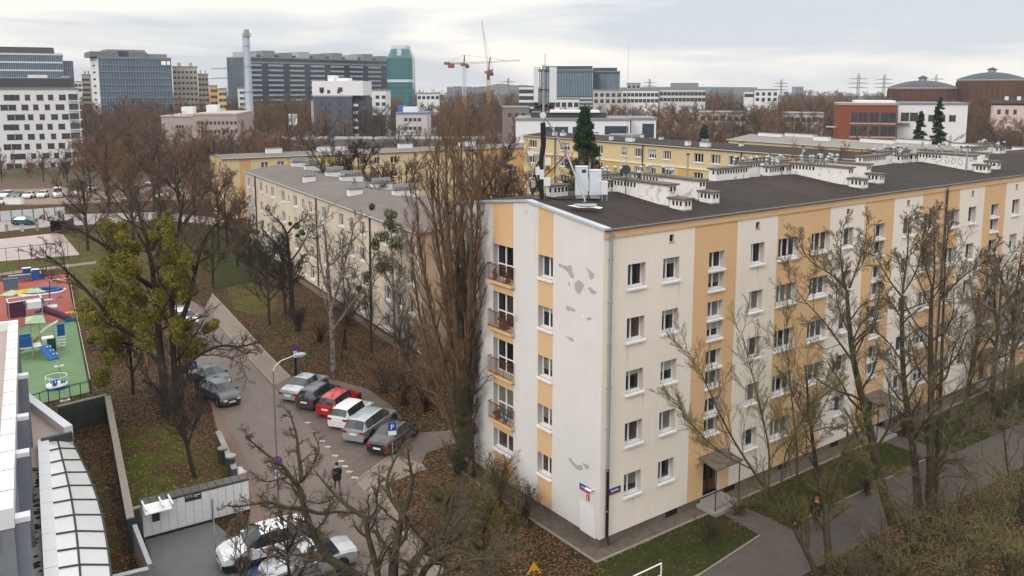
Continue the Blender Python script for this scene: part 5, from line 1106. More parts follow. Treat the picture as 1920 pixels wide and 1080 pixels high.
near('many-stemmed mossy foreground tree rising from the bottom centre', b, [([B0, PD(735, 1085, D), PD(740, 1041, D), PD(746, 1002, D), PD(755, 962, D)], .26, .11),
    limb(z3([(1110, 680), (1060, 610), (1020, 560), (1000, 480), (1030, 400), (1060, 330), (1110, 260), (1190, 160)]), D, D+1, .10, .02), limb(z3([(1115, 670), (1160, 560), (1170, 450), (1145, 330), (1140, 260)]), D, D-.5, .12, .02),
    ([B0, PD(710, 1085, D), PD(698, 1032, D), PD(686, 993, D), PD(692, 971, D)], .16, .09), limb(z3([(900, 710), (830, 670), (760, 620), (690, 560), (640, 500), (590, 440), (560, 400)]), D, D+1, .10, .02), limb(z3([(900, 710), (960, 640), (940, 560), (970, 480), (960, 400)]), D, D+1, .07, .02),
    ([B0, PD(764, 1085, D), PD(776, 1047, D), PD(807, 1024, D), PD(825, 1008, D)], .17, .10), limb(z3([(1340, 820), (1380, 740), (1410, 650), (1410, 560), (1490, 500), (1540, 400)]), D, D+1, .12, .02), limb(z3([(1330, 830), (1400, 860), (1480, 800), (1470, 790), (1400, 740)]), D, D-1, .07, .02),
    ([B0, PD(780, 1088, D), PD(813, 1047, D-.5), PD(855, 1030, D-1), PD(885, 1042, D-1), PD(918, 1058, D-1)], .18, .03), ([B0, PD(800, 1095, D-1), PD(855, 1062, D-1.2), PD(890, 1046, D-1.5), PD(940, 1050, D-2)], .14, .03), limb(z3([(1280, 870), (1200, 800), (1160, 740), (1140, 700)]), D, D-.5, .06, .02), limb(z3([(1060, 900), (1000, 880), (960, 800), (940, 740)]), D, D+.5, .08, .02)], 502)
t, _ = gtree('dense brown tangled tree below the poplar, over the leaf litter', PD(905, 1075, 36), 6.5, 'round', BARKM, TW_O, 510, spread=1.2, dens=1.3, rmin=.008)
t, _ = gtree('small grey bare tree over the two pale cars at the bottom', PD(545, 1110, 35.5), 5.8, 'round', BARK, TW_G, 511, spread=1.0, rmin=.008)
t, _ = gtree('small thin bare tree in the locker yard corner', PD(455, 1120, 34.5), 5.0, 'slim', BARK, TW_G, 512, spread=1.2, rmin=.007)
# ================= far buildings =================
GLZ = mat('far_glass_blue', (.085, .14, .20), .22, .25, .12, spec=.6)
GLT = mat('far_glass_teal', (.04, .15, .17), .18, .25, .06, spec=.6)
GLN = mat('far_glass_navy', (.035, .06, .09), .2, .35, .1, spec=.6)
MUL = mat('mullion_grey', (.30, .34, .38), .5, .1, 1, metal=.3)
BANDW = mat('band_white', (.60, .64, .68), .6, .05, 1); BANDG = mat('band_grey', (.22, .23, .25), .7, .08, 1)
DWIN = mat('far_window_dark', (.045, .05, .06), .2, .3, .5, spec=.5)
FRD = mat('far_frame', (.10, .10, .10), .6, .1, 1)
def frame_at(px0, px1, D, sk=0):
    a = PD(px0, 200, D); ax = Vector((_R[0], _R[1])); c, s = math.cos(R_(sk)), math.sin(R_(sk)); ax = Vector((ax.x*c-ax.y*s, ax.x*s+ax.y*c))
    u, _ = fu(a, (ax.x, ax.y), px1, 200); return a, ax, abs(u)
def fbox(name, label, cat, px0, px1, ytop, D, depth, wall, sk=0, roof=None):
    a, ax, L = frame_at(px0, px1, D, sk); H = PD((px0+px1)/2, ytop, D)[2]
    t = thing(name, label, cat, (a[0], a[1], 0), math.atan2(ax.y, ax.x)); t['_L'] = L; t['_H'] = H
    m = MB(); m.box(0, L, 0, depth, 0, H, wall); m.build('wall', t); m = MB(); m.box(-.2, L+.2, -.2, depth+.2, H, H+.6, roof or BANDG); m.build('roof', t)
    p = lambda u, v: (a[0]+ax.x*u-ax.y*v, a[1]+ax.y*u+ax.x*v)
    FOOT.append([p(-6, -8), p(L+6, -8), p(L+6, depth+6), p(-6, depth+6)]); return t, L, H
_wm = {}
def fwin(t, x, z, w, h, mt=None, side=None, y=0, name='window'):
    k = (round(w, 1), round(h, 1), mt.name if mt else '')
    if k not in _wm:
        m = MB(); m.box(0, w, -.05, .05, 0, h, mt or DWIN); m.box(-.12, 0, -.08, .04, -.12, h+.12, FRD); m.box(w, w+.12, -.08, .04, -.12, h+.12, FRD); m.box(w*.5-.05, w*.5+.05, -.07, -.051, 0, h, FRD); _wm[k] = m.mesh('window')
    o = inst(name, _wm[k], t, (x, y, z))
    if side == 'R': o.location = (t['_L'], x, z); o.rotation_euler.z = math.pi/2
    if side == 'L': o.location = (0, x+w, z); o.rotation_euler.z = -math.pi/2
    return o
def curtain(t, x0, x1, z0, z1, y, glass, nx, nz, bandm=None, bandh=.5, side=None, mul=MUL, mw=.12):
    g = MB(); g.box(x0, x1, y-.12, y-.02, z0, z1, glass); o = g.build('glazing', t)
    m = MB()
    for i in range(nx+1): x = x0+(x1-x0)*i/nx; m.box(x-mw, x+mw, y-.3, y-.121, z0, z1, mul)
    if nx: m.build('mullions', o)
    b = MB()
    for i in range(nz+1): z = z0+(z1-z0)*i/nz; b.box(x0-.15, x1+.15, y-.5, y-.122, z-bandh/2, z+bandh/2, bandm or mul)
    b.build('floor_bands', o)
    return o
def px2(t, px, D): return (px)
# white building with black top at far left
t, L, H = fbox('white_apartment_building', 'white apartment building with staggered dark windows and black top floor, far left', 'apartment building', -12, 146, 168, 250, 16, MWHITE, sk=25)
m = MB(); m.box(-.1, L-1.5, .6, 15, H+.6, PD(70, 146, 250)[2], DGREY); m.build('top_floor', t)
m = MB(); m.box(9, 14, 4, 9, PD(70, 146, 250)[2], PD(70, 146, 250)[2]+1.0, MWHITE); m.box(18, 20, 4, 9, PD(70, 146, 250)[2], PD(70, 146, 250)[2]+.7, GALV); m.build('roof_plant', t)
rr = random.Random(2); s = 250/FPX
for k in range(8):
    z = H-2.0-2.9*k; off = (0, -1.2, .5, -.8)[k % 4]
    for c, (x, w) in enumerate(((9, 12), (24, 12), (48, 8), (70, 8), (92, 8), (113, 11))):
        xx = ((x+12)*s*.99+off)*L/(158*s); w_ = w*s if (c+k) % 3 else w*s*1.35
        fwin(t, max(.3, xx), z-1.2, w_*L/(158*s), 1.7, GL_W if rr.random() < .3 else DWIN)
    q = MB(); q.box(L-2.4, L+.04, -.03, 3, z-1.2, z+.7, DGREY); q.box(L-2.5, L+.9, -.5, 3.5, z-1.45, z-1.2, MWHITE); q.build('loggia', t)
# office with white bands behind it
t, L, H = fbox('office_building', 'blue glass office with white bands and dark roof storey, behind the far left white building', 'office', -40, 123, 100, 430, 40, GLZ, sk=27)
curtain(t, 0, L, 4, H, 0, GLZ, 40, 9, BANDW, .8, mw=.1)
m = MB(); m.box(0, L*.90, 2, 30, H+.6, PD(50, 86, 430)[2], mat('plant_brown', (.10, .09, .10), .8, .1, .5)); m.build('roof_storey', t)
L2 = 18*430/FPX; m = MB(); m.box(L+.3, L+L2, 3, 38, 0, H-3, GLZ); m.build('side_wing', t)
curtain(t, L+.3, L+L2, 4, H-3.2, 3, GLZ, 5, 9, MUL, .3)
# blue glass office
t, L, H = fbox('glass_office', 'large blue glass office with white slotted end wall, left of the tall chimney', 'office', 190, 325, 108, 420, 30, GLZ, sk=33)
o = curtain(t, 0, L, 3, H-.3, 0, GLZ, 26, 11, MUL, .25, mw=.07)
m = MB(); m.box(-.2, -.02, .2, 29.5, 0, H-.5, MWHITE); m.build('end_wall', t)
for k in range(7): q = MB(); q.box(-.26, -.19, 11, 20, H-4-3.4*k, H-3-3.4*k, DWIN); q.build('slot_window', t)
m = MB(); m.box(-3, L*.68, 2, 26, H+.6, PD(230, 96, 420)[2], mat('plant_grey', (.17, .17, .19), .8, .1, .5)); m.box(L*.12, L*.66, 3, 22, PD(230, 96, 420)[2], PD(230, 91.5, 420)[2], BANDG); m.box(L*.28, L*.42, 1.9, 2, H+.8, H+3.4, DWIN); m.box(L*.70, L*.97, 4, 20, H+.6, H+2.4, BANDG); m.build('roof_storey', t)
LIT = bpy.data.materials.new('lit_office_window'); LIT.use_nodes = True; b_ = LIT.node_tree.nodes['Principled BSDF']; b_.inputs['Base Color'].default_value = (.6, .6, .4, 1); b_.inputs['Emission Color'].default_value = (.9, .85, .55, 1); b_.inputs['Emission Strength'].default_value = .6
m = MB(); m.box(L-4.6, L-2.4, -.2, -.16, H-3, H-1.2, LIT); m.box(L-1.9, L-.5, -.2, -.16, H-3, H-1.2, LIT); m.build('lit_window', o)
# cream tower blocks
for (a, b, y, D, lab) in ((327, 373, 126, 460, 'tall cream tower block right of the blue glass office'), (374, 393, 140, 480, 'lower cream tower block with rounded roof, right of the tall cream one'), (157, 172, 141, 500, 'narrow cream tower block left of the blue glass office')):
    t, L, H = fbox('tower_block', lab, 'tower block', a, b, y, D, 16, CREAMT, sk=20)
    m = MB(); m.box(L*.2, L*.35, 3, 8, H+.6, H+2.6, CREAMT); m.box(L*.68, L*.8, 3, 8, H+.6, H+2.6, CREAMT); m.build('roof_plant', t)
    nx = 6 if b-a > 30 else 3
    for k in range(12):
        for i in range(nx):
            x = L*(i+.5)/nx-.6; fwin(t, x, H-3.2-2.9*k, 1.1, 1.2)
# yellow and white blocks
for (a, b, y, D, mm, lab) in ((394, 409, 162, 395, PYO, 'small orange block beside the cream towers'), (409, 425, 168, 390, PYEL, 'small yellow block beside the orange one, left of the pylon'), (448, 462, 166, 420, MWHITE, 'small white block with dark windows immediately left of the chimney')):
    t, L, H = fbox('small_block', lab, 'building', a, b, y, D, 14, mm, sk=19)
    for k in range(5):
        for i in range(2): fwin(t, L*(.2+.45*i), H-2.6-2.8*k, 1.2, 1.2)
# long dark office and teal tower
a, ax, L = frame_at(462, 738, 600, 0); b = PD(738, 200, 690); axv = Vector((b[0]-a[0], b[1]-a[1])); L = axv.length; axv.normalize()
H = PD(470, 108, 600)[2]
t = thing('long_office', 'very long dark office with pale horizontal window bands and cut-out bays, behind the chimney', 'office', (a[0], a[1], 0), math.atan2(axv.y, axv.x))
m = MB(); m.box(0, L, 0, 26, 0, H, GLN); m.build('wall', t); m = MB(); m.box(-.3, L+.3, -.3, 26, H, H+.8, BANDG); m.build('roof', t)
FOOT.append([(a[0]-10, a[1]-10), (a[0]+axv.x*L, a[1]+axv.y*L-10), (a[0]+axv.x*L-axv.y*30, a[1]+axv.y*L+axv.x*30), (a[0]-axv.y*30, a[1]+axv.x*30)])
LB = mat('band_pale_blue', (.34, .38, .43), .5, .15, .3)
x = .5; k = 0
while x < L-8:
    w = min(L*.115, L-x); q = MB(); z = H-2
    q.box(x, min(L, x+w*1.25), -.7, 0, H-3.6, H-2.4, BANDG)
    for j in range(9): q.box(x, x+w*.80, -1.0, 0, H-5.6-3.5*j, H-4.3-3.5*j, LB); q.box(x, x+w*.80, -1.1, -.99, H-6.4-3.5*j, H-5.7-3.5*j, DWIN)
    q.build('bay_bands', t); x += w*1.17; k += 1
m = MB()
for i in range(9):
    x0 = L*(i+.1)/9; m.box(x0, x0+L*.07, 2, 20, H+.8, H+4.2+(i % 2)*1.2, BANDG if i % 3 else mat('plant_pale', (.40, .41, .43), .7, .1, .5))
    m.box(x0+L*.078, x0+L*.095, 3, 12, H+.8, H+2.4, DGREY)
m.build('roof_plant', t)
D = 640; s = D/FPX; c = PD(750, 200, D); H = PD(750, 109, D)[2]
t = thing('teal_tower', 'teal glass tower with chamfered crown at the right end of the long office', 'tower', (c[0], c[1], 0), math.atan2(_R[1], _R[0]))
FOOT.append([(c[0]-20, c[1]-20), (c[0]+20, c[1]-20), (c[0]+20, c[1]+30), (c[0]-20, c[1]+30)])
def oct_(w, ch, d): return [(-w+ch, 0), (w-ch, 0), (w, ch), (w, d-ch), (w-ch, d), (-w+ch, d), (-w, d-ch), (-w, ch)]
m = MB(); w = 23.5*s; m.prism(oct_(w, 3, 24), 0, H, GLT); m.build('shaft', t)
m = MB(); m.prism([(p[0]*1.008, p[1]*1.008-.1) for p in oct_(w, 3, 24)], PD(750, 151, D)[2]-1.2, PD(750, 151, D)[2]+.8, BANDW)
for i in range(1, 18): m.prism([(p[0]*1.004, p[1]*1.004-.06) for p in oct_(w, 3, 24)], H-3.4*i-.12, H-3.4*i+.12, mat('teal_line', (.06, .22, .25), .4, .1, 1))
m.build('floor_lines', t)
m = MB(); H2 = PD(750, 91, D)[2]; p0 = oct_(w*.98, 3, 24); p1 = [(x*.72, y*.72+3.2) for x, y in p0]; n = 8
m.add([(x, y, H+.02) for x, y in p0]+[(x, y, H2) for x, y in p1], [(i, (i+1) % n, n+(i+1) % n, n+i) for i in range(n)]+[tuple(range(n, 2*n))], GLT)
m.prism([(x*.98, y*.98) for x, y in p1], H2, PD(750, 84.5, D)[2], BANDW); m.box(-1.6, 1.6, .9, 2.6, H, H2-.5, BANDW); m.build('crown', t)
t['label'] = 'teal glass tower with chamfered crown at the right end of the long office'
# dark and white block in the middle distance
t, L, H = fbox('grey_white_building', 'dark grey apartment building with white upper floors, in the middle distance', 'apartment building', 588, 660, 182, 330, 14, SLATE, sk=-4)
HT = PD(620, 152, 330)[2]
m = MB(); m.box(-.3, L*1.3, -.2, 14, H+.61, HT, MWHITE); m.box(L*.35, L*.52, 2, 8, HT, HT+2.2, MWHITE); m.box(L*.52, L*.85, 3, 10, HT, HT+1.2, MWHITE); m.build('upper_floors', t)
m = MB(); m.box(L+.01, L*1.32, 2.5, 13, 0, H, SLATE); m.box(-1.1, -.05, .3, 10, 0, H-1.5, mat('end_beige', (.40, .36, .33), .8, .08, .5)); m.build('side_wing', t)
for k, zz in enumerate((HT-4.1,)):
    for x in (.18, .66): fwin(t, L*x, zz, 1.5, 1.7, y=-.22)
for x in (.2, .38, .64): fwin(t, L*x, H+1.4, .9, 1.3, y=-.22)
for k in range(5):
    for x in (.2, .38, .64): fwin(t, L*x, H-3.2-3*k, .8, 1.1)
    q = MB(); q.box(L+.1, L+1.9, 1.4, 2.45, H-3.6-2.9*k, H-2.6-2.9*k, MWHITE); q.build('balcony', t)
    for x in (1.08, 1.18, 1.27): fwin(t, L*x, H-3.2-2.9*k, .7, 1.4, y=2.5)
t, L, H = fbox('white_stepped_building', 'small white stepped building right of the dark grey and white one', 'building', 695, 724, 170, 360, 14, MWHITE)
m = MB(); m.box(.1, L-.4, -.06, 0, 0, H*.55, DGREY); m.build('lower_wall', t)
for k in range(2):
    for x in (.35, .75): fwin(t, L*x, H-3.4-2.9*k, 1.3, 1.4)
# low pinkish building left, low white one centre, others
t, L, H = fbox('low_office', 'low pale pinkish flat roofed building among bare trees, left of the chimney', 'building', 362, 443, 216, 300, 40, mat('render_pinkish', (.42, .34, .31), .9, .06, .3), sk=9, roof=mat('roof_light', (.42, .38, .36), .8, .08, .3))
m = MB(); m.box(-11, -.1, .5, 30, 0, H-.6, MATS['render_pinkish']); m.box(-11.2, -.1, .3, 30, H-.6, H-.1, MATS['roof_light']); m.build('left_wing', t)
m = MB(); m.box(-7, -3, 14, 20, H, H+2.6, MWHITE); m.box(1, 5, 18, 24, H+.6, H+3.2, MWHITE); m.build('roof_plant', t)
for k in range(2):
    for i in range(3): fwin(t, -6+i*.9, H-4.5-3.2*k, .45, 1.0, y=.46)
    for i in range(10): fwin(t, 1.2+i*1.4, H-3.3-3.0*k, .6, 1.1)
t, L, H = fbox('low_white_block', 'low pale building with blue roof edge, right of the dark grey block', 'building', 742, 800, 214, 300, 16, mat('render_pale_lilac', (.52, .49, .50), .9, .05, .3), roof=mat('roof_edge_blue', (.12, .20, .36), .6, .1, 1))
m = MB(); m.box(2, 7, 4, 10, H+.6, H+2.4, MWHITE); m.box(-.5, 3, 8, 12, H+.6, H+2.8, mat('box_blue', (.05, .14, .35), .5, .1, 1)); m.build('roof_plant', t)
for k in range(3):
    for i in range(4): fwin(t, 3.0+i*1.6, H-2.5-3*k, .9, 1.1)
t, L, H = fbox('grey_old_block', 'small grey brown block below the white striped building', 'building', 942, 992, 203, 300, 14, mat('render_grey_brown', (.22, .19, .17), .9, .1, .4))
for i in range(3): fwin(t, 2+i*2.4, H-3, 1.1, 1.3)
t, L, H = fbox('long_grey_shed', 'long low grey shed beyond the trees, behind the cranes', 'shed', 560, 905, 236, 260, 12, mat('shed_grey', (.20, .17, .15), .9, .1, .3))
t.location.z = -4.5
# flat white modern building behind the yellow block
t, L, H = fbox('modern_house', 'flat roofed white modern building with dark glazed upper strip, behind the yellow block', 'building', 967, 1182, 226, 210, 20, MWHITE, sk=-3)
m = MB(); m.box(L*.13, L*.80, 3, 15, H+.6, H+1.9, DMET); m.box(L*.3, L*.74, 2.2, 15, H+1.9, H+2.3, MWHITE); m.build('roof_storey', t)
for x0, x1 in ((.265, .33), (.34, .46), (.50, .58)): q = MB(); q.box(L*x0, L*x1, -.06, 0, H-3.4, H-1.5, GLN); q.build('window', t)
q = MB(); q.box(L*.78, L*.985, -.06, 0, H-3.4, H-1.3, GLN); q.build('window', t)
t, L, H = fbox('modern_annex', 'white cubic annex with dark glazed openings at right of the modern building', 'building', 1184, 1231, 225, 212, 14, MWHITE, sk=-3)
q = MB(); q.box(L*.45, L*.92, -.06, 0, H-4.4, H-.9, GLN); q.build('window', t)
t, L, H = fbox('white_garden_wall', 'low white wall box between yellow block and trees', 'wall', 1150, 1206, 258, 165, 4, MWHITE)
# brick and white building
t, L, H = fbox('brick_building', 'red brick building with large dark windows, joined to the white one', 'building', 1571, 1683, 197, 230, 18, BRICK, sk=-18, roof=mat('roof_brick_edge', (.35, .30, .28), .8, .1, .5))
for k in range(3):
    for x, w in ((.24, .10), (.36, .16), (.55, .15), (.74, .24)):
        fwin(t, L*x, H-4.4-3.6*k, L*w, 2.5)
    q = MB(); q.box(L*.22, L*.99, -.18, -.03, H-5.0-3.6*k, H-4.7-3.6*k, mat('sill_grey', (.4, .38, .37), .8, .1, 1)); q.build('sill', t)
q = MB(); q.box(L*.3, L*.98, 2, 14, H+.6, H+1.2, MWHITE); q.build('roof_edge', t)
q = MB(); q.box(-2.6, -.05, .4, 4, H-9.5, H-9.2, GALV).box(-2.6, -.05, .4, 4, H-6.1, H-5.8, GALV); q.build('balcony', t)
t, L, H = fbox('white_flat_building', 'white flat roofed building joined to the right of the red brick one', 'building', 1685, 1815, 196, 238, 16, MWHITE, sk=-18)
for x in (.05, .18): fwin(t, L*x, H-4.6, 1.8, 2.4)
for x in (.3, .45, .6, .75): fwin(t, L*x, H-4.6, 1.4, 1.8)
q = MB(); q.box(-1.5, 3, -1.6, -.05, H-5.2, H-4.95, GALV); q.build('balcony', t)
t, L, H = fbox('pink_villa', 'pale pink house with dark roof and chimneys at the right edge', 'house', 1862, 1940, 197, 320, 9, PINK, roof=FELT, sk=-25)
m = MB(); m.add([(-.5, -.5, H+.6), (L+.5, -.5, H+.6), (L+.5, 14.5, H+.6), (-.5, 14.5, H+.6), (3, 7, H+2.6), (L-3, 7, H+2.6)], [(0, 1, 5, 4), (1, 2, 5), (2, 3, 4, 5), (3, 0, 4)], FELT); m.build('hipped_roof', t)
for x in (4, 8, 12): q = MB(); q.box(x, x+1.2, 4, 5, H+1, H+3.2, MWHITE); q.build('chimney', t)
for i in range(4): fwin(t, 1.6+i*2.6+(1 if i > 2 else 0), H-3.4, .9, 1.8)
# blue glass office pair
t, L, H = fbox('blue_office', 'blue glass office block with vertical fins, right behind the antenna mast', 'office', 1022, 1110, 132, 520, 30, GLZ, sk=-5)
curtain(t, 0, L, 4, H-1, 0, GLZ, 30, 2, GLN, .3, mw=.10); m = MB(); m.box(0, L, .5, 25, H+.6, H+2.6, GLN); m.build('roof_storey', t)
m = MB(); m.box(L*.70, L*1.0, -8, -1, 0, H*.53, GLZ); 
for i in range(8): m.box(L*.70-.2, L+.2, -8.3, -8.02, 2+i*2.2, 2.7+i*2.2, BANDW)
m.build('front_wing', t)
t, L, H = fbox('blue_office', 'darker right hand blue glass office block with stepped top', 'office', 1111, 1161, 135, 534, 30, GLN, sk=-5)
curtain(t, L*.27, L, 4, H-1, 0, GLZ, 16, 2, GLN, .3, mw=.10); m = MB(); m.box(0, L*.9, .5, 25, H+.6, H+2.6, GLN); m.build('roof_storey', t)
# white blocks along the horizon
FW = [('white_striped_building', 'white apartment building with black window rows, left of the antenna mast', 973, 1000, 163, 400, MWHITE, 4, 4), ('stepped_white_building', 'pale stepped building below the blue glass office', 1112, 1166, 170, 420, mat('render_light_grey', (.50, .47, .45), .9, .06, .3), 2, 5),
      ('white_long_building', 'white long building with two rows of windows, left part', 1167, 1234, 170, 440, MWHITE, 2, 9), ('grey_white_long_building', 'white long building with grey penthouse and two rows of windows, right part', 1236, 1322, 168, 440, mat('render_white_grey', (.58, .57, .56), .9, .06, .3), 2, 12),
      ('pale_block', 'pale low block on the horizon right of centre', 1395, 1412, 172, 480, MWHITE, 1, 3), ('pale_block', 'white low block with a dark gap on the horizon, left of the brick building', 1414, 1458, 169, 470, MWHITE, 2, 4), ('tiny_far_block', 'grey far block with bronze top, over the long white building', 1175, 1200, 157, 600, mat('far_grey', (.36, .36, .38), .8, .1, .3), 2, 3), ('tiny_far_block', 'bluish far block over the right of the long white building', 1262, 1300, 157, 600, MATS['far_grey'], 1, 5),
      ('pale_low_block', 'low white building far right of the teal tower', 782, 824, 176, 480, MWHITE, 1, 5), ('pale_distant_block', 'pale block between the office and the cream tower at far left', 142, 156, 154, 560, MWHITE, 2, 2),
      ('distant_cream_row', 'low cream row among trees left of the brick building', 1470, 1545, 214, 330, CREAMT, 1, 7), ('distant_cream_row', 'low cream row partly hidden by the trees right of centre', 1312, 1400, 212, 345, CREAMT, 1, 7), ('white_low_house', 'white low house behind bare trees, below the blue glass office', 1040, 1086, 186, 330, MWHITE, 1, 4)]
for (n, lab, a, b, y, D, mm, rows, cols) in FW:
    t, L, H = fbox(n, lab, 'building', a, b, y, D, 16, mm, sk=-(a-960)*.032)
    for k in range(rows):
        for i in range(cols): fwin(t, L*(i+.5)/cols-.7, H-3.0-3.0*k, 1.5, 1.8)
    if 'penthouse' in lab: m = MB(); m.box(L*.25, L*.85, 3, 12, H+.6, H+3.4, BANDG); m.build('penthouse', t)
# panel blocks very far away
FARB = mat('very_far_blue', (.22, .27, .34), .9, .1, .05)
for i, (a, b, y) in enumerate(((838, 848, 168.5), (850, 866, 167.5), (868, 884, 168), (886, 897, 168.5), (898, 910, 167.5), (1345, 1375, 166.5), (1490, 1505, 164.5), (1330, 1342, 166))):
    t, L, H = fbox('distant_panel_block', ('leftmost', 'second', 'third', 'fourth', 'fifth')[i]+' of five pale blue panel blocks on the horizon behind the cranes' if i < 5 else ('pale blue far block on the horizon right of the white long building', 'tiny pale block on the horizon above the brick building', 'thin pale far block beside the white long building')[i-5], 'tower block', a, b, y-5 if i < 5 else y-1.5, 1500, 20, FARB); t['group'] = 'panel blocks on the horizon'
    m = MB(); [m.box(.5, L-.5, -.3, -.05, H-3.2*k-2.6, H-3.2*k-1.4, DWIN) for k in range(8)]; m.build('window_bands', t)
# hills
HILLM = mat('far_hill', (.17, .19, .20), .95, .15, .01)
m = MB(); pts = []; 
for i in range(61):
    px = 880+i*9; h_ = 8*math.exp(-((px-938)/28)**2)+5*math.exp(-((px-985)/20)**2)+2.2*math.exp(-((px-1300)/150)**2)+.8; p = PD(px, 165.7-h_, 1900); pts.append(p)
for a, b in zip(pts, pts[1:]):
    m.quad((a[0], a[1], 0), (b[0], b[1], 0), b, a, HILLM)
    a2 = (a[0]+_H[0]*300, a[1]+_H[1]*300, 0); b2 = (b[0]+_H[0]*300, b[1]+_H[1]*300, 0); m.quad(a, b, b2, a2, HILLM)
tag(m.build('hills'), kind='structure')
# tall chimney
c = PD(471, 272, 344); H = PD(468, 68, 344)[2]
t = thing('tall_chimney', 'tall slender pale blue metal chimney with a top platform and a ladder', 'chimney', (c[0], c[1], 0))
CHB = mat('chimney_blue', (.42, .48, .54), .6, .06, .15, metal=.1)
m = MB(); m.tube((0, 0, 0), (0, 0, H), 1.75, 1.1, CHB, 20)
for z in (12, 22, 32, 40): r = 1.75-.65*z/H+.06; m.cyl((0, 0), r, z, z+.35, mat('flange_grey', (.20, .24, .28), .6, .1, 1), 20)
m.build('shaft', t)
m = MB(); m.cyl((0, 0), 1.8, H-.1, H+.15, GALV, 20)
for i in range(12): a = i*math.pi/6; m.tube((1.7*math.cos(a), 1.7*math.sin(a), H), (1.7*math.cos(a), 1.7*math.sin(a), H+1.2), .06, None, GALV, 5)
m.path([(1.7*math.cos(i*math.pi/8), 1.7*math.sin(i*math.pi/8), H+1.2) for i in range(17)], .06, GALV, 5); m.build('platform', t)
m = MB(); m.cyl((0, 0), 1.05, H, H+2.6, mat('chimney_top', (.35, .33, .27), .8, .1, 1), 18); m.build('flue', t)
m = MB(); lx = -_R*2.0
m.tube((lx[0], lx[1], 2), (lx[0]*.62, lx[1]*.62, H), .07, None, GALV, 4); m.tube((lx[0]*1.15, lx[1]*1.15, 2), (lx[0]*.78, lx[1]*.78, H), .07, None, GALV, 4)
for i in range(40): f = i/40; k = 1-.38*f; m.tube((lx[0]*k, lx[1]*k, 2+(H-2)*f), (lx[0]*k*1.18, lx[1]*k*1.18, 2+(H-2)*f), .05, None, GALV, 4)
m.build('ladder', t)
# lattice helpers
def lattice(m, a, b, w0, w1, mt, n, r, up=None):
    a = Vector(a); b = Vector(b); d = (b-a).normalized(); u = d.cross(Vector((0, 0, 1)) if abs(d.z) < .7 else Vector((_R[0], _R[1], 0))).normalized(); v = d.cross(u)
    def cor(f): w = w0+(w1-w0)*f; c = a.lerp(b, f); return [c+u*w+v*w, c-u*w+v*w, c-u*w-v*w, c+u*w-v*w]
    for i in range(4): m.tube(cor(0)[i], cor(1)[i], r, None, mt, 4, caps=False)
    for k in range(n):
        A, B = cor(k/n), cor((k+1)/n)
        for i in range(4): m.tube(A[i], B[(i+1) % 4], r*.6, None, mt, 3, caps=False); m.tube(A[i], A[(i+1) % 4], r*.6, None, mt, 3, caps=False)
YELM = mat('crane_orange', (.50, .23, .08), .6, .1, 1); REDM = mat('crane_red', (.30, .10, .06), .6, .1, 1); WHM = mat('crane_white', (.62, .60, .58), .6, .05, 1)
def crane(name, label, px, D, ytop, jibs, ywhite):
    c = PD(px, 200, D); t = thing(name, label, 'crane', (c[0], c[1], 0)); Hs = PD(px, ytop, D)[2]; zw = PD(px, ywhite, D)[2]
    m = MB(); lattice(m, (0, 0, 0), (0, 0, zw), .9, .9, YELM, 18, .16); m.build('lower_mast', t)
    m = MB(); lattice(m, (0, 0, zw), (0, 0, Hs), .9, .9, WHM if name == 'tower_crane' else REDM, 12, .14); m.build('upper_mast', t)
    m = MB(); m.box(-1.6, 1.6, -1.6, 1.6, Hs, Hs+1.6, REDM); m.box(1.0, 2.6, -1.4, -.2, Hs-1.2, Hs+.8, DMET); m.build('cab', t)
    for (dx, y1, w, mt, nm) in jibs:
        e_ = PD(px+dx, y1, D); e_ = (e_[0]-c[0], e_[1]-c[1], e_[2]); m = MB(); lattice(m, (0, 0, Hs+1.6), e_, w, w*.5, mt, 16, .11); m.build(nm, t)
    return t, c, Hs
t, c, Hs = crane('tower_crane', 'hammerhead tower crane with a long horizontal pale jib and red counterweight', 871, 520, 124, [(104, 113, .55, WHM, 'jib'), (-36, 119, .5, REDM, 'counter_jib'), (0, 103, .4, REDM, 'tower_head')], 180)
e1 = PD(836, 119, 520); e0 = PD(871, 103, 520); e2 = PD(950, 113.5, 520)
m = MB(); o = Vector((c[0], c[1], 0)); m.tube(Vector(e0)-o, Vector(e1)-o, .07, None, DMET, 3); m.tube(Vector(e0)-o, Vector(e2)-o, .07, None, DMET, 3); m.build('tie_rods', t)
e3 = Vector(PD(846, 122, 520))-o; m = MB(); m.box(e3.x-1.6, e3.x+1.6, e3.y-1.2, e3.y+1.2, e3.z-1.8, e3.z+.8, REDM); e4 = Vector(PD(838, 119, 520))-o; m.box(e4.x-1.6, e4.x+1.6, e4.y-1, e4.y+1, e4.z-.8, e4.z+.8, REDM); m.build('counterweight', t)
t, c, Hs = crane('luffing_crane', 'luffing tower crane with a steeply raised lattice jib and red cab', 916, 505, 138, [(-13, 38, .5, WHM, 'jib'), (3, 107, .45, DMET, 'tower_head'), (9, 132, .7, REDM, 'counter_jib')], 150)
o = Vector((c[0], c[1], 0)); m = MB(); m.tube(Vector(PD(919, 107, 505))-o, Vector(PD(904, 48, 505))-o, .07, None, DMET, 3); m.tube(Vector(PD(919, 107, 505))-o, Vector(PD(925, 134, 505))-o, .07, None, DMET, 3); m.build('tie_rods', t)
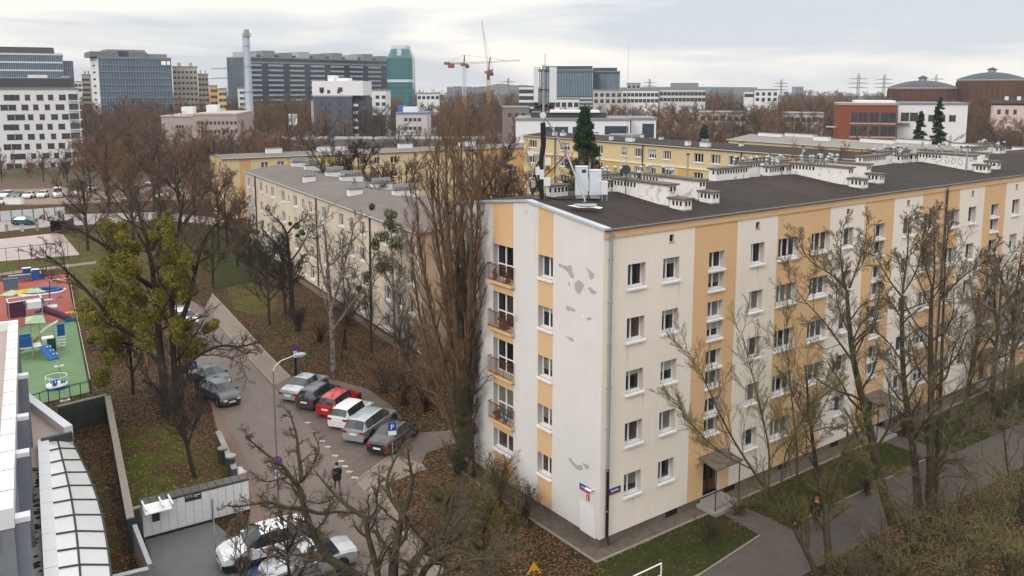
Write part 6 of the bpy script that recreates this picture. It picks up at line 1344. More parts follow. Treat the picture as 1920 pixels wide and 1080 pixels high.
# pylons
PYL = mat('pylon_steel', (.30, .28, .27), .6, .1, .5, metal=.2)
def pylon(label, px, ytop, D, arms):
    c = PD(px, 200, D); t = thing('electricity_pylon', label, 'pylon', (c[0], c[1], 0), math.atan2(_R[1], _R[0])); H = PD(px, ytop, D)[2]; r = D*.00019
    m = MB(); lattice(m, (0, 0, 0), (0, 0, H*.55), H*.06, H*.028, PYL, 6, r); lattice(m, (0, 0, H*.55), (0, 0, H), H*.028, H*.02, PYL, 8, r); m.build('tower', t)
    for f, w in arms: m = MB(); lattice(m, (-w*H, 0, H*f), (0, 0, H*f+H*.01), .05, H*.014, PYL, 4, r); lattice(m, (w*H, 0, H*f), (0, 0, H*f+H*.01), .05, H*.014, PYL, 4, r); m.build('cross_arm', t)
A3 = [(.62, .26), (.74, .27), (.86, .25)]
pylon('tall lattice pylon with three arms left of the tall chimney', 433, 106, 620, [(.50, .28), (.66, .33), (.81, .30)])
pylon('lattice pylon on the horizon between cranes and antenna mast', 953, 146, 1100, A3)
pylon('lattice pylon at left of the pair before the gas holders', 1607, 138, 900, A3); pylon('fainter lattice pylon at right of the pair before the gas holders', 1655, 140, 1000, A3)
pylon('faint lattice pylon above the long white building', 1217, 148, 1100, A3); pylon('faint lattice pylon over the tree line right of centre', 1463, 149, 1100, A3); pylon('faint pylon between the two gas holders', 1752, 140, 1100, A3)
# gas holders
DOME = mat('dome_dark_blue', (.045, .055, .07), .6, .1, .1); GBR = mat('gasholder_brick', (.115, .055, .04), .9, .2, .15)
def gas(label, pxc, half, ytop, yeave, ybase, D):
    c = PD(pxc, 200, D+half*D/FPX); t = thing('gas_holder', label, 'gas holder', (c[0], c[1], 0)); Rr = half*D/FPX; He = PD(pxc, yeave, D)[2]; Ht = PD(pxc, ytop, D)[2]
    m = MB(); m.cyl((0, 0), Rr*.985, 0, He, GBR, 48)
    for i in range(40): a = i*2*math.pi/40; m.box(-.1, .1, 0, 0.1, 0, 0, GBR) if False else m.tube((Rr*.99*math.cos(a), Rr*.99*math.sin(a), 0), (Rr*.99*math.cos(a), Rr*.99*math.sin(a), He-.8), .35, None, GBR, 5)
    m.build('drum', t)
    m = MB(); m.cyl((0, 0), Rr, He-.1, He+.7, mat('dome_edge', (.30, .32, .34), .6, .1, 1), 48); m.build('eave_ring', t)
    m = MB(); n = 48; K = 8; vs = []; fs = []
    for k in range(K+1):
        f = k/K; r = Rr*1.0*(1-f)+Rr*.13*f; z = He+.7+(Ht-He-.7)*(1-(1-f)**1.7)
        vs += [(r*math.cos(2*math.pi*j/n), r*math.sin(2*math.pi*j/n), z) for j in range(n)]
    for k in range(K):
        for j in range(n): fs.append((k*n+j, k*n+(j+1) % n, (k+1)*n+(j+1) % n, (k+1)*n+j))
    m.add(vs, fs, DOME, False); m.build('dome', t)
    m = MB(); m.cyl((0, 0), Rr*.12, Ht-.3, Ht+1.3, GALV, 20); m.cyl((0, 0), Rr*.16, Ht+1.3, Ht+1.6, DOME, 20); m.tube((0, 0, Ht+1.6), (0, 0, Ht+2.8), Rr*.15, .3, DOME, 20); m.build('lantern', t)
    FOOT.append([(c[0]-Rr, c[1]-Rr), (c[0]+Rr, c[1]-Rr), (c[0]+Rr, c[1]+Rr), (c[0]-Rr, c[1]+Rr)])
gas('right hand gas holder, taller brick drum under a dark shallow dome', 1855, 60, 134.5, 150.5, 170, 460)
gas('left hand gas holder, mostly its dark shallow dome showing over trees', 1727, 62, 150.5, 166, 180, 470)
# mounds and banners
MND = mat('rubble_mound', (.26, .19, .16), .95, .2, .3, bump=.3)
for i, (px, py, D, r, h) in enumerate(((500, 262, 320, 11, 7), (445, 268, 318, 9, 3.5), (568, 258, 318, 8, 6))):
    c = PD(px, py, D); m = MB(); m.blob((0, 0, 0), 1, MND, i, 24, 12, .07, (r, r*.8, h)); o = m.build('rubble_mound'); o.location = (c[0], c[1], 0); tag(o, ['large pale rubble mound right of the chimney foot', 'low pale rubble mound at the chimney foot', 'pale rubble mound nearest the dark grey building'][i], 'mound')
BAN = [mat('banner_white', (.75, .76, .80), .7, .03, 1), mat('banner_blue', (.20, .25, .38), .7, .05, 1)]
for i, px in enumerate((542, 548.5, 553.5)):
    c = PD(px, 250, 315); t = thing('banner_flag', ['leftmost of three tall upright banners near the mounds', 'middle of three tall upright banners near the mounds', 'rightmost of three tall upright banners near the mounds'][i], 'banner', (c[0], c[1], 0), math.atan2(_R[1], _R[0])); z1 = PD(px, 213, 315)[2]
    MB().tube((0, 0, 0), (0, 0, z1), .07, None, GALV, 6).build('pole', t); MB().box(.08, .85, -.03, .03, z1-4.2, z1-.1, BAN[0 if i != 1 else 0]).box(.85, 1.05, -.03, .03, z1-4.2, z1-.6, BAN[1]).build('cloth', t)
# ================= cars =================
TYRE = mat('tyre_rubber', (.015, .015, .016), .85, .1, 5); RIM = mat('rim_alloy', (.45, .46, .48), .35, .1, 5, metal=.7)
CGL = mat('car_glass', (.02, .026, .032), .06, .2, 1, spec=.8); LAMP = mat('headlight_clear', (.65, .68, .70), .15, .05, 3); TAIL = mat('tail_light_red', (.30, .015, .015), .25, .1, 3)
PLT = mat('plate_white', (.75, .75, .72), .5, .02, 3); TRIM = mat('car_trim_black', (.018, .018, .02), .6, .1, 3)
def paint(name, c, metal=.15):
    m = mat(name, c, .24, .03, 1.5, metal=metal, spec=.6); m.node_tree.nodes['Principled BSDF'].inputs['Coat Weight'].default_value = .6; return m
CARS = {
 'sedan': dict(L=4.6, W=1.80, st=[(-2.3, .62, .80, .86), (-2.2, .80, .93, .92), (-1.75, .90, 1.00, .97), (-1.30, .92, 1.04, .98), (-.62, .93, 1.40, 1), (-.50, .93, 1.42, 1), (.22, .92, 1.44, 1), (.30, .92, 1.44, 1), (.55, .91, 1.42, 1), (1.22, .90, 1.0, .99), (1.32, .88, .96, .98), (1.95, .80, .84, .95), (2.2, .68, .72, .88), (2.3, .5, .55, .78)], ws=(8, 9), rw=(3, 4), win=[(3, 4), (5, 6), (7, 8)], roof=(4, 8)),
 'hatch': dict(L=4.0, W=1.74, st=[(-2.0, .70, .86, .86), (-1.95, .92, 1.00, .93), (-1.62, .96, 1.40, .96), (-1.50, .96, 1.45, .97), (-.95, .95, 1.49, 1), (-.85, .95, 1.50, 1), (.02, .94, 1.50, 1), (.10, .94, 1.50, 1), (.40, .93, 1.47, 1), (1.10, .92, 1.05, .99), (1.2, .90, .98, .98), (1.7, .80, .84, .94), (1.92, .66, .70, .87), (2.0, .5, .54, .78)], ws=(8, 9), rw=(1, 2), win=[(3, 4), (5, 6), (7, 8), (8, 9)][:3], roof=(2, 8)),
 'wagon': dict(L=4.85, W=1.88, st=[(-2.42, .72, .88, .86), (-2.36, .96, 1.04, .93), (-1.95, 1.00, 1.50, .96), (-1.80, 1.00, 1.56, .97), (-1.05, .99, 1.61, 1), (-.95, .99, 1.62, 1), (-.02, .98, 1.63, 1), (.08, .98, 1.63, 1), (.45, .97, 1.60, 1), (1.18, .96, 1.10, .99), (1.30, .94, 1.04, .98), (2.0, .86, .92, .95), (2.3, .72, .78, .88), (2.42, .52, .58, .78)], ws=(8, 9), rw=(1, 2), win=[(2, 4), (5, 6), (7, 9)], roof=(2, 8)),
 'van': dict(L=4.9, W=1.95, st=[(-2.45, .80, 1.9, .94), (-2.40, 1.1, 2.02, .98), (-1.9, 1.1, 2.06, 1), (-1.8, 1.1, 2.06, 1), (-1.0, 1.1, 2.07, 1), (-.9, 1.1, 2.07, 1), (.3, 1.1, 2.06, 1), (.4, 1.1, 2.06, 1), (1.0, 1.08, 2.0, 1), (1.75, 1.06, 1.22, .98), (1.85, 1.04, 1.16, .97), (2.25, .92, .98, .93), (2.4, .72, .78, .86), (2.45, .5, .55, .8)], ws=(8, 9), rw=(0, 0), win=[(7, 8)], roof=(1, 8)),
}
def car(kind, pm, label, loc, rz, name='parked_car', group=None, roofm=None):
    S = CARS[kind]; st = S['st']; W = S['W']/2; t = thing(name, label, 'van' if kind == 'van' else 'car', loc, rz, group)
    def sec(i):
        x, zb, zt, k = st[i]; cab = zt-zb > .25; wt = W*k*(.70 if cab else .86) if kind != 'van' else W*k*(.86 if cab else .86); zb2 = zb
        return [(x, W*k*.93, .22), (x, W*k, .48), (x, W*k*.985, zb2*.98), (x, W*k*.955, zb2+.012), (x, wt, zt-(.06 if cab else .02)), (x, wt*.82, zt-.01), (x, 0, zt+.015)]
    n = 7; body = MB(); gls = {'windshield': MB(), 'rear_window': MB()}; sw = {}
    for i in range(len(st)-1):
        A, B = sec(i), sec(i+1)
        for j in range(n-1):
            for s in (1, -1):
                q = [A[j], B[j], B[j+1], A[j+1]]; q = [(p[0], p[1]*s, p[2]) for p in q]
                if s > 0: q = q[::-1]
                tgt = body; mm = pm
                if j == 3 and any(a <= i < b for a, b in S['win']): tgt = sw.setdefault((s, [a for a, b in S['win'] if a <= i < b][0]), MB()); mm = CGL
                if j >= 4 and S['ws'][0] <= i < S['ws'][1]: tgt = gls['windshield']; mm = CGL
                if j >= 4 and S['rw'][0] <= i < S['rw'][1]: tgt = gls['rear_window']; mm = CGL
                if j == 3 and tgt is body and min(st[i][2]-st[i][1], st[i+1][2]-st[i+1][1]) > .25 and kind != 'van': mm = TRIM
                if j == 0 or (j == 1 and False): mm = TRIM if j == 0 and kind == 'wagon' else pm
                if roofm and j >= 4 and S['roof'][0] <= i < S['roof'][1]: mm = roofm
                tgt.add(q, [(0, 1, 2, 3)], mm, tgt is body and j not in (3,))
    for i, s in ((0, 1), (len(st)-1, -1)):
        A = sec(i); P = [(p[0], p[1], p[2]) for p in A]+[(p[0], -p[1], p[2]) for p in A[::-1][1:]]
        body.add(P if s > 0 else P[::-1], [tuple(range(len(P)))], pm)
    L2 = S['L']/2; wb = S['L']*.29; r = .33 if kind != 'wagon' else .36
    xs = (-wb-.02, wb+.08)
    body.box(-L2+.15, L2-.15, -W*.9, W*.9, .18, .24, TRIM)
    for x in xs:
        for s in (1, -1): y = W*.985*s; body.tube((x, y-.02*s, r+.02), (x, y+.008*s, r+.02), r+.07, None, TRIM, 18)
    body.box(L2-.06, L2+.015, -W*.5, W*.5, .38, .55, TRIM); bo = body.build('body', t)
    for k, g_ in gls.items():
        if g_.f: g_.build(k, t)
    for g_ in sw.values(): g_.build('side_window', t)
    tb = MB(); tb.tube((0, -.10, 0), (0, .10, 0), r, None, TYRE, 20); tme = tb.mesh('tyre'); rb = MB(); rb.tube((0, -.105, 0), (0, .105, 0), r*.62, None, RIM, 14)
    for a in range(5): rb.box(-.03, .03, -.112, .112, -r*.6, r*.6, RIM) if a == 0 else None
    rme = rb.mesh('rim')
    for x in xs:
        for s in (1, -1): w_ = thing('wheel', None, None, (x, s*(W-.115), r)); w_.parent = t; inst('tyre', tme, w_); inst('rim', rme, w_)
    zf = st[-2][1]; zr_ = st[1][1]
    for s in (1, -1):
        MB().add([(L2-.30, s*W*.93, zf+.06), (L2-.05, s*W*.76, zf-.02), (L2-.01, s*W*.42, zf-.06), (L2-.16, s*W*.5, zf+.05), (L2-.24, s*W*.94, zf-.08), (L2-.0, s*W*.78, zf-.17), (L2+.02, s*W*.42, zf-.18), (L2-.3, s*W*.5, zf-.2)], [(0, 1, 2, 3), (0, 4, 5, 1), (1, 5, 6, 2), (3, 2, 6, 7)], LAMP).build('headlight', t)
        MB().box(-L2-.02, -L2+.22, s*W*.90, s*W*.52, zr_-.22, zr_-.06, TAIL).build('tail_light', t)
        MB().box(st[S['ws'][1]][0]-.28, st[S['ws'][1]][0]-.10, s*(W-.02), s*(W+.16), st[8][1]+.0, st[8][1]+.14, pm).build('mirror', t)
    MB().box(L2+.016, L2+.03, -.26, .26, .36, .47, PLT).build('number_plate', t); MB().box(-L2-.03, -L2-.0, -.26, .26, zr_-.32, zr_-.21, PLT).build('number_plate', t)
    return t
SILV = paint('paint_silver', (.42, .44, .46), .5); DGR = paint('paint_dark_grey', (.055, .06, .07), .4); REDC = paint('paint_red', (.50, .012, .015)); WHC = paint('paint_white', (.74, .75, .76), 0); SBL = paint('paint_silver_blue', (.40, .45, .48), .5); BLK = paint('paint_black', (.018, .02, .022), .2); TEAL = paint('paint_dark_teal', (.012, .07, .085), .3); DGN = paint('paint_dark_green', (.02, .04, .038), .3)
ROW = 'cars parked nose-in along the road'; hd = R_(33); hv = (math.cos(hd), math.sin(hd))
for (rc, kind, m, lab, rm) in (((-5.05, 29.35), 'sedan', SILV, 'silver sedan, leftmost of the row parked beside the leaf litter', None), ((-4.75, 27.0), 'hatch', DGR, 'dark grey hatchback between the silver sedan and the red car', None), ((-4.1, 24.75), 'hatch', REDC, 'bright red hatchback parked in the row', None), ((-4.3, 22.25), 'hatch', WHC, 'white hatchback with dark rear window, next to the red car', None), ((-4.45, 19.45), 'wagon', SBL, 'silver blue estate car between the white and the black car', None), ((-4.05, 16.8), 'sedan', BLK, 'black car at the right end of the row, under branches', None)):
    L = CARS[kind]['L']; car(kind, m, lab, (rc[0]+hv[0]*L/2, rc[1]+hv[1]*L/2, .02), hd, group=ROW, roofm=rm)
a = G(418, 728); car('sedan', DGN, 'dark green sedan at the left kerb, farther of two dark cars', (a[0]-.45, a[1]+2.0, .02), R_(-80)); a = G(430, 764); car('hatch', DGR, 'dark grey car at the left kerb, nearer of two dark cars', (a[0]-.05, a[1]+1.9, .02), R_(-82))
a = G(372, 652); car('sedan', DGR, 'dark car at the left kerb half hidden under the mistletoe tree', (a[0]-.3, a[1]+1.5, .02), R_(-85)); a = G(350, 615); car('hatch', WHC, 'white car at the left kerb hidden behind the mistletoe tree', (a[0]+.2, a[1]+1.5, .02), R_(-86))
car('wagon', WHC, 'large white estate car at the bottom, beside the blue painted bay', (-14.0, 9.55, .04), R_(174)); car('sedan', SILV, 'pale silver car at the bottom edge below the white estate car', (-12.9, 6.9, .04), R_(176))
UG = 'vehicles in the far gravel car park'
for (px, py, kind, m, lab, rz) in ((20, 371, 'wagon', WHC, 'white estate car in the far car park, leftmost', -120), (60, 371, 'sedan', DGR, 'dark car in the far car park, between two white ones', -115), (100, 371, 'sedan', WHC, 'white saloon in the far car park, right of the dark car', -118), (145, 370, 'hatch', WHC, 'white high hatchback in the far car park, left of the vans', -112), (199, 369, 'van', WHC, 'white van in the far car park, nearer of two', -100), (250, 367, 'van', SILV, 'pale van in the far car park, under the bare branches', -98)):
    a = G(px*.545 if px < 0 else px*.542+2, py); car(kind, m, lab, (a[0], a[1], .03), R_(rz), group=UG)
for (px, py, m, lab) in ((175, 357, WHC, 'white car barely seen behind branches, left of a loose group'), (262, 352, WHC, 'white car behind the branches above the mistletoe tree'), (283, 346, SILV, 'silver car behind the branches, second of a loose group'), (296, 372, WHC, 'white car low behind the branches above the mistletoe'), (240, 376, SILV, 'silver car behind the branches above the left mistletoe'), (332, 352, WHC, 'white car behind branches left of the cream block'), (5, 383, SBL, 'pale blue car cut by the left frame edge in the far car park')):
    a = G(px, py); car('sedan', m, lab, (a[0], a[1], .03), R_(-115), group=UG)
a = G(47, 421); car('hatch', TEAL, 'dark teal hatchback driving on the street at left', (a[0], a[1], .03), R_(-36), name='driving_car')

# ================= people =================
SKIN = mat('skin', (.48, .28, .20), .6, .05, 5); COAT = mat('coat_black', (.012, .013, .016), .85, .2, 6); TROU = mat('trousers_grey', (.075, .07, .075), .85, .2, 6); REDH = mat('hat_red', (.34, .06, .04), .8, .1, 6); HAIR = mat('hair_dark', (.02, .015, .012), .8, .2, 8)
def person(label, loc, rz, hat):
    V = []; E = []; Rr = []
    def v(p, r, par=None):
        V.append(p); Rr.append(r); i = len(V)-1
        if par is not None: E.append((par, i))
        return i
    pel = v((0, 0, .95), .15); ch = v((.02, 0, 1.18), .15, pel); sh = v((.03, 0, 1.40), .15, ch); nk = v((.035, 0, 1.50), .06, sh); hd_ = v((.05, 0, 1.62), .092, nk); v((.055, 0, 1.71), .08, hd_)
    for s, st in ((1, .24), (-1, -.22)):
        hp = v((0, s*.10, .88), .10, pel); kn = v((st*.6+.05, s*.10, .50), .07, hp); an = v((st-.02 if st > 0 else st-.1, s*.10, .10), .045, kn); v((an and V[an][0]+.17, s*.11, .05), .04, an)
        so_ = v((.02, s*.20, 1.38), .08, sh); el = v((.02-st*.4, s*.27, 1.12), .055, so_); wr = v((.12-st*.7, s*.26, .90), .036, el); pa = v((.15-st*.75, s*.25, .83), .034, wr)
        for q in range(4): f = v((V[pa][0]+.03, s*.25+(q-1.5)*.02, .77), .009, pa); v((V[pa][0]+.02, s*.25+(q-1.5)*.02, .735-(.008 if q in (0, 3) else 0)), .008, f)
        th = v((V[pa][0]+.05, s*.22, .80), .010, pa); v((V[pa][0]+.065, s*.215, .77), .009, th)
    me = bpy.data.meshes.new('person'); me.from_pydata(V, E, []); o = bpy.data.objects.new('person', me); COL.objects.link(o)
    md = o.modifiers.new('s', 'SKIN'); sv = me.skin_vertices[0].data
    for i, r in enumerate(Rr): sv[i].radius = (r, r)
    sv[0].use_root = True; o.modifiers.new('ss', 'SUBSURF').levels = 1; dg = bpy.context.evaluated_depsgraph_get(); m2 = bpy.data.meshes.new_from_object(o.evaluated_get(dg)); bpy.data.objects.remove(o)
    for mm in (SKIN, COAT, TROU, HAIR): m2.materials.append(mm)
    for p in m2.polygons:
        c = p.center; z = c.z
        p.material_index = 0 if (z > 1.47 or (abs(c.y) > .19 and z < .88)) else (1 if (z > .84 and True) else (2 if z > .09 else 1)); p.use_smooth = True
        if z < .84 and abs(c.y) < .19: p.material_index = 2 if z > .1 else 3
    root = thing('person', label, 'person', loc, rz); b = bpy.data.objects.new('body', m2); COL.objects.link(b); b.parent = root
    c = MB(); vs = []; ns = 14
    for z, rx, ry in ((.72, .17, .24), (.9, .19, .25), (1.1, .18, .235), (1.3, .17, .25), (1.44, .13, .22), (1.49, .07, .08)): vs += [(rx*math.cos(2*math.pi*i/ns)+.02, ry*math.sin(2*math.pi*i/ns), z) for i in range(ns)]
    c.add(vs, [(k*ns+i, k*ns+(i+1) % ns, (k+1)*ns+(i+1) % ns, (k+1)*ns+i) for k in range(5) for i in range(ns)], COAT, True); c.build('coat', root)
    h = MB(); h.blob((.04, 0, 1.70), .115, hat, 1, 12, 8, .03, (1, .92, .85)); h.build('hat' if hat is REDH else 'hair', root)
    f = MB(); f.tube((.14, 0, 1.66), (.175, 0, 1.63), .018, .012, SKIN, 6); f.build('nose', root)
    return root
a = G(633, 922); person('person in a black coat walking on the road towards the parked cars', (a[0], a[1], .03), R_(75), HAIR); a = G(1529, 990); person('person in a black jacket, grey trousers and reddish hat walking along the path', (a[0], a[1], .03), R_(205), REDH)

# ================= street furniture =================
SY = mat('sign_yellow', (.62, .30, .02), .5, .05, 3); SGREY = mat('post_grey', (.30, .31, .32), .5, .1, 3, metal=.3)
def faceyaw(p): return math.atan2(p[1]-CAM[1], p[0]-CAM[0])-math.pi/2
def psign(label, base, H, s=.62):
    t = thing('parking_sign', label, 'sign', (base[0], base[1], 0), faceyaw(base)+.1); MB().tube((0, .04, 0), (0, .04, H), .035, None, SGREY, 8).build('post', t)
    b = MB().box(-s/2, s/2, -.02, .0, H-s, H, BLUE).build('board', t); text('P', b, (0, -.026, H-s*.86), s*.95, WLET, align='CENTER'); MB().box(-s/2, s/2, -.02, 0, H-s-.30, H-s-.04, WLET).build('lower_plate', t)
    return t
psign('blue parking sign among branches left of the road, by the dark cars', G(364, 742), 2.75, .62); psign('blue parking sign at the right end of the row of parked cars', G(737, 880), 3.05, .5)
def nstop(t, H, r=.30):
    b = MB(); b.tube((0, -.03, H), (0, .0, H), r, None, RED, 20); b.tube((0, -.036, H), (0, -.029, H), r*.88, None, BLUE, 20); b.M = Matrix.Translation((0, 0, H)) @ Matrix.Rotation(R_(45), 4, 'Y'); b.box(-r*.8, r*.8, -.04, -.035, -.02, .02, RED); b.box(-.02, .02, -.041, -.036, -r*.8, r*.8, RED); b.build('sign_disc', t)
    m = MB(); m.box(-.13, .13, -.03, 0, H-r-.62, H-r-.06, WLET); m.box(-.03, .03, -.034, -.029, H-r-.54, H-r-.16, BLACK); m.build('lower_plate', t)
a = G(555, 706); t = thing('no_stopping_sign', 'round blue and red sign on a black post behind the silver sedan', 'sign', (a[0], a[1], 0), faceyaw(a)); MB().tube((0, .07, 0), (0, .07, 2.6), .10, None, BLACK, 8).build('post', t); nstop(t, 2.55)
a = G(523, 965); Hl = 8.3; t = thing('street_lamp', 'tall grey street lamp with a curved arm over the silver sedan', 'street lamp', (a[0], a[1], 0), faceyaw(a)); m = MB(); m.tube((0, .06, 0), (0, .06, Hl), .055, .035, mat('lamp_pole', (.15, .14, .135), .6, .1, 2), 8); m.build('pole', t)
hx = 1.35; m = MB(); m.path([(0, .06, Hl), (.1, .1, Hl+.25), (.45, .25, Hl+.5), (hx-.15, .5, Hl+.66)], .028, mat('arm_pale', (.62, .60, .56), .5, .05, 3), 6); m.build('arm', t); m = MB(); m.blob((hx+.12, .55, Hl+.66), .36, mat('lamp_grey_blue', (.33, .38, .44), .4, .05, 3), 1, 12, 8, 0, (1, .45, .32)); m.blob((hx+.12, .55, Hl+.6), .28, LAMP, 1, 12, 8, 0, (1, .45, .3)); m.build('lamp_head', t)
t = thing('no_stopping_sign', 'round blue and red sign with white plate low on the street lamp pole', 'sign', (a[0], a[1], 0), faceyaw(a)); nstop(t, 3.15, .33)
a = G(1001, 1066, 2.5); t = thing('warning_sign', 'orange yellow triangular warning sign at the bottom edge, among dry leaves', 'sign', (a[0], a[1], 0), faceyaw(a)+.25); MB().tube((0, .04, 0), (0, .04, 2.6), .03, None, SGREY, 8).build('post', t)
m = MB(); s = .34; V = [(-s, -.02, 2.25), (s, -.02, 2.25), (0, -.02, 2.85)]; m.add(V+[(x, 0, z) for x, y, z in V], [(0, 1, 2), (5, 4, 3), (0, 3, 4, 1), (1, 4, 5, 2), (2, 5, 3, 0)], SY); b = m.build('board', t)
m = MB(); V = [(-.2, -.026, 2.32), (-.09, -.026, 2.44), (0, -.026, 2.36), (.09, -.026, 2.44), (.2, -.026, 2.32)]; m.add(V, [(0, 2, 1), (2, 4, 3)], BLACK); m.box(-.22, .22, -.027, -.022, 2.28, 2.32, BLACK); m.build('bump_symbol', b)
a = G(1240, 1056, 1.1); c = G(1187, 1081, 1.1); t = thing('tubular_rail', 'white tubular metal rail on the lawn at the bottom edge', 'rail', (a[0], a[1], 0)); d = (c[0]-a[0], c[1]-a[1]); m = MB(); m.tube((0, 0, 0), (0, 0, 1.1), .035, None, WPAINT, 8); m.tube((0, 0, 1.1), (d[0], d[1], 1.1), .035, None, WPAINT, 8); m.tube((d[0], d[1], 0), (d[0], d[1], 1.1), .035, None, WPAINT, 8); m.tube((0, 0, .5), (d[0], d[1], .5), .02, None, WPAINT, 8); m.build('frame', t)
a = G(434, 893); t = thing('litter_bin', 'tall dark litter bin with a pale cap behind the parcel lockers', 'bin', (a[0], a[1], 0)); MB().cyl((0, 0), .26, 0, 1.25, DMET, 14, .24).build('drum', t); MB().cyl((0, 0), .32, 1.25, 1.36, GALV, 14).build('cap', t)
a = G(450, 897); m = MB(); m.blob((0, 0, .35), .38, mat('bag_white', (.62, .62, .62), .5, .1, 4), 2, 10, 7, .25, (1, .9, .9)); o = m.build('rubbish_bag'); o.location = (a[0], a[1], 1.55); tag(o, 'crumpled white bag at the right end of the parcel lockers', 'bag'); o.location.z = .02
a = G(418, 868); t = thing('litter_bin', 'dark stub bin beside the pavement, farther from the lockers', 'bin', (a[0], a[1], 0)); MB().cyl((0, 0), .28, 0, .95, DMET, 12).build('drum', t); MB().cyl((0, 0), .31, .95, 1.02, CONC, 12).build('cap', t)
t = thing('low_wall', 'low dark wall edging the mossy lawn beside the brick pavement', 'wall', (*G(405, 832)[:2], 0)); o = Vector(G(405, 832)[:2]); c = Vector(G(436, 905)[:2]); d = (c-o); l_ = d.length; d.normalize(); m = MB(); m.obox((0, 0), (d.x, d.y), l_, .3, 0, .8, DGREY); m.build('wall_body', t); m = MB(); m.obox((0, 0), (d.x, d.y), l_, .34, .801, .87, CONC); m.build('coping', t)
# fences
FEN = mat('fence_rail_tan', (.42, .35, .27), .7, .1, 2); FGR = mat('fence_green', (.03, .07, .05), .6, .2, 3)
def fence(label, px, H, n, mt, mrail, wires=4):
    P = [Vector(G(*p)[:2]) for p in px]; o = P[0]; t = thing('mesh_fence', label, 'fence', (o.x, o.y, 0)); w = MB(); tot = sum((b-a).length for a, b in zip(P, P[1:]))
    for a, b in zip(P, P[1:]):
        a_, b_ = a-o, b-o; k = max(2, int(n*(b-a).length/tot))
        for i in range(k+1): q = a_.lerp(b_, i/k); inst_m = MB().tube((q.x, q.y, 0), (q.x, q.y, H), .035, None, mt, 6); inst_m.build('post', t)
        w.tube((a_.x, a_.y, H), (b_.x, b_.y, H), .035, None, mrail, 6)
        for j in range(wires): z = H*(j+.5)/wires; w.tube((a_.x, a_.y, z), (b_.x, b_.y, z), .006, None, mt, 3)
    w.build('rail', t); return t
fence('long fence with tan top rail along the right side of the playground', [(127, 512), (141, 592), (171, 740)], 1.25, 16, FGR, FEN); fence('dark green fence at the near side of the playground', [(171, 740), (92, 758), (60, 768)], 1.1, 6, FGR, FGR); fence('green fence along the far side of the playground', [(127, 512), (-60, 540)], 1.3, 9, FGR, FGR); fence('tall thin fence round the pale court', [(-60, 510), (150, 486)], 2.6, 9, FGR, FGR, 3)
t = thing('panel_fence', 'pale concrete panel fence along the far side of the street', 'fence', (*G(-20, 416)[:2], 0)); o = Vector(G(-20, 416)[:2]); c = Vector(G(124, 405)[:2]); d = c-o; l_ = d.length; d.normalize(); k = 7
for i in range(k): m = MB(); s = d*(l_*i/k); m.obox((s.x, s.y), (d.x, d.y), l_/k-.15, .08, .05, 1.75, mat('panel_pale', (.55, .55, .57), .8, .06, .8)); m.build('panel', t); m = MB(); s = s-d*.1; m.obox((s.x, s.y), (d.x, d.y), .12, .16, 0, 1.9, DMET); m.build('post', t)
for i, (px, py) in enumerate(((13, 434), (42, 434), (70, 432))): a = G(px, py); t = thing('concrete_bollard', ['leftmost', 'middle, palest', 'rightmost, greenish'][i]+' of three stout posts between street and court', 'bollard', (a[0], a[1], 0)); MB().box(-.22, .22, -.18, .18, 0, 1.1, mat(f'bollard_tone_{i}', ((.30, .34, .38), (.52, .52, .52), (.25, .32, .30))[i], .8, .1, 2)).build('shaft', t); MB().box(-.26, .26, -.22, .22, 1.1, 1.2, KERB).build('cap', t)
a = G(117, 436); t = thing('bus_shelter', 'small shelter with a dark flat roof beside the street at left', 'shelter', (a[0], a[1], 0), R_(-35)); m = MB(); m.add([(-1.6, -1, 2.3), (1.6, -1, 2.3), (1.6, 1.2, 2.6), (-1.6, 1.2, 2.6), (-1.6, -1, 2.15), (1.6, -1, 2.15), (1.6, 1.2, 2.45), (-1.6, 1.2, 2.45)], [(0, 1, 2, 3), (7, 6, 5, 4), (0, 4, 5, 1), (1, 5, 6, 2), (2, 6, 7, 3), (3, 7, 4, 0)], BANDG); m.build('roof', t); m = MB(); m.box(-1.5, 1.5, .95, 1.02, .2, 2.4, GL_D); m.box(-1.5, -1.44, -.8, 1, .2, 2.2, GL_D); m.build('glass_wall', t)
for x in (-1.45, 1.45): MB().box(x-.04, x+.04, -.8, -.72, 0, 2.2, DMET).build('post', t)
for i, px in enumerate((19, 35)): a = G(px, 384); t = thing('white_container', ['white box container beside the far car park, left one', 'white box container beside the far car park, right one'][i], 'container', (a[0], a[1], 0), R_(-35)); MB().box(-.9, .9, -.6, .6, .15, 1.5, WPAINT).build('box', t); MB().box(-.95, .95, -.65, .65, 1.5, 1.56, GALV).build('lid', t)

# ================= playground =================
PB = mat('play_blue', (.015, .10, .33), .45, .1, 3); PY = mat('play_yellow', (.50, .42, .05), .5, .05, 3); PG = mat('play_light_green', (.30, .48, .28), .5, .05, 3); PO = mat('play_orange', (.50, .22, .03), .5, .1, 3); PP = mat('play_purple', (.08, .02, .06), .5, .1, 3); PW = mat('play_white', (.72, .72, .72), .45, .03, 3)
a = G(107, 727); t = thing('roundabout', 'white playground roundabout with a ring rail on the green surface', 'play equipment', (a[0], a[1], .016)); MB().cyl((0, 0), .8, .0, .16, PB, 20).cyl((0, 0), .78, .16, .30, PW, 20).build('platform', t)
m = MB(); m.path([(.78*math.cos(i*math.pi/12), .78*math.sin(i*math.pi/12), .95) for i in range(25)], .035, PW, 6); [m.tube((.78*math.cos(i*math.pi/3), .78*math.sin(i*math.pi/3), .3), (.78*math.cos(i*math.pi/3), .78*math.sin(i*math.pi/3), .95), .025, None, PW, 5) for i in range(6)]; m.build('ring_rail', t); m = MB(); m.cyl((0, 0), .05, .3, .8, PB, 8); m.cyl((0, 0), .22, .78, .83, PB, 14)
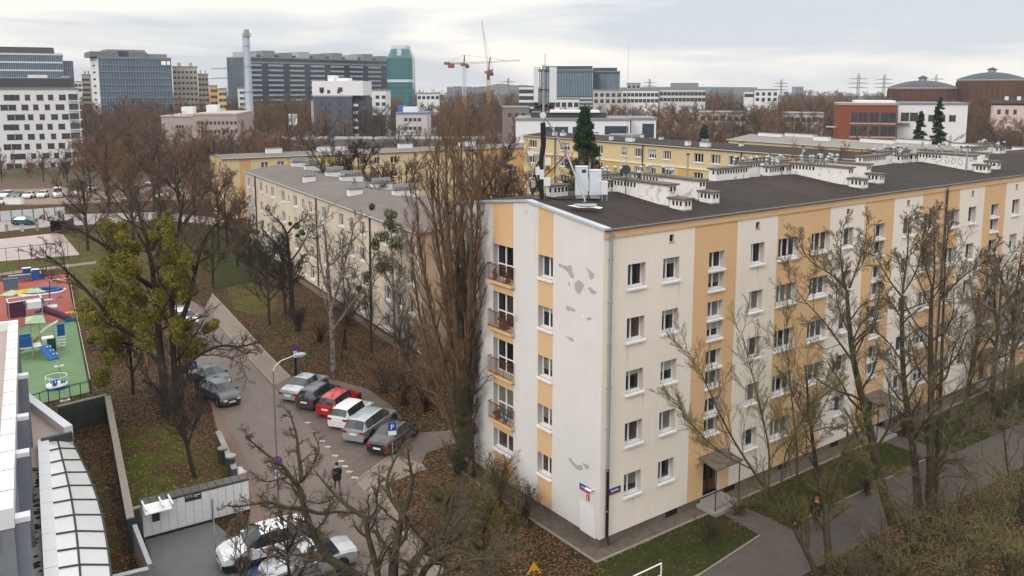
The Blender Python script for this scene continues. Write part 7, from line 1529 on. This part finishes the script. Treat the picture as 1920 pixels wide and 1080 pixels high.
for i in range(3): q = i*2.1; m.box(.45*math.cos(q)-.15, .45*math.cos(q)+.15, .45*math.sin(q)-.12, .45*math.sin(q)+.12, .3, .5, PB)
m.build('hub_and_seats', t)
a = G(112, 699); t = thing('spring_rider', 'small white spring rider on the green surface', 'play equipment', (a[0], a[1], .016)); MB().path([(.1*math.cos(i*1.2), .1*math.sin(i*1.2), .03*i) for i in range(16)], .015, DMET, 4).build('spring', t); MB().box(-.35, .35, -.12, .12, .5, .62, PW).box(-.1, .02, -.1, .1, .62, .9, PG).build('seat', t)
def posts(m, L, H, mt=None, r=.05):
    for x, y in L: m.cyl((x, y), r, 0, H, mt or GALV, 6)
a = G(68, 672); rz = R_(-4); t = thing('climbing_tower', 'blue and green climbing tower with canopy and slide on the green surface', 'play equipment', (a[0], a[1], .016), rz)
m = MB(); posts(m, [(-1.7, 0), (-.2, 0), (-1.7, 1.3), (-.2, 1.3), (.5, .3), (.5, 1.6), (1.6, 1.6), (1.6, 2.7), (.6, 2.7), (2.2, 2.2)], 2.0); posts(m, [(-.2, 1.31), (.5, 1.61)], 3.0, r=.045); m.build('posts', t)
m = MB(); m.box(-1.7, -.2, .0, .06, 1.1, 1.95, PB); m.box(-1.7, -.2, 1.3, 1.36, 1.1, 1.95, PB); m.box(-.25, -.19, 0, 1.3, 1.1, 1.6, PB); m.build('blue_panels', t)
MB().box(-1.7, .5, .0, 1.3, .98, 1.06, PW).box(.5, 1.6, 1.6, 2.7, 1.1, 1.18, PW).build('deck', t)
MB().add([(-.6, .9, 3.0), (1.0, .9, 2.85), (.9, 2.2, 3.3), (-.5, 2.0, 3.35), (.2, 1.5, 3.5)], [(0, 1, 4), (1, 2, 4), (2, 3, 4), (3, 0, 4)], PG).build('canopy', t)
MB().add([(.3, -.1, 1.05), (1.1, .1, 1.05), (1.7, -1.3, .1), (.9, -1.5, .1), (.3, -.1, .95), (1.1, .1, .95), (1.7, -1.3, 0), (.9, -1.5, 0)], [(0, 1, 2, 3), (7, 6, 5, 4), (0, 4, 5, 1), (1, 5, 6, 2), (3, 2, 6, 7), (0, 3, 7, 4)], PB).build('climbing_ramp', t)
m = MB()
for i in range(3):
    for j in range(2): m.tube((.9+.2*i+.25*j, -.35-.35*i, .9-.27*i+.06), (.9+.2*i+.25*j, -.35-.35*i, .9-.27*i+.13), .07, None, PW, 6)
m.build('climbing_holds', t)
MB().box(1.0, 1.7, 1.5, 1.56, 0, 1.2, mat('climbing_net_dark', (.02, .06, .05), .8, .3, 6)).build('climbing_panel', t)
MB().add([(.5, 2.0, 1.15), (.5, 2.6, 1.15), (-1.2, 2.3, .2), (-1.2, 1.7, .2)], [(0, 1, 2, 3), (3, 2, 1, 0)], PO).add([(.45, 2.0, 1.15), (.45, 2.02, 1.5), (-1.2, 1.72, .5), (-1.2, 1.7, .2)], [(0, 1, 2, 3), (3, 2, 1, 0)], PO).build('slide', t)
m = MB(); m.box(1.9, 2.5, 1.9, 1.96, 1.2, 2.3, PB)
for i in range(4): m.box(1.9, 2.5, 1.8, 1.95, .25+.28*i, .33+.28*i, PW)
m.build('ladder', t)
m = MB(); m.path([(.5, 1.6, 1.9), (1.2, 1.9, 2.3), (2.0, 2.2, 2.6)], .05, PW, 6).path([(.5, 1.2, 1.9), (1.2, 1.5, 2.3), (2.0, 1.8, 2.6)], .05, PW, 6); m.build('handrails', t)
a = G(52, 612); t = thing('play_house', 'dark purple play tower with tube slide between the red and green surfaces', 'play equipment', (a[0], a[1], .016)); m = MB(); posts(m, [(-1.5, 0), (0, 0), (1.4, 0), (-1.5, 1.5), (0, 1.5), (1.4, 1.5)], 2.6); m.build('posts', t); m = MB(); m.box(-1.5, .0, 0, .06, 1.0, 2.3, PP); m.box(-1.5, 0, 1.5, 1.56, 1.0, 2.3, PP); m.box(-1.56, -1.5, 0, 1.5, 1, 2.3, PP); m.build('purple_panels', t)
MB().box(.1, 1.4, .0, .07, 1.7, 2.3, PW).box(.1, 1.4, .0, 1.5, 2.3, 2.38, PW).build('white_panel', t); MB().tube((1.4, .7, 1.5), (3.6, -.2, .35), .36, None, PP, 12).build('tube_slide', t); MB().box(3.3, 4.3, -.7, .1, .05, .35, PB).box(3.4, 4.3, -.3, .5, .4, .8, PO).build('slide_exit', t); MB().path([(-1.5, 0, 2.6), (1.4, 0, 2.7), (1.4, 1.5, 2.8), (-1.5, 1.5, 2.7), (-1.5, 0, 2.6)], .05, PW, 6).build('top_rails', t)
a = G(78, 592); t = thing('play_bridge', 'blue and orange play bridge with a white tray on the red surface', 'play equipment', (a[0], a[1], .016)); m = MB(); posts(m, [(-2, 0), (0, 0), (1.6, 0), (-2, 1.2), (1.6, 1.2)], 1.8); m.build('posts', t); MB().box(-2, .3, 0, .06, 1.2, 1.8, PB).box(-1.0, .6, .0, .06, .7, 1.1, PO).box(-.6, 1.0, -.02, .04, .3, .6, PB).build('panels', t); MB().cyl((.8, .5), .5, 1.3, 1.5, GALV, 12).box(.2, 1.6, .0, 1.2, .65, .75, PW).build('tray', t)
a = G(50, 588); t = thing('playground_canopy', 'yellow and pale green leaf shaped canopies over a white oval tray', 'play equipment', (a[0], a[1], .016)); m = MB(); posts(m, [(-.8, 0), (.2, 0), (1.2, .4)], 2.4, r=.04); m.build('posts', t); MB().add([(-.9, .35, 2.5), (.8, .5, 2.55), (.8, -.1, 2.3), (-.7, -.35, 2.2), (0, .1, 2.6)], [(0, 3, 4), (3, 2, 4), (2, 1, 4), (1, 0, 4)], PY).build('yellow_canopy', t); MB().add([(.0, -.6, 2.3), (1.9, -.8, 2.2), (1.3, .6, 2.5), (.6, -.1, 2.55)], [(0, 1, 3), (1, 2, 3), (2, 0, 3)], PG).build('green_canopy', t); MB().blob((-.4, -.6, 1.2), .9, PW, 1, 16, 6, 0, (1, .7, .12)).build('oval_tray', t)
a = G(22, 592); t = thing('playground_canopy', 'small pale green canopy standing alone on the red surface at left', 'play equipment', (a[0], a[1], .016)); m = MB(); posts(m, [(-.5, 0), (.5, 0)], 2.3, r=.04); m.build('posts', t); MB().add([(-1, 0, 2.3), (.1, -.5, 2.2), (1, .1, 2.35), (.3, .7, 2.6)], [(0, 1, 3), (1, 2, 3), (2, 0, 3)], PG).build('canopy', t)
a = G(80, 549); t = thing('sandpit_ring', 'wavy blue and white oval ring pit on the red surface', 'play equipment', (a[0], a[1], .016)); m = MB(); n = 28; r1 = []; 
for i in range(n+1): q = 2*math.pi*i/n; w = 1+.05*math.sin(6*q); r1.append((q, w))
yw = faceyaw(a)
def ov(q, w, s): x, y = 2.15*w*s*math.cos(q), 1.35*w*s*math.sin(q); return (x*math.cos(yw)-y*math.sin(yw), x*math.sin(yw)+y*math.cos(yw))
m.path([(*ov(q, w, .9), .28) for q, w in r1], .20, PB, 8); m.build('blue_ring', t); m = MB(); m.path([(*ov(q, w, 1.08), .08) for q, w in r1], .13, PW, 6); m.build('white_rim', t); MB().add([(*ov(2*math.pi*i/20, 1, .85), .05) for i in range(20)], [tuple(range(20))], mat('sand', (.40, .33, .27), .9, .1, 3)).build('sand', t)
a = G(114, 568); t = thing('swing_frame', 'tall swing frame with white top beam and dark legs on the red surface', 'swing', (a[0], a[1], .016), faceyaw(a)); m = MB(); m.tube((-.9, .8, 2.5), (1.0, .8, 2.5), .07, None, PW, 8); m.build('beam', t)
for s in (-1, 1): MB().tube((s*.9, .8, 2.5), (s*1.15, -.4, 0), .05, None, BLACK, 6).tube((s*.9, .8, 2.5), (s*1.1, 2.0, 0), .05, None, BLACK, 6).build('legs', t)
MB().tube((-.2, .8, 2.45), (-.2, .8, .5), .01, None, GALV, 4).tube((.2, .8, 2.45), (.2, .8, .5), .01, None, GALV, 4).box(-.25, .25, .65, .95, .45, .5, BLACK).build('swing_seat', t)
for i, (px, py, w, h, m_, lab) in enumerate(((51, 523, .9, 1.3, PB, 'left blue playground panel on the far edge of the red surface'), (73, 525, 1.4, 1.3, PB, 'right blue playground panel with a dark figure cutout on the far edge'), (21, 543, 1.5, 1.2, mat('play_slate', (.10, .14, .19), .6, .1, 3), 'slate blue play box at left on the red surface'))):
    a = G(px, py); t = thing('play_board', lab, 'play equipment', (a[0], a[1], .016), faceyaw(a)); MB().box(-w/2, w/2, 0, .5, 0, h, m_).build('panel', t); MB().box(-w/2-.04, w/2+.04, -.04, .54, h, h+.08, PW if i < 2 else m_).build('top', t)
    if i == 1: MB().box(.1, .7, -.03, 0, .3, 1.5, DMET).box(.1, .3, -.05, -.03, .8, 1.1, PW).build('cutout', t)
a = G(38, 529); t = thing('play_bench', 'low dark bench like play element between slate box and blue panel', 'play equipment', (a[0], a[1], .016), faceyaw(a)); MB().box(-1.2, 1.2, 0, .5, .25, .8, mat('play_slate', (.1, .14, .19))).build('seat', t); MB().box(-1.2, 1.2, -.02, .52, .8, .86, GALV).build('top', t); MB().box(-1.1, -1.0, 0, .5, 0, .25, PP).box(1, 1.1, 0, .5, 0, .25, PP).build('feet', t)
a = G(122, 748); o = MB().box(-.35, .35, -.15, .15, 0, .1, PW).box(-.2, .2, -.05, .05, .1, .12, HOLE).build('white_tray'); o.location = (*G(122, 752)[:2], 0); tag(o, 'small white tray lying on the leaves outside the playground', 'tray')

# ================= roof equipment =================
mb_ = (1.05, 6.2); Dq = dep(mb_); zr0 = roofz(6.2)
t = thing('antenna_mast', 'rooftop mobile phone mast with white panel antennas and black cables', 'antenna mast', (mb_[0], mb_[1], zr0)); O = Vector((mb_[0], mb_[1], zr0)); AW = mat('antenna_white', (.66, .67, .69), .45, .03, 2)
def q(px, py, dd=0): return Vector(PD(px, py, Dq+dd))-O
rt = Vector((_R[0], _R[1], 0)); fw = Vector((_H[0], _H[1], 0)); sc = Dq/FPX
m = MB(); m.path([q(1017, 372), q(1014, 330), q(1015, 300), q(1019, 270), q(1018, 230)], .15, BLACK, 10); m.build('cable_bundle', t)
m = MB(); m.tube(q(1019, 374), q(1019, 122), .075, None, GALV, 10); m.tube(q(1022, 126), q(1022, 100), .02, None, GALV, 5); m.build('pole', t)
def panel(px0, px1, y0, y1, dd, mt, dth, name='panel_antenna'):
    m = MB(); a, b = q(px0, y1, dd), q(px1, y1, dd); h = (y1-y0)*sc; m.add([a, b, b+fw*dth, a+fw*dth]+[p+Vector((0, 0, h)) for p in (a, b, b+fw*dth, a+fw*dth)], [(3, 2, 1, 0), (4, 5, 6, 7), (0, 1, 5, 4), (1, 2, 6, 5), (2, 3, 7, 6), (3, 0, 4, 7)], mt); m.build(name, t)
panel(1001, 1009, 127, 192, -.3, AW, .3); panel(1030, 1043.5, 127, 192, -.2, AW, .16); panel(1013.5, 1022, 132, 186, .5, GALV, .12)
panel(1010.5, 1012.5, 127, 205, .1, GALV, .05, 'mounting_pole'); panel(1026, 1027.5, 127, 190, .1, GALV, .05, 'mounting_pole')
for y in (131, 168): m = MB(); m.tube(q(1008, y, -.1), q(1031, y, 0), .035, None, DMET, 6); m.tube(q(1008, y+3, .2), q(1031, y+3, .3), .03, None, DMET, 6); m.build('bracket', t)
m = MB()
for (a, b) in ((1004, 1014), (1007, 1015), (1036, 1024), (1040, 1023), (1033, 1025)):
    m.path([q(a, 192), q(a+(1 if a < 1020 else -1), 200), q((a+b)/2, 204 if a < 1020 else 202), q(b, 196), q(1018+(b-1018)*.5, 210)], .035, BLACK, 6)
m.build('cable_loop', t)
m = MB(); d0 = q(1018, 216, -.35); m.tube(d0-fw*.12, d0+fw*.06, .17, .17, AW, 18); m.build('microwave_dish', t); m = MB(); d0 = q(995, 287, -.3); m.tube(d0-fw*.1, d0+fw*.15, .16, .13, AW, 16); m.tube(d0, q(1003, 289, -.2), .03, None, GALV, 6); m.build('microwave_dish', t)
panel(1003, 1004.5, 290, 350, .1, GALV, .05, 'mounting_pole'); panel(1019, 1021, 290, 372, -.1, GALV, .05, 'mounting_pole')
for (a, b, y0, y1) in ((1004, 1011, 291, 301), (1022, 1033, 297, 310), (1012, 1020, 318, 336), (1020, 1032, 333, 349), (1004, 1012, 313, 328), (996, 1003, 339, 352)): panel(a, b, y0, y1, -.15, AW if b-a > 7.5 else GALV, .22, 'radio_unit')
m = MB(); m.tube(q(1024, 222), q(1063, 289, .3), .045, None, GALV, 6); m.tube(q(1063, 289, .3), q(1098, 379, -.6), .045, None, GALV, 6); m.tube(q(1062, 289, .3), q(1028, 325, .1), .035, None, RUST, 6); m.tube(q(1061, 290, .3), q(1033, 342, .1), .03, None, GALV, 6); m.build('strut', t)
m = MB(); m.path([q(1012, 300), q(1004, 315), q(1003, 330), q(1010, 350), q(1014, 368)], .05, BLACK, 6); m.path([q(1026, 312), q(1030, 322), q(1022, 330), q(1020, 352)], .03, BLACK, 6); m.path([q(1018, 366), q(1030, 371), q(1050, 374), q(1078, 373)], .045, BLACK, 6); m.path([q(1002, 369), q(1030, 377), q(1056, 382), q(1098, 378)], .03, CONC, 6); m.build('cable', t)
for (a, b, y0, lab, dx) in ((1079, 1102, 313, 'taller pale equipment cabinet on the roof beside the antenna mast', 2.6), (1105, 1127, 320, 'shorter pale equipment cabinet with a seam, right of the taller one', 0)):
    yb = 366; p = G(a, yb, roofz(5.6)+.22); p2 = G(b, yb, roofz(5.6)+.22); w = math.dist(p[:2], p2[:2]); h = (yb-y0)*dep(p)/FPX*1.0
    t = thing('equipment_cabinet', lab, 'cabinet', (p[0], p[1], p[2]), math.atan2(p2[1]-p[1], p2[0]-p[0])); CB = mat('cabinet_pale', (.60, .64, .70), .5, .03, 2); MB().box(0, w, 0, .5, 0, h, CB).build('case', t); MB().box(-.02, w+.02, -.02, .52, h, h+.04, AW).build('lid', t)
    MB().box(.02, w-.02, -.012, -.002, h*.08, h*(.97 if y0 < 315 else .58), AW if False else CB).box(w*.5, w*.85, -.018, -.012, h*.8, h*.92, DMET if y0 < 315 else CB).build('door', t); MB().box(.05, w-.05, .05, .6, -.2, 0, GALV).build('plinth', t)
p = G(1128, 365, roofz(5.6)+.3); t = thing('equipment_cabinet', 'small narrow pale cabinet on legs at right of the two larger ones', 'cabinet', p, R_(-30)); MB().box(0, .35, 0, .4, 0, .72, AW).build('case', t); MB().box(.02, .06, .02, .06, -.35, 0, GALV).box(.29, .33, .02, .06, -.35, 0, GALV).build('legs', t)
p = G(1097, 388, roofz(4.7)+.04); t = thing('strut_base_frame', 'steel base frame on a ragged white sheet under the mast strut', 'frame', (p[0], p[1], p[2])); m = MB(); m.tube(-rt*.55+Vector((0, 0, .12)), rt*.6+Vector((0, 0, .12)), .06, None, GALV, 4); m.tube(-rt*.4-fw*.35+Vector((0, 0, .1)), rt*.5-fw*.35+Vector((0, 0, .1)), .05, None, GALV, 4); m.build('beams', t)
m = MB(); pts = [(-.95, .0), (-.5, .2), (.1, .08), (.55, .2), (.95, .02), (.75, -.2), (.2, -.08), (-.35, -.25), (-.7, -.06)]; m.add([tuple(rt*x+fw*y*1.6+Vector((0, 0, .02+.095*(fw*y*1.6+rt*x).y))) for x, y in pts], [tuple(range(9))], WPAINT); m.build('white_sheet', t)
a = Vector((9.0, 9.2, roofz(9.2))); D9 = dep(a); t = thing('whip_antenna', 'very tall thin whip antenna rising behind the chimney stacks', 'antenna', a); O9 = a; z1 = Vector(PD(1179, 78, D9)); z0 = Vector(PD(1174, 345, D9)); t.location = (z0.x, z0.y, roofz(z0.y)); O9 = t.location
m = MB(); m.tube((0, 0, 0), Vector(PD(1176, 210, D9))-O9, .025, .018, GALV, 6); m.tube(Vector(PD(1176, 210, D9))-O9, z1-O9, .014, .008, GALV, 6); m.build('rod', t); m = MB()
for s in (-1, 1): e = Vector(PD(1176, 217, D9))-O9; m.tube(e, e+rt*.12*s+Vector((0, 0, -.25)), .01, None, GALV, 4)
m.build('radials', t)
c = Vector(PD(1174, 318, 49.0)); t = thing('satellite_dish', 'dark satellite dish on a short pole above the nearest chimney stacks', 'satellite dish', c); m = MB(); m.tube(-fw*.03, fw*.02, .27, .24, DMET, 18); m.build('dish', t); MB().tube((0, 0, 0), (0, 0, roofz(c.y)-c.z), .03, None, DMET, 6).build('pole', t)
for i, (x, y) in enumerate(((6.4, 8.3), (26.0, 7.0), (41.0, 2.4), (14.8, 8.0))): t = thing('flue_pole', ['short capped pole at the left end of the nearest stacks', 'thin grey pole beside the second group of stacks', 'grey pole in front of the scribbled stack wall', 'short white capped pole behind the nearest stacks'][i], 'pole', (x, y, roofz(y))); MB().cyl((0, 0), .06, 0, 1.9, GALV, 8).build('pole', t); MB().cyl((0, 0), .12, 1.9, 2.0, DMET, 8).build('cap', t)
# ================= the wood behind =================
rnw = random.Random(77); placed = []
WKIND = ['bare reddish brown tree', 'bare greyish spreading tree', 'tall narrow bare tree', 'bare dark brown tree', 'broad bare reddish tree', 'bare grey round crowned tree']
def zone(px, D):
    if px < 150: return 'before the white building at far left'
    if px < 330: return 'below the blue glass office' if D > 260 else 'behind the far car park'
    if px < 450: return 'around the low pinkish building'
    if px < 590: return 'near the foot of the tall chimney'
    if px < 740: return 'before the dark grey and white building' if D < 330 else 'behind the dark grey and white building'
    if px < 830: return 'round the low pale building with blue roof edge'
    if px < 970: return 'below the tower cranes'
    if px < 1180: return 'behind the flat white modern building'
    if px < 1330: return 'below the long white building'
    if px < 1470: return 'in the dense wood right of centre'
    if px < 1580: return 'left of the red brick building'
    if px < 1700: return 'in front of the red brick building' if D < 225 else 'beyond the red brick building'
    if px < 1830: return 'round the white flat building' if D < 235 else 'below the left gas holder'
    return 'near the pink house' if D > 225 else 'at the far end of the near roof'
def blocked(p): return any(inside(p, f) for f in FOOT)
def spots(n, x0, x1, D0, D1, mind):
    k = 0; tries = 0; out = []
    while k < n and tries < n*25:
        tries += 1; D = math.sqrt(D0*D0+(D1*D1-D0*D0)*rnw.random()); px = rnw.uniform(x0, x1); p = PD(px, 200, D)
        if blocked(p) or any((p[0]-a)**2+(p[1]-b)**2 < (mind*(.6+D/600))**2 for a, b in placed): continue
        placed.append((p[0], p[1])); out.append((p, px, D)); k += 1
    return out
def scatter(n, x0, x1, D0, D1, h0, h1, mind):
    for p, px, D in spots(n, x0, x1, D0, D1, mind):
        i = rnw.randrange(6); tm, cm, kind = PROTO[i]; s = rnw.uniform(h0, h1)/14; z = zone(px, D)
        place_tree('bare_tree', WKIND[i]+' '+z, 'tree', (p[0], p[1], 0), tm, cm, 'bare trees '+z, rnw.uniform(0, 6.28), (s*rnw.uniform(1.1, 1.5), s*rnw.uniform(1.1, 1.5), s))
scatter(46, 150, 590, 185, 290, 10, 14, 4.5)
scatter(8, -60, 160, 205, 235, 6, 10, 5)
scatter(34, 150, 740, 290, 400, 14, 19, 5)
scatter(26, 600, 1010, 165, 290, 9, 14, 5)
scatter(16, 700, 1180, 290, 420, 13, 17, 5.5)
scatter(46, 1230, 1640, 180, 290, 10, 15, 4.5)
scatter(24, 1180, 1960, 290, 420, 14, 18, 6)
scatter(22, 1640, 1990, 185, 250, 8, 13, 5)
scatter(12, 1620, 1990, 130, 185, 8, 12, 5)
scatter(18, 380, 780, 165, 215, 7, 10, 5)
by = {}
for o in COL.objects:
    if o.get('group', '').startswith('bare trees '): by.setdefault(o['label'], []).append(o)
for lab, L_ in by.items():
    if len(L_) < 2: continue
    L_.sort(key=lambda o: ((o.location.x-CAM[0])*_R[0]+(o.location.y-CAM[1])*_R[1])/dep(o.location)); n_ = len(L_)
    for i, o in enumerate(L_): o['label'] = ('leftmost' if i == 0 else 'rightmost' if i == n_-1 else ('second', 'third', 'fourth', 'fifth', 'sixth', 'seventh', 'eighth', 'ninth', 'tenth')[i-1]+' from left')+' '+lab
# everything beyond is one mass of wood: one object that sets out the same bare crowns
wc = bpy.data.collections.new('wood_sources')
for i, (tm, cm, kind) in enumerate(PROTO):
    a = bpy.data.objects.new('wood_crown', cm); wc.objects.link(a)
pts = []; scl = []
for (n, x0, x1, D0, D1, h0, h1, md) in ((260, 140, 760, 200, 330, 4, 8, 2.0), (260, 140, 760, 300, 560, 12, 18, 4), (180, 600, 1200, 180, 330, 4, 8, 2.0), (240, 700, 1200, 300, 560, 11, 16, 4), (420, 1190, 1990, 180, 320, 4, 9, 1.8), (620, 1190, 1990, 290, 640, 11, 17.5, 3.6), (70, -150, 150, 215, 300, 3, 6, 2.5), (120, 1780, 1990, 235, 430, 9, 14, 2.5), (900, -150, 2000, 560, 1400, 13, 21, 6)):
    for p, px, D in spots(n, x0, x1, D0, D1, md): s = rnw.uniform(h0, h1)/14; pts.append((p[0], p[1], 0)); scl.append(s)
wm = bpy.data.meshes.new('wood'); wm.from_pydata(pts, [], []); at = wm.attributes.new('size', 'FLOAT', 'POINT'); at.data.foreach_set('value', scl)
wo_ = bpy.data.objects.new('wood', wm); COL.objects.link(wo_); tag(wo_, 'far bare reddish brown wood and undergrowth filling the land between the distant buildings', 'wood', kind='stuff')
ng = bpy.data.node_groups.new('wood', 'GeometryNodeTree'); ng.interface.new_socket('Geometry', in_out='INPUT', socket_type='NodeSocketGeometry'); ng.interface.new_socket('Geometry', in_out='OUTPUT', socket_type='NodeSocketGeometry')
N = ng.nodes; gi = N.new('NodeGroupInput'); go = N.new('NodeGroupOutput'); ip = N.new('GeometryNodeInstanceOnPoints'); ci = N.new('GeometryNodeCollectionInfo'); ci.inputs['Collection'].default_value = wc; ci.inputs['Separate Children'].default_value = True; ci.inputs['Reset Children'].default_value = True
rvn = N.new('FunctionNodeRandomValue'); rvn.data_type = 'FLOAT_VECTOR'; rvn.inputs[0].default_value = (0, 0, 0); rvn.inputs[1].default_value = (0, 0, 6.283)
na = N.new('GeometryNodeInputNamedAttribute'); na.data_type = 'FLOAT'; na.inputs['Name'].default_value = 'size'
cx = N.new('ShaderNodeCombineXYZ'); mu = N.new('ShaderNodeMath'); mu.operation = 'MULTIPLY'; mu.inputs[1].default_value = 1.45
ng.links.new(na.outputs[0], mu.inputs[0]); ng.links.new(mu.outputs[0], cx.inputs[0]); ng.links.new(mu.outputs[0], cx.inputs[1]); ng.links.new(na.outputs[0], cx.inputs[2])
ip.inputs['Pick Instance'].default_value = True
ng.links.new(gi.outputs[0], ip.inputs['Points']); ng.links.new(ci.outputs[0], ip.inputs['Instance']); ng.links.new(rvn.outputs[0], ip.inputs['Rotation']); ng.links.new(cx.outputs[0], ip.inputs['Scale']); ng.links.new(ip.outputs[0], go.inputs[0])
md = wo_.modifiers.new('wood', 'NODES'); md.node_group = ng
# thin winter haze
hz = bpy.data.materials.new('haze'); hz.use_nodes = True; nt = hz.node_tree; nt.nodes.remove(nt.nodes['Principled BSDF']); pv = nt.nodes.new('ShaderNodeVolumePrincipled'); pv.inputs['Color'].default_value = (.93, .95, 1, 1); pv.inputs['Density'].default_value = .00011
nt.links.new(pv.outputs[0], nt.nodes['Material Output'].inputs['Volume'])
b = MB(); b.box(-2600, 2600, -2600, 2600, -1, 76, hz); tag(b.build('haze'), kind='stuff')

# fallen leaves on the ground near the camera: real small leaves, one object
rng = np.random.default_rng(5)
LEAF = mat('fallen_leaf', (.07, .035, .016), .9, col2=(.26, .145, .07), scale=14, thr=(.4, .62))
def leaves(n, poly, avoid=()):
    P = np.array(poly); lo, hi = P.min(0), P.max(0); out = []
    while len(out) < n:
        c = rng.uniform(lo, hi, (n, 2))
        for q in c:
            if math.sin(q[0]*1.7+math.sin(q[1]*1.1)*2)+math.sin(q[1]*1.3+q[0]*.6)+rng.uniform(-1.2, 1.2) < -.5: continue
            if inside(q, poly) and not any(inside(q, a) for a in avoid): out.append(q)
            if len(out) >= n: break
    return out
bay = gs([(500, 712), (560, 706), (640, 710), (700, 735), (775, 812), (884, 808), (884, 822), (800, 850), (800, 880), (730, 905), (745, 960), (850, 1110), (742, 990), (614, 837), (513, 724)])
L_ = leaves(9000, [(-9, -9), (-1.1, -1.6), (-1.1, 15), (-4, 18), (-7, 10), (-9, 0)], (bay, road)) + leaves(7000, [(-3, 19), (9, 30), (11, 60), (1, 60), (-2, 36)], (bay, road)) + leaves(6000, [(-17, 16), (-13, 16), (-9.5, 40), (-12, 60), (-16, 45)], (road,)) + leaves(2500, [(-20.6, 8), (-19.3, 8), (-16.8, 33), (-19.5, 33)]) + leaves(900, [(-3, -5), (26, -5), (26, -1), (-3, -1)]) + leaves(5000, [(5, -14), (26, -14), (26, -8.4), (6, -8.4)]) + leaves(500, road, ())
p = np.array(L_); n = len(p); a = rng.uniform(0, 6.28, n); s = rng.uniform(.025, .055, n)[:, None]; u = np.stack([np.cos(a), np.sin(a), rng.normal(0, .25, n)], 1); v = np.stack([-np.sin(a), np.cos(a), rng.normal(0, .25, n)], 1); c = np.column_stack([p, rng.uniform(.035, .06, n)])
V = np.stack([c-u*s*1.3, c-v*s*.8, c+u*s*1.3, c+v*s*.8], 1).reshape(-1, 3); fo = bpy.data.objects.new('fallen_leaves', npmesh('fallen_leaves', V, np.arange(len(V)).reshape(-1, 4), np.zeros(n), [LEAF], False)); COL.objects.link(fo); tag(fo, 'brown fallen leaves scattered over soil, lawns and pavement edges', 'leaves', kind='stuff')
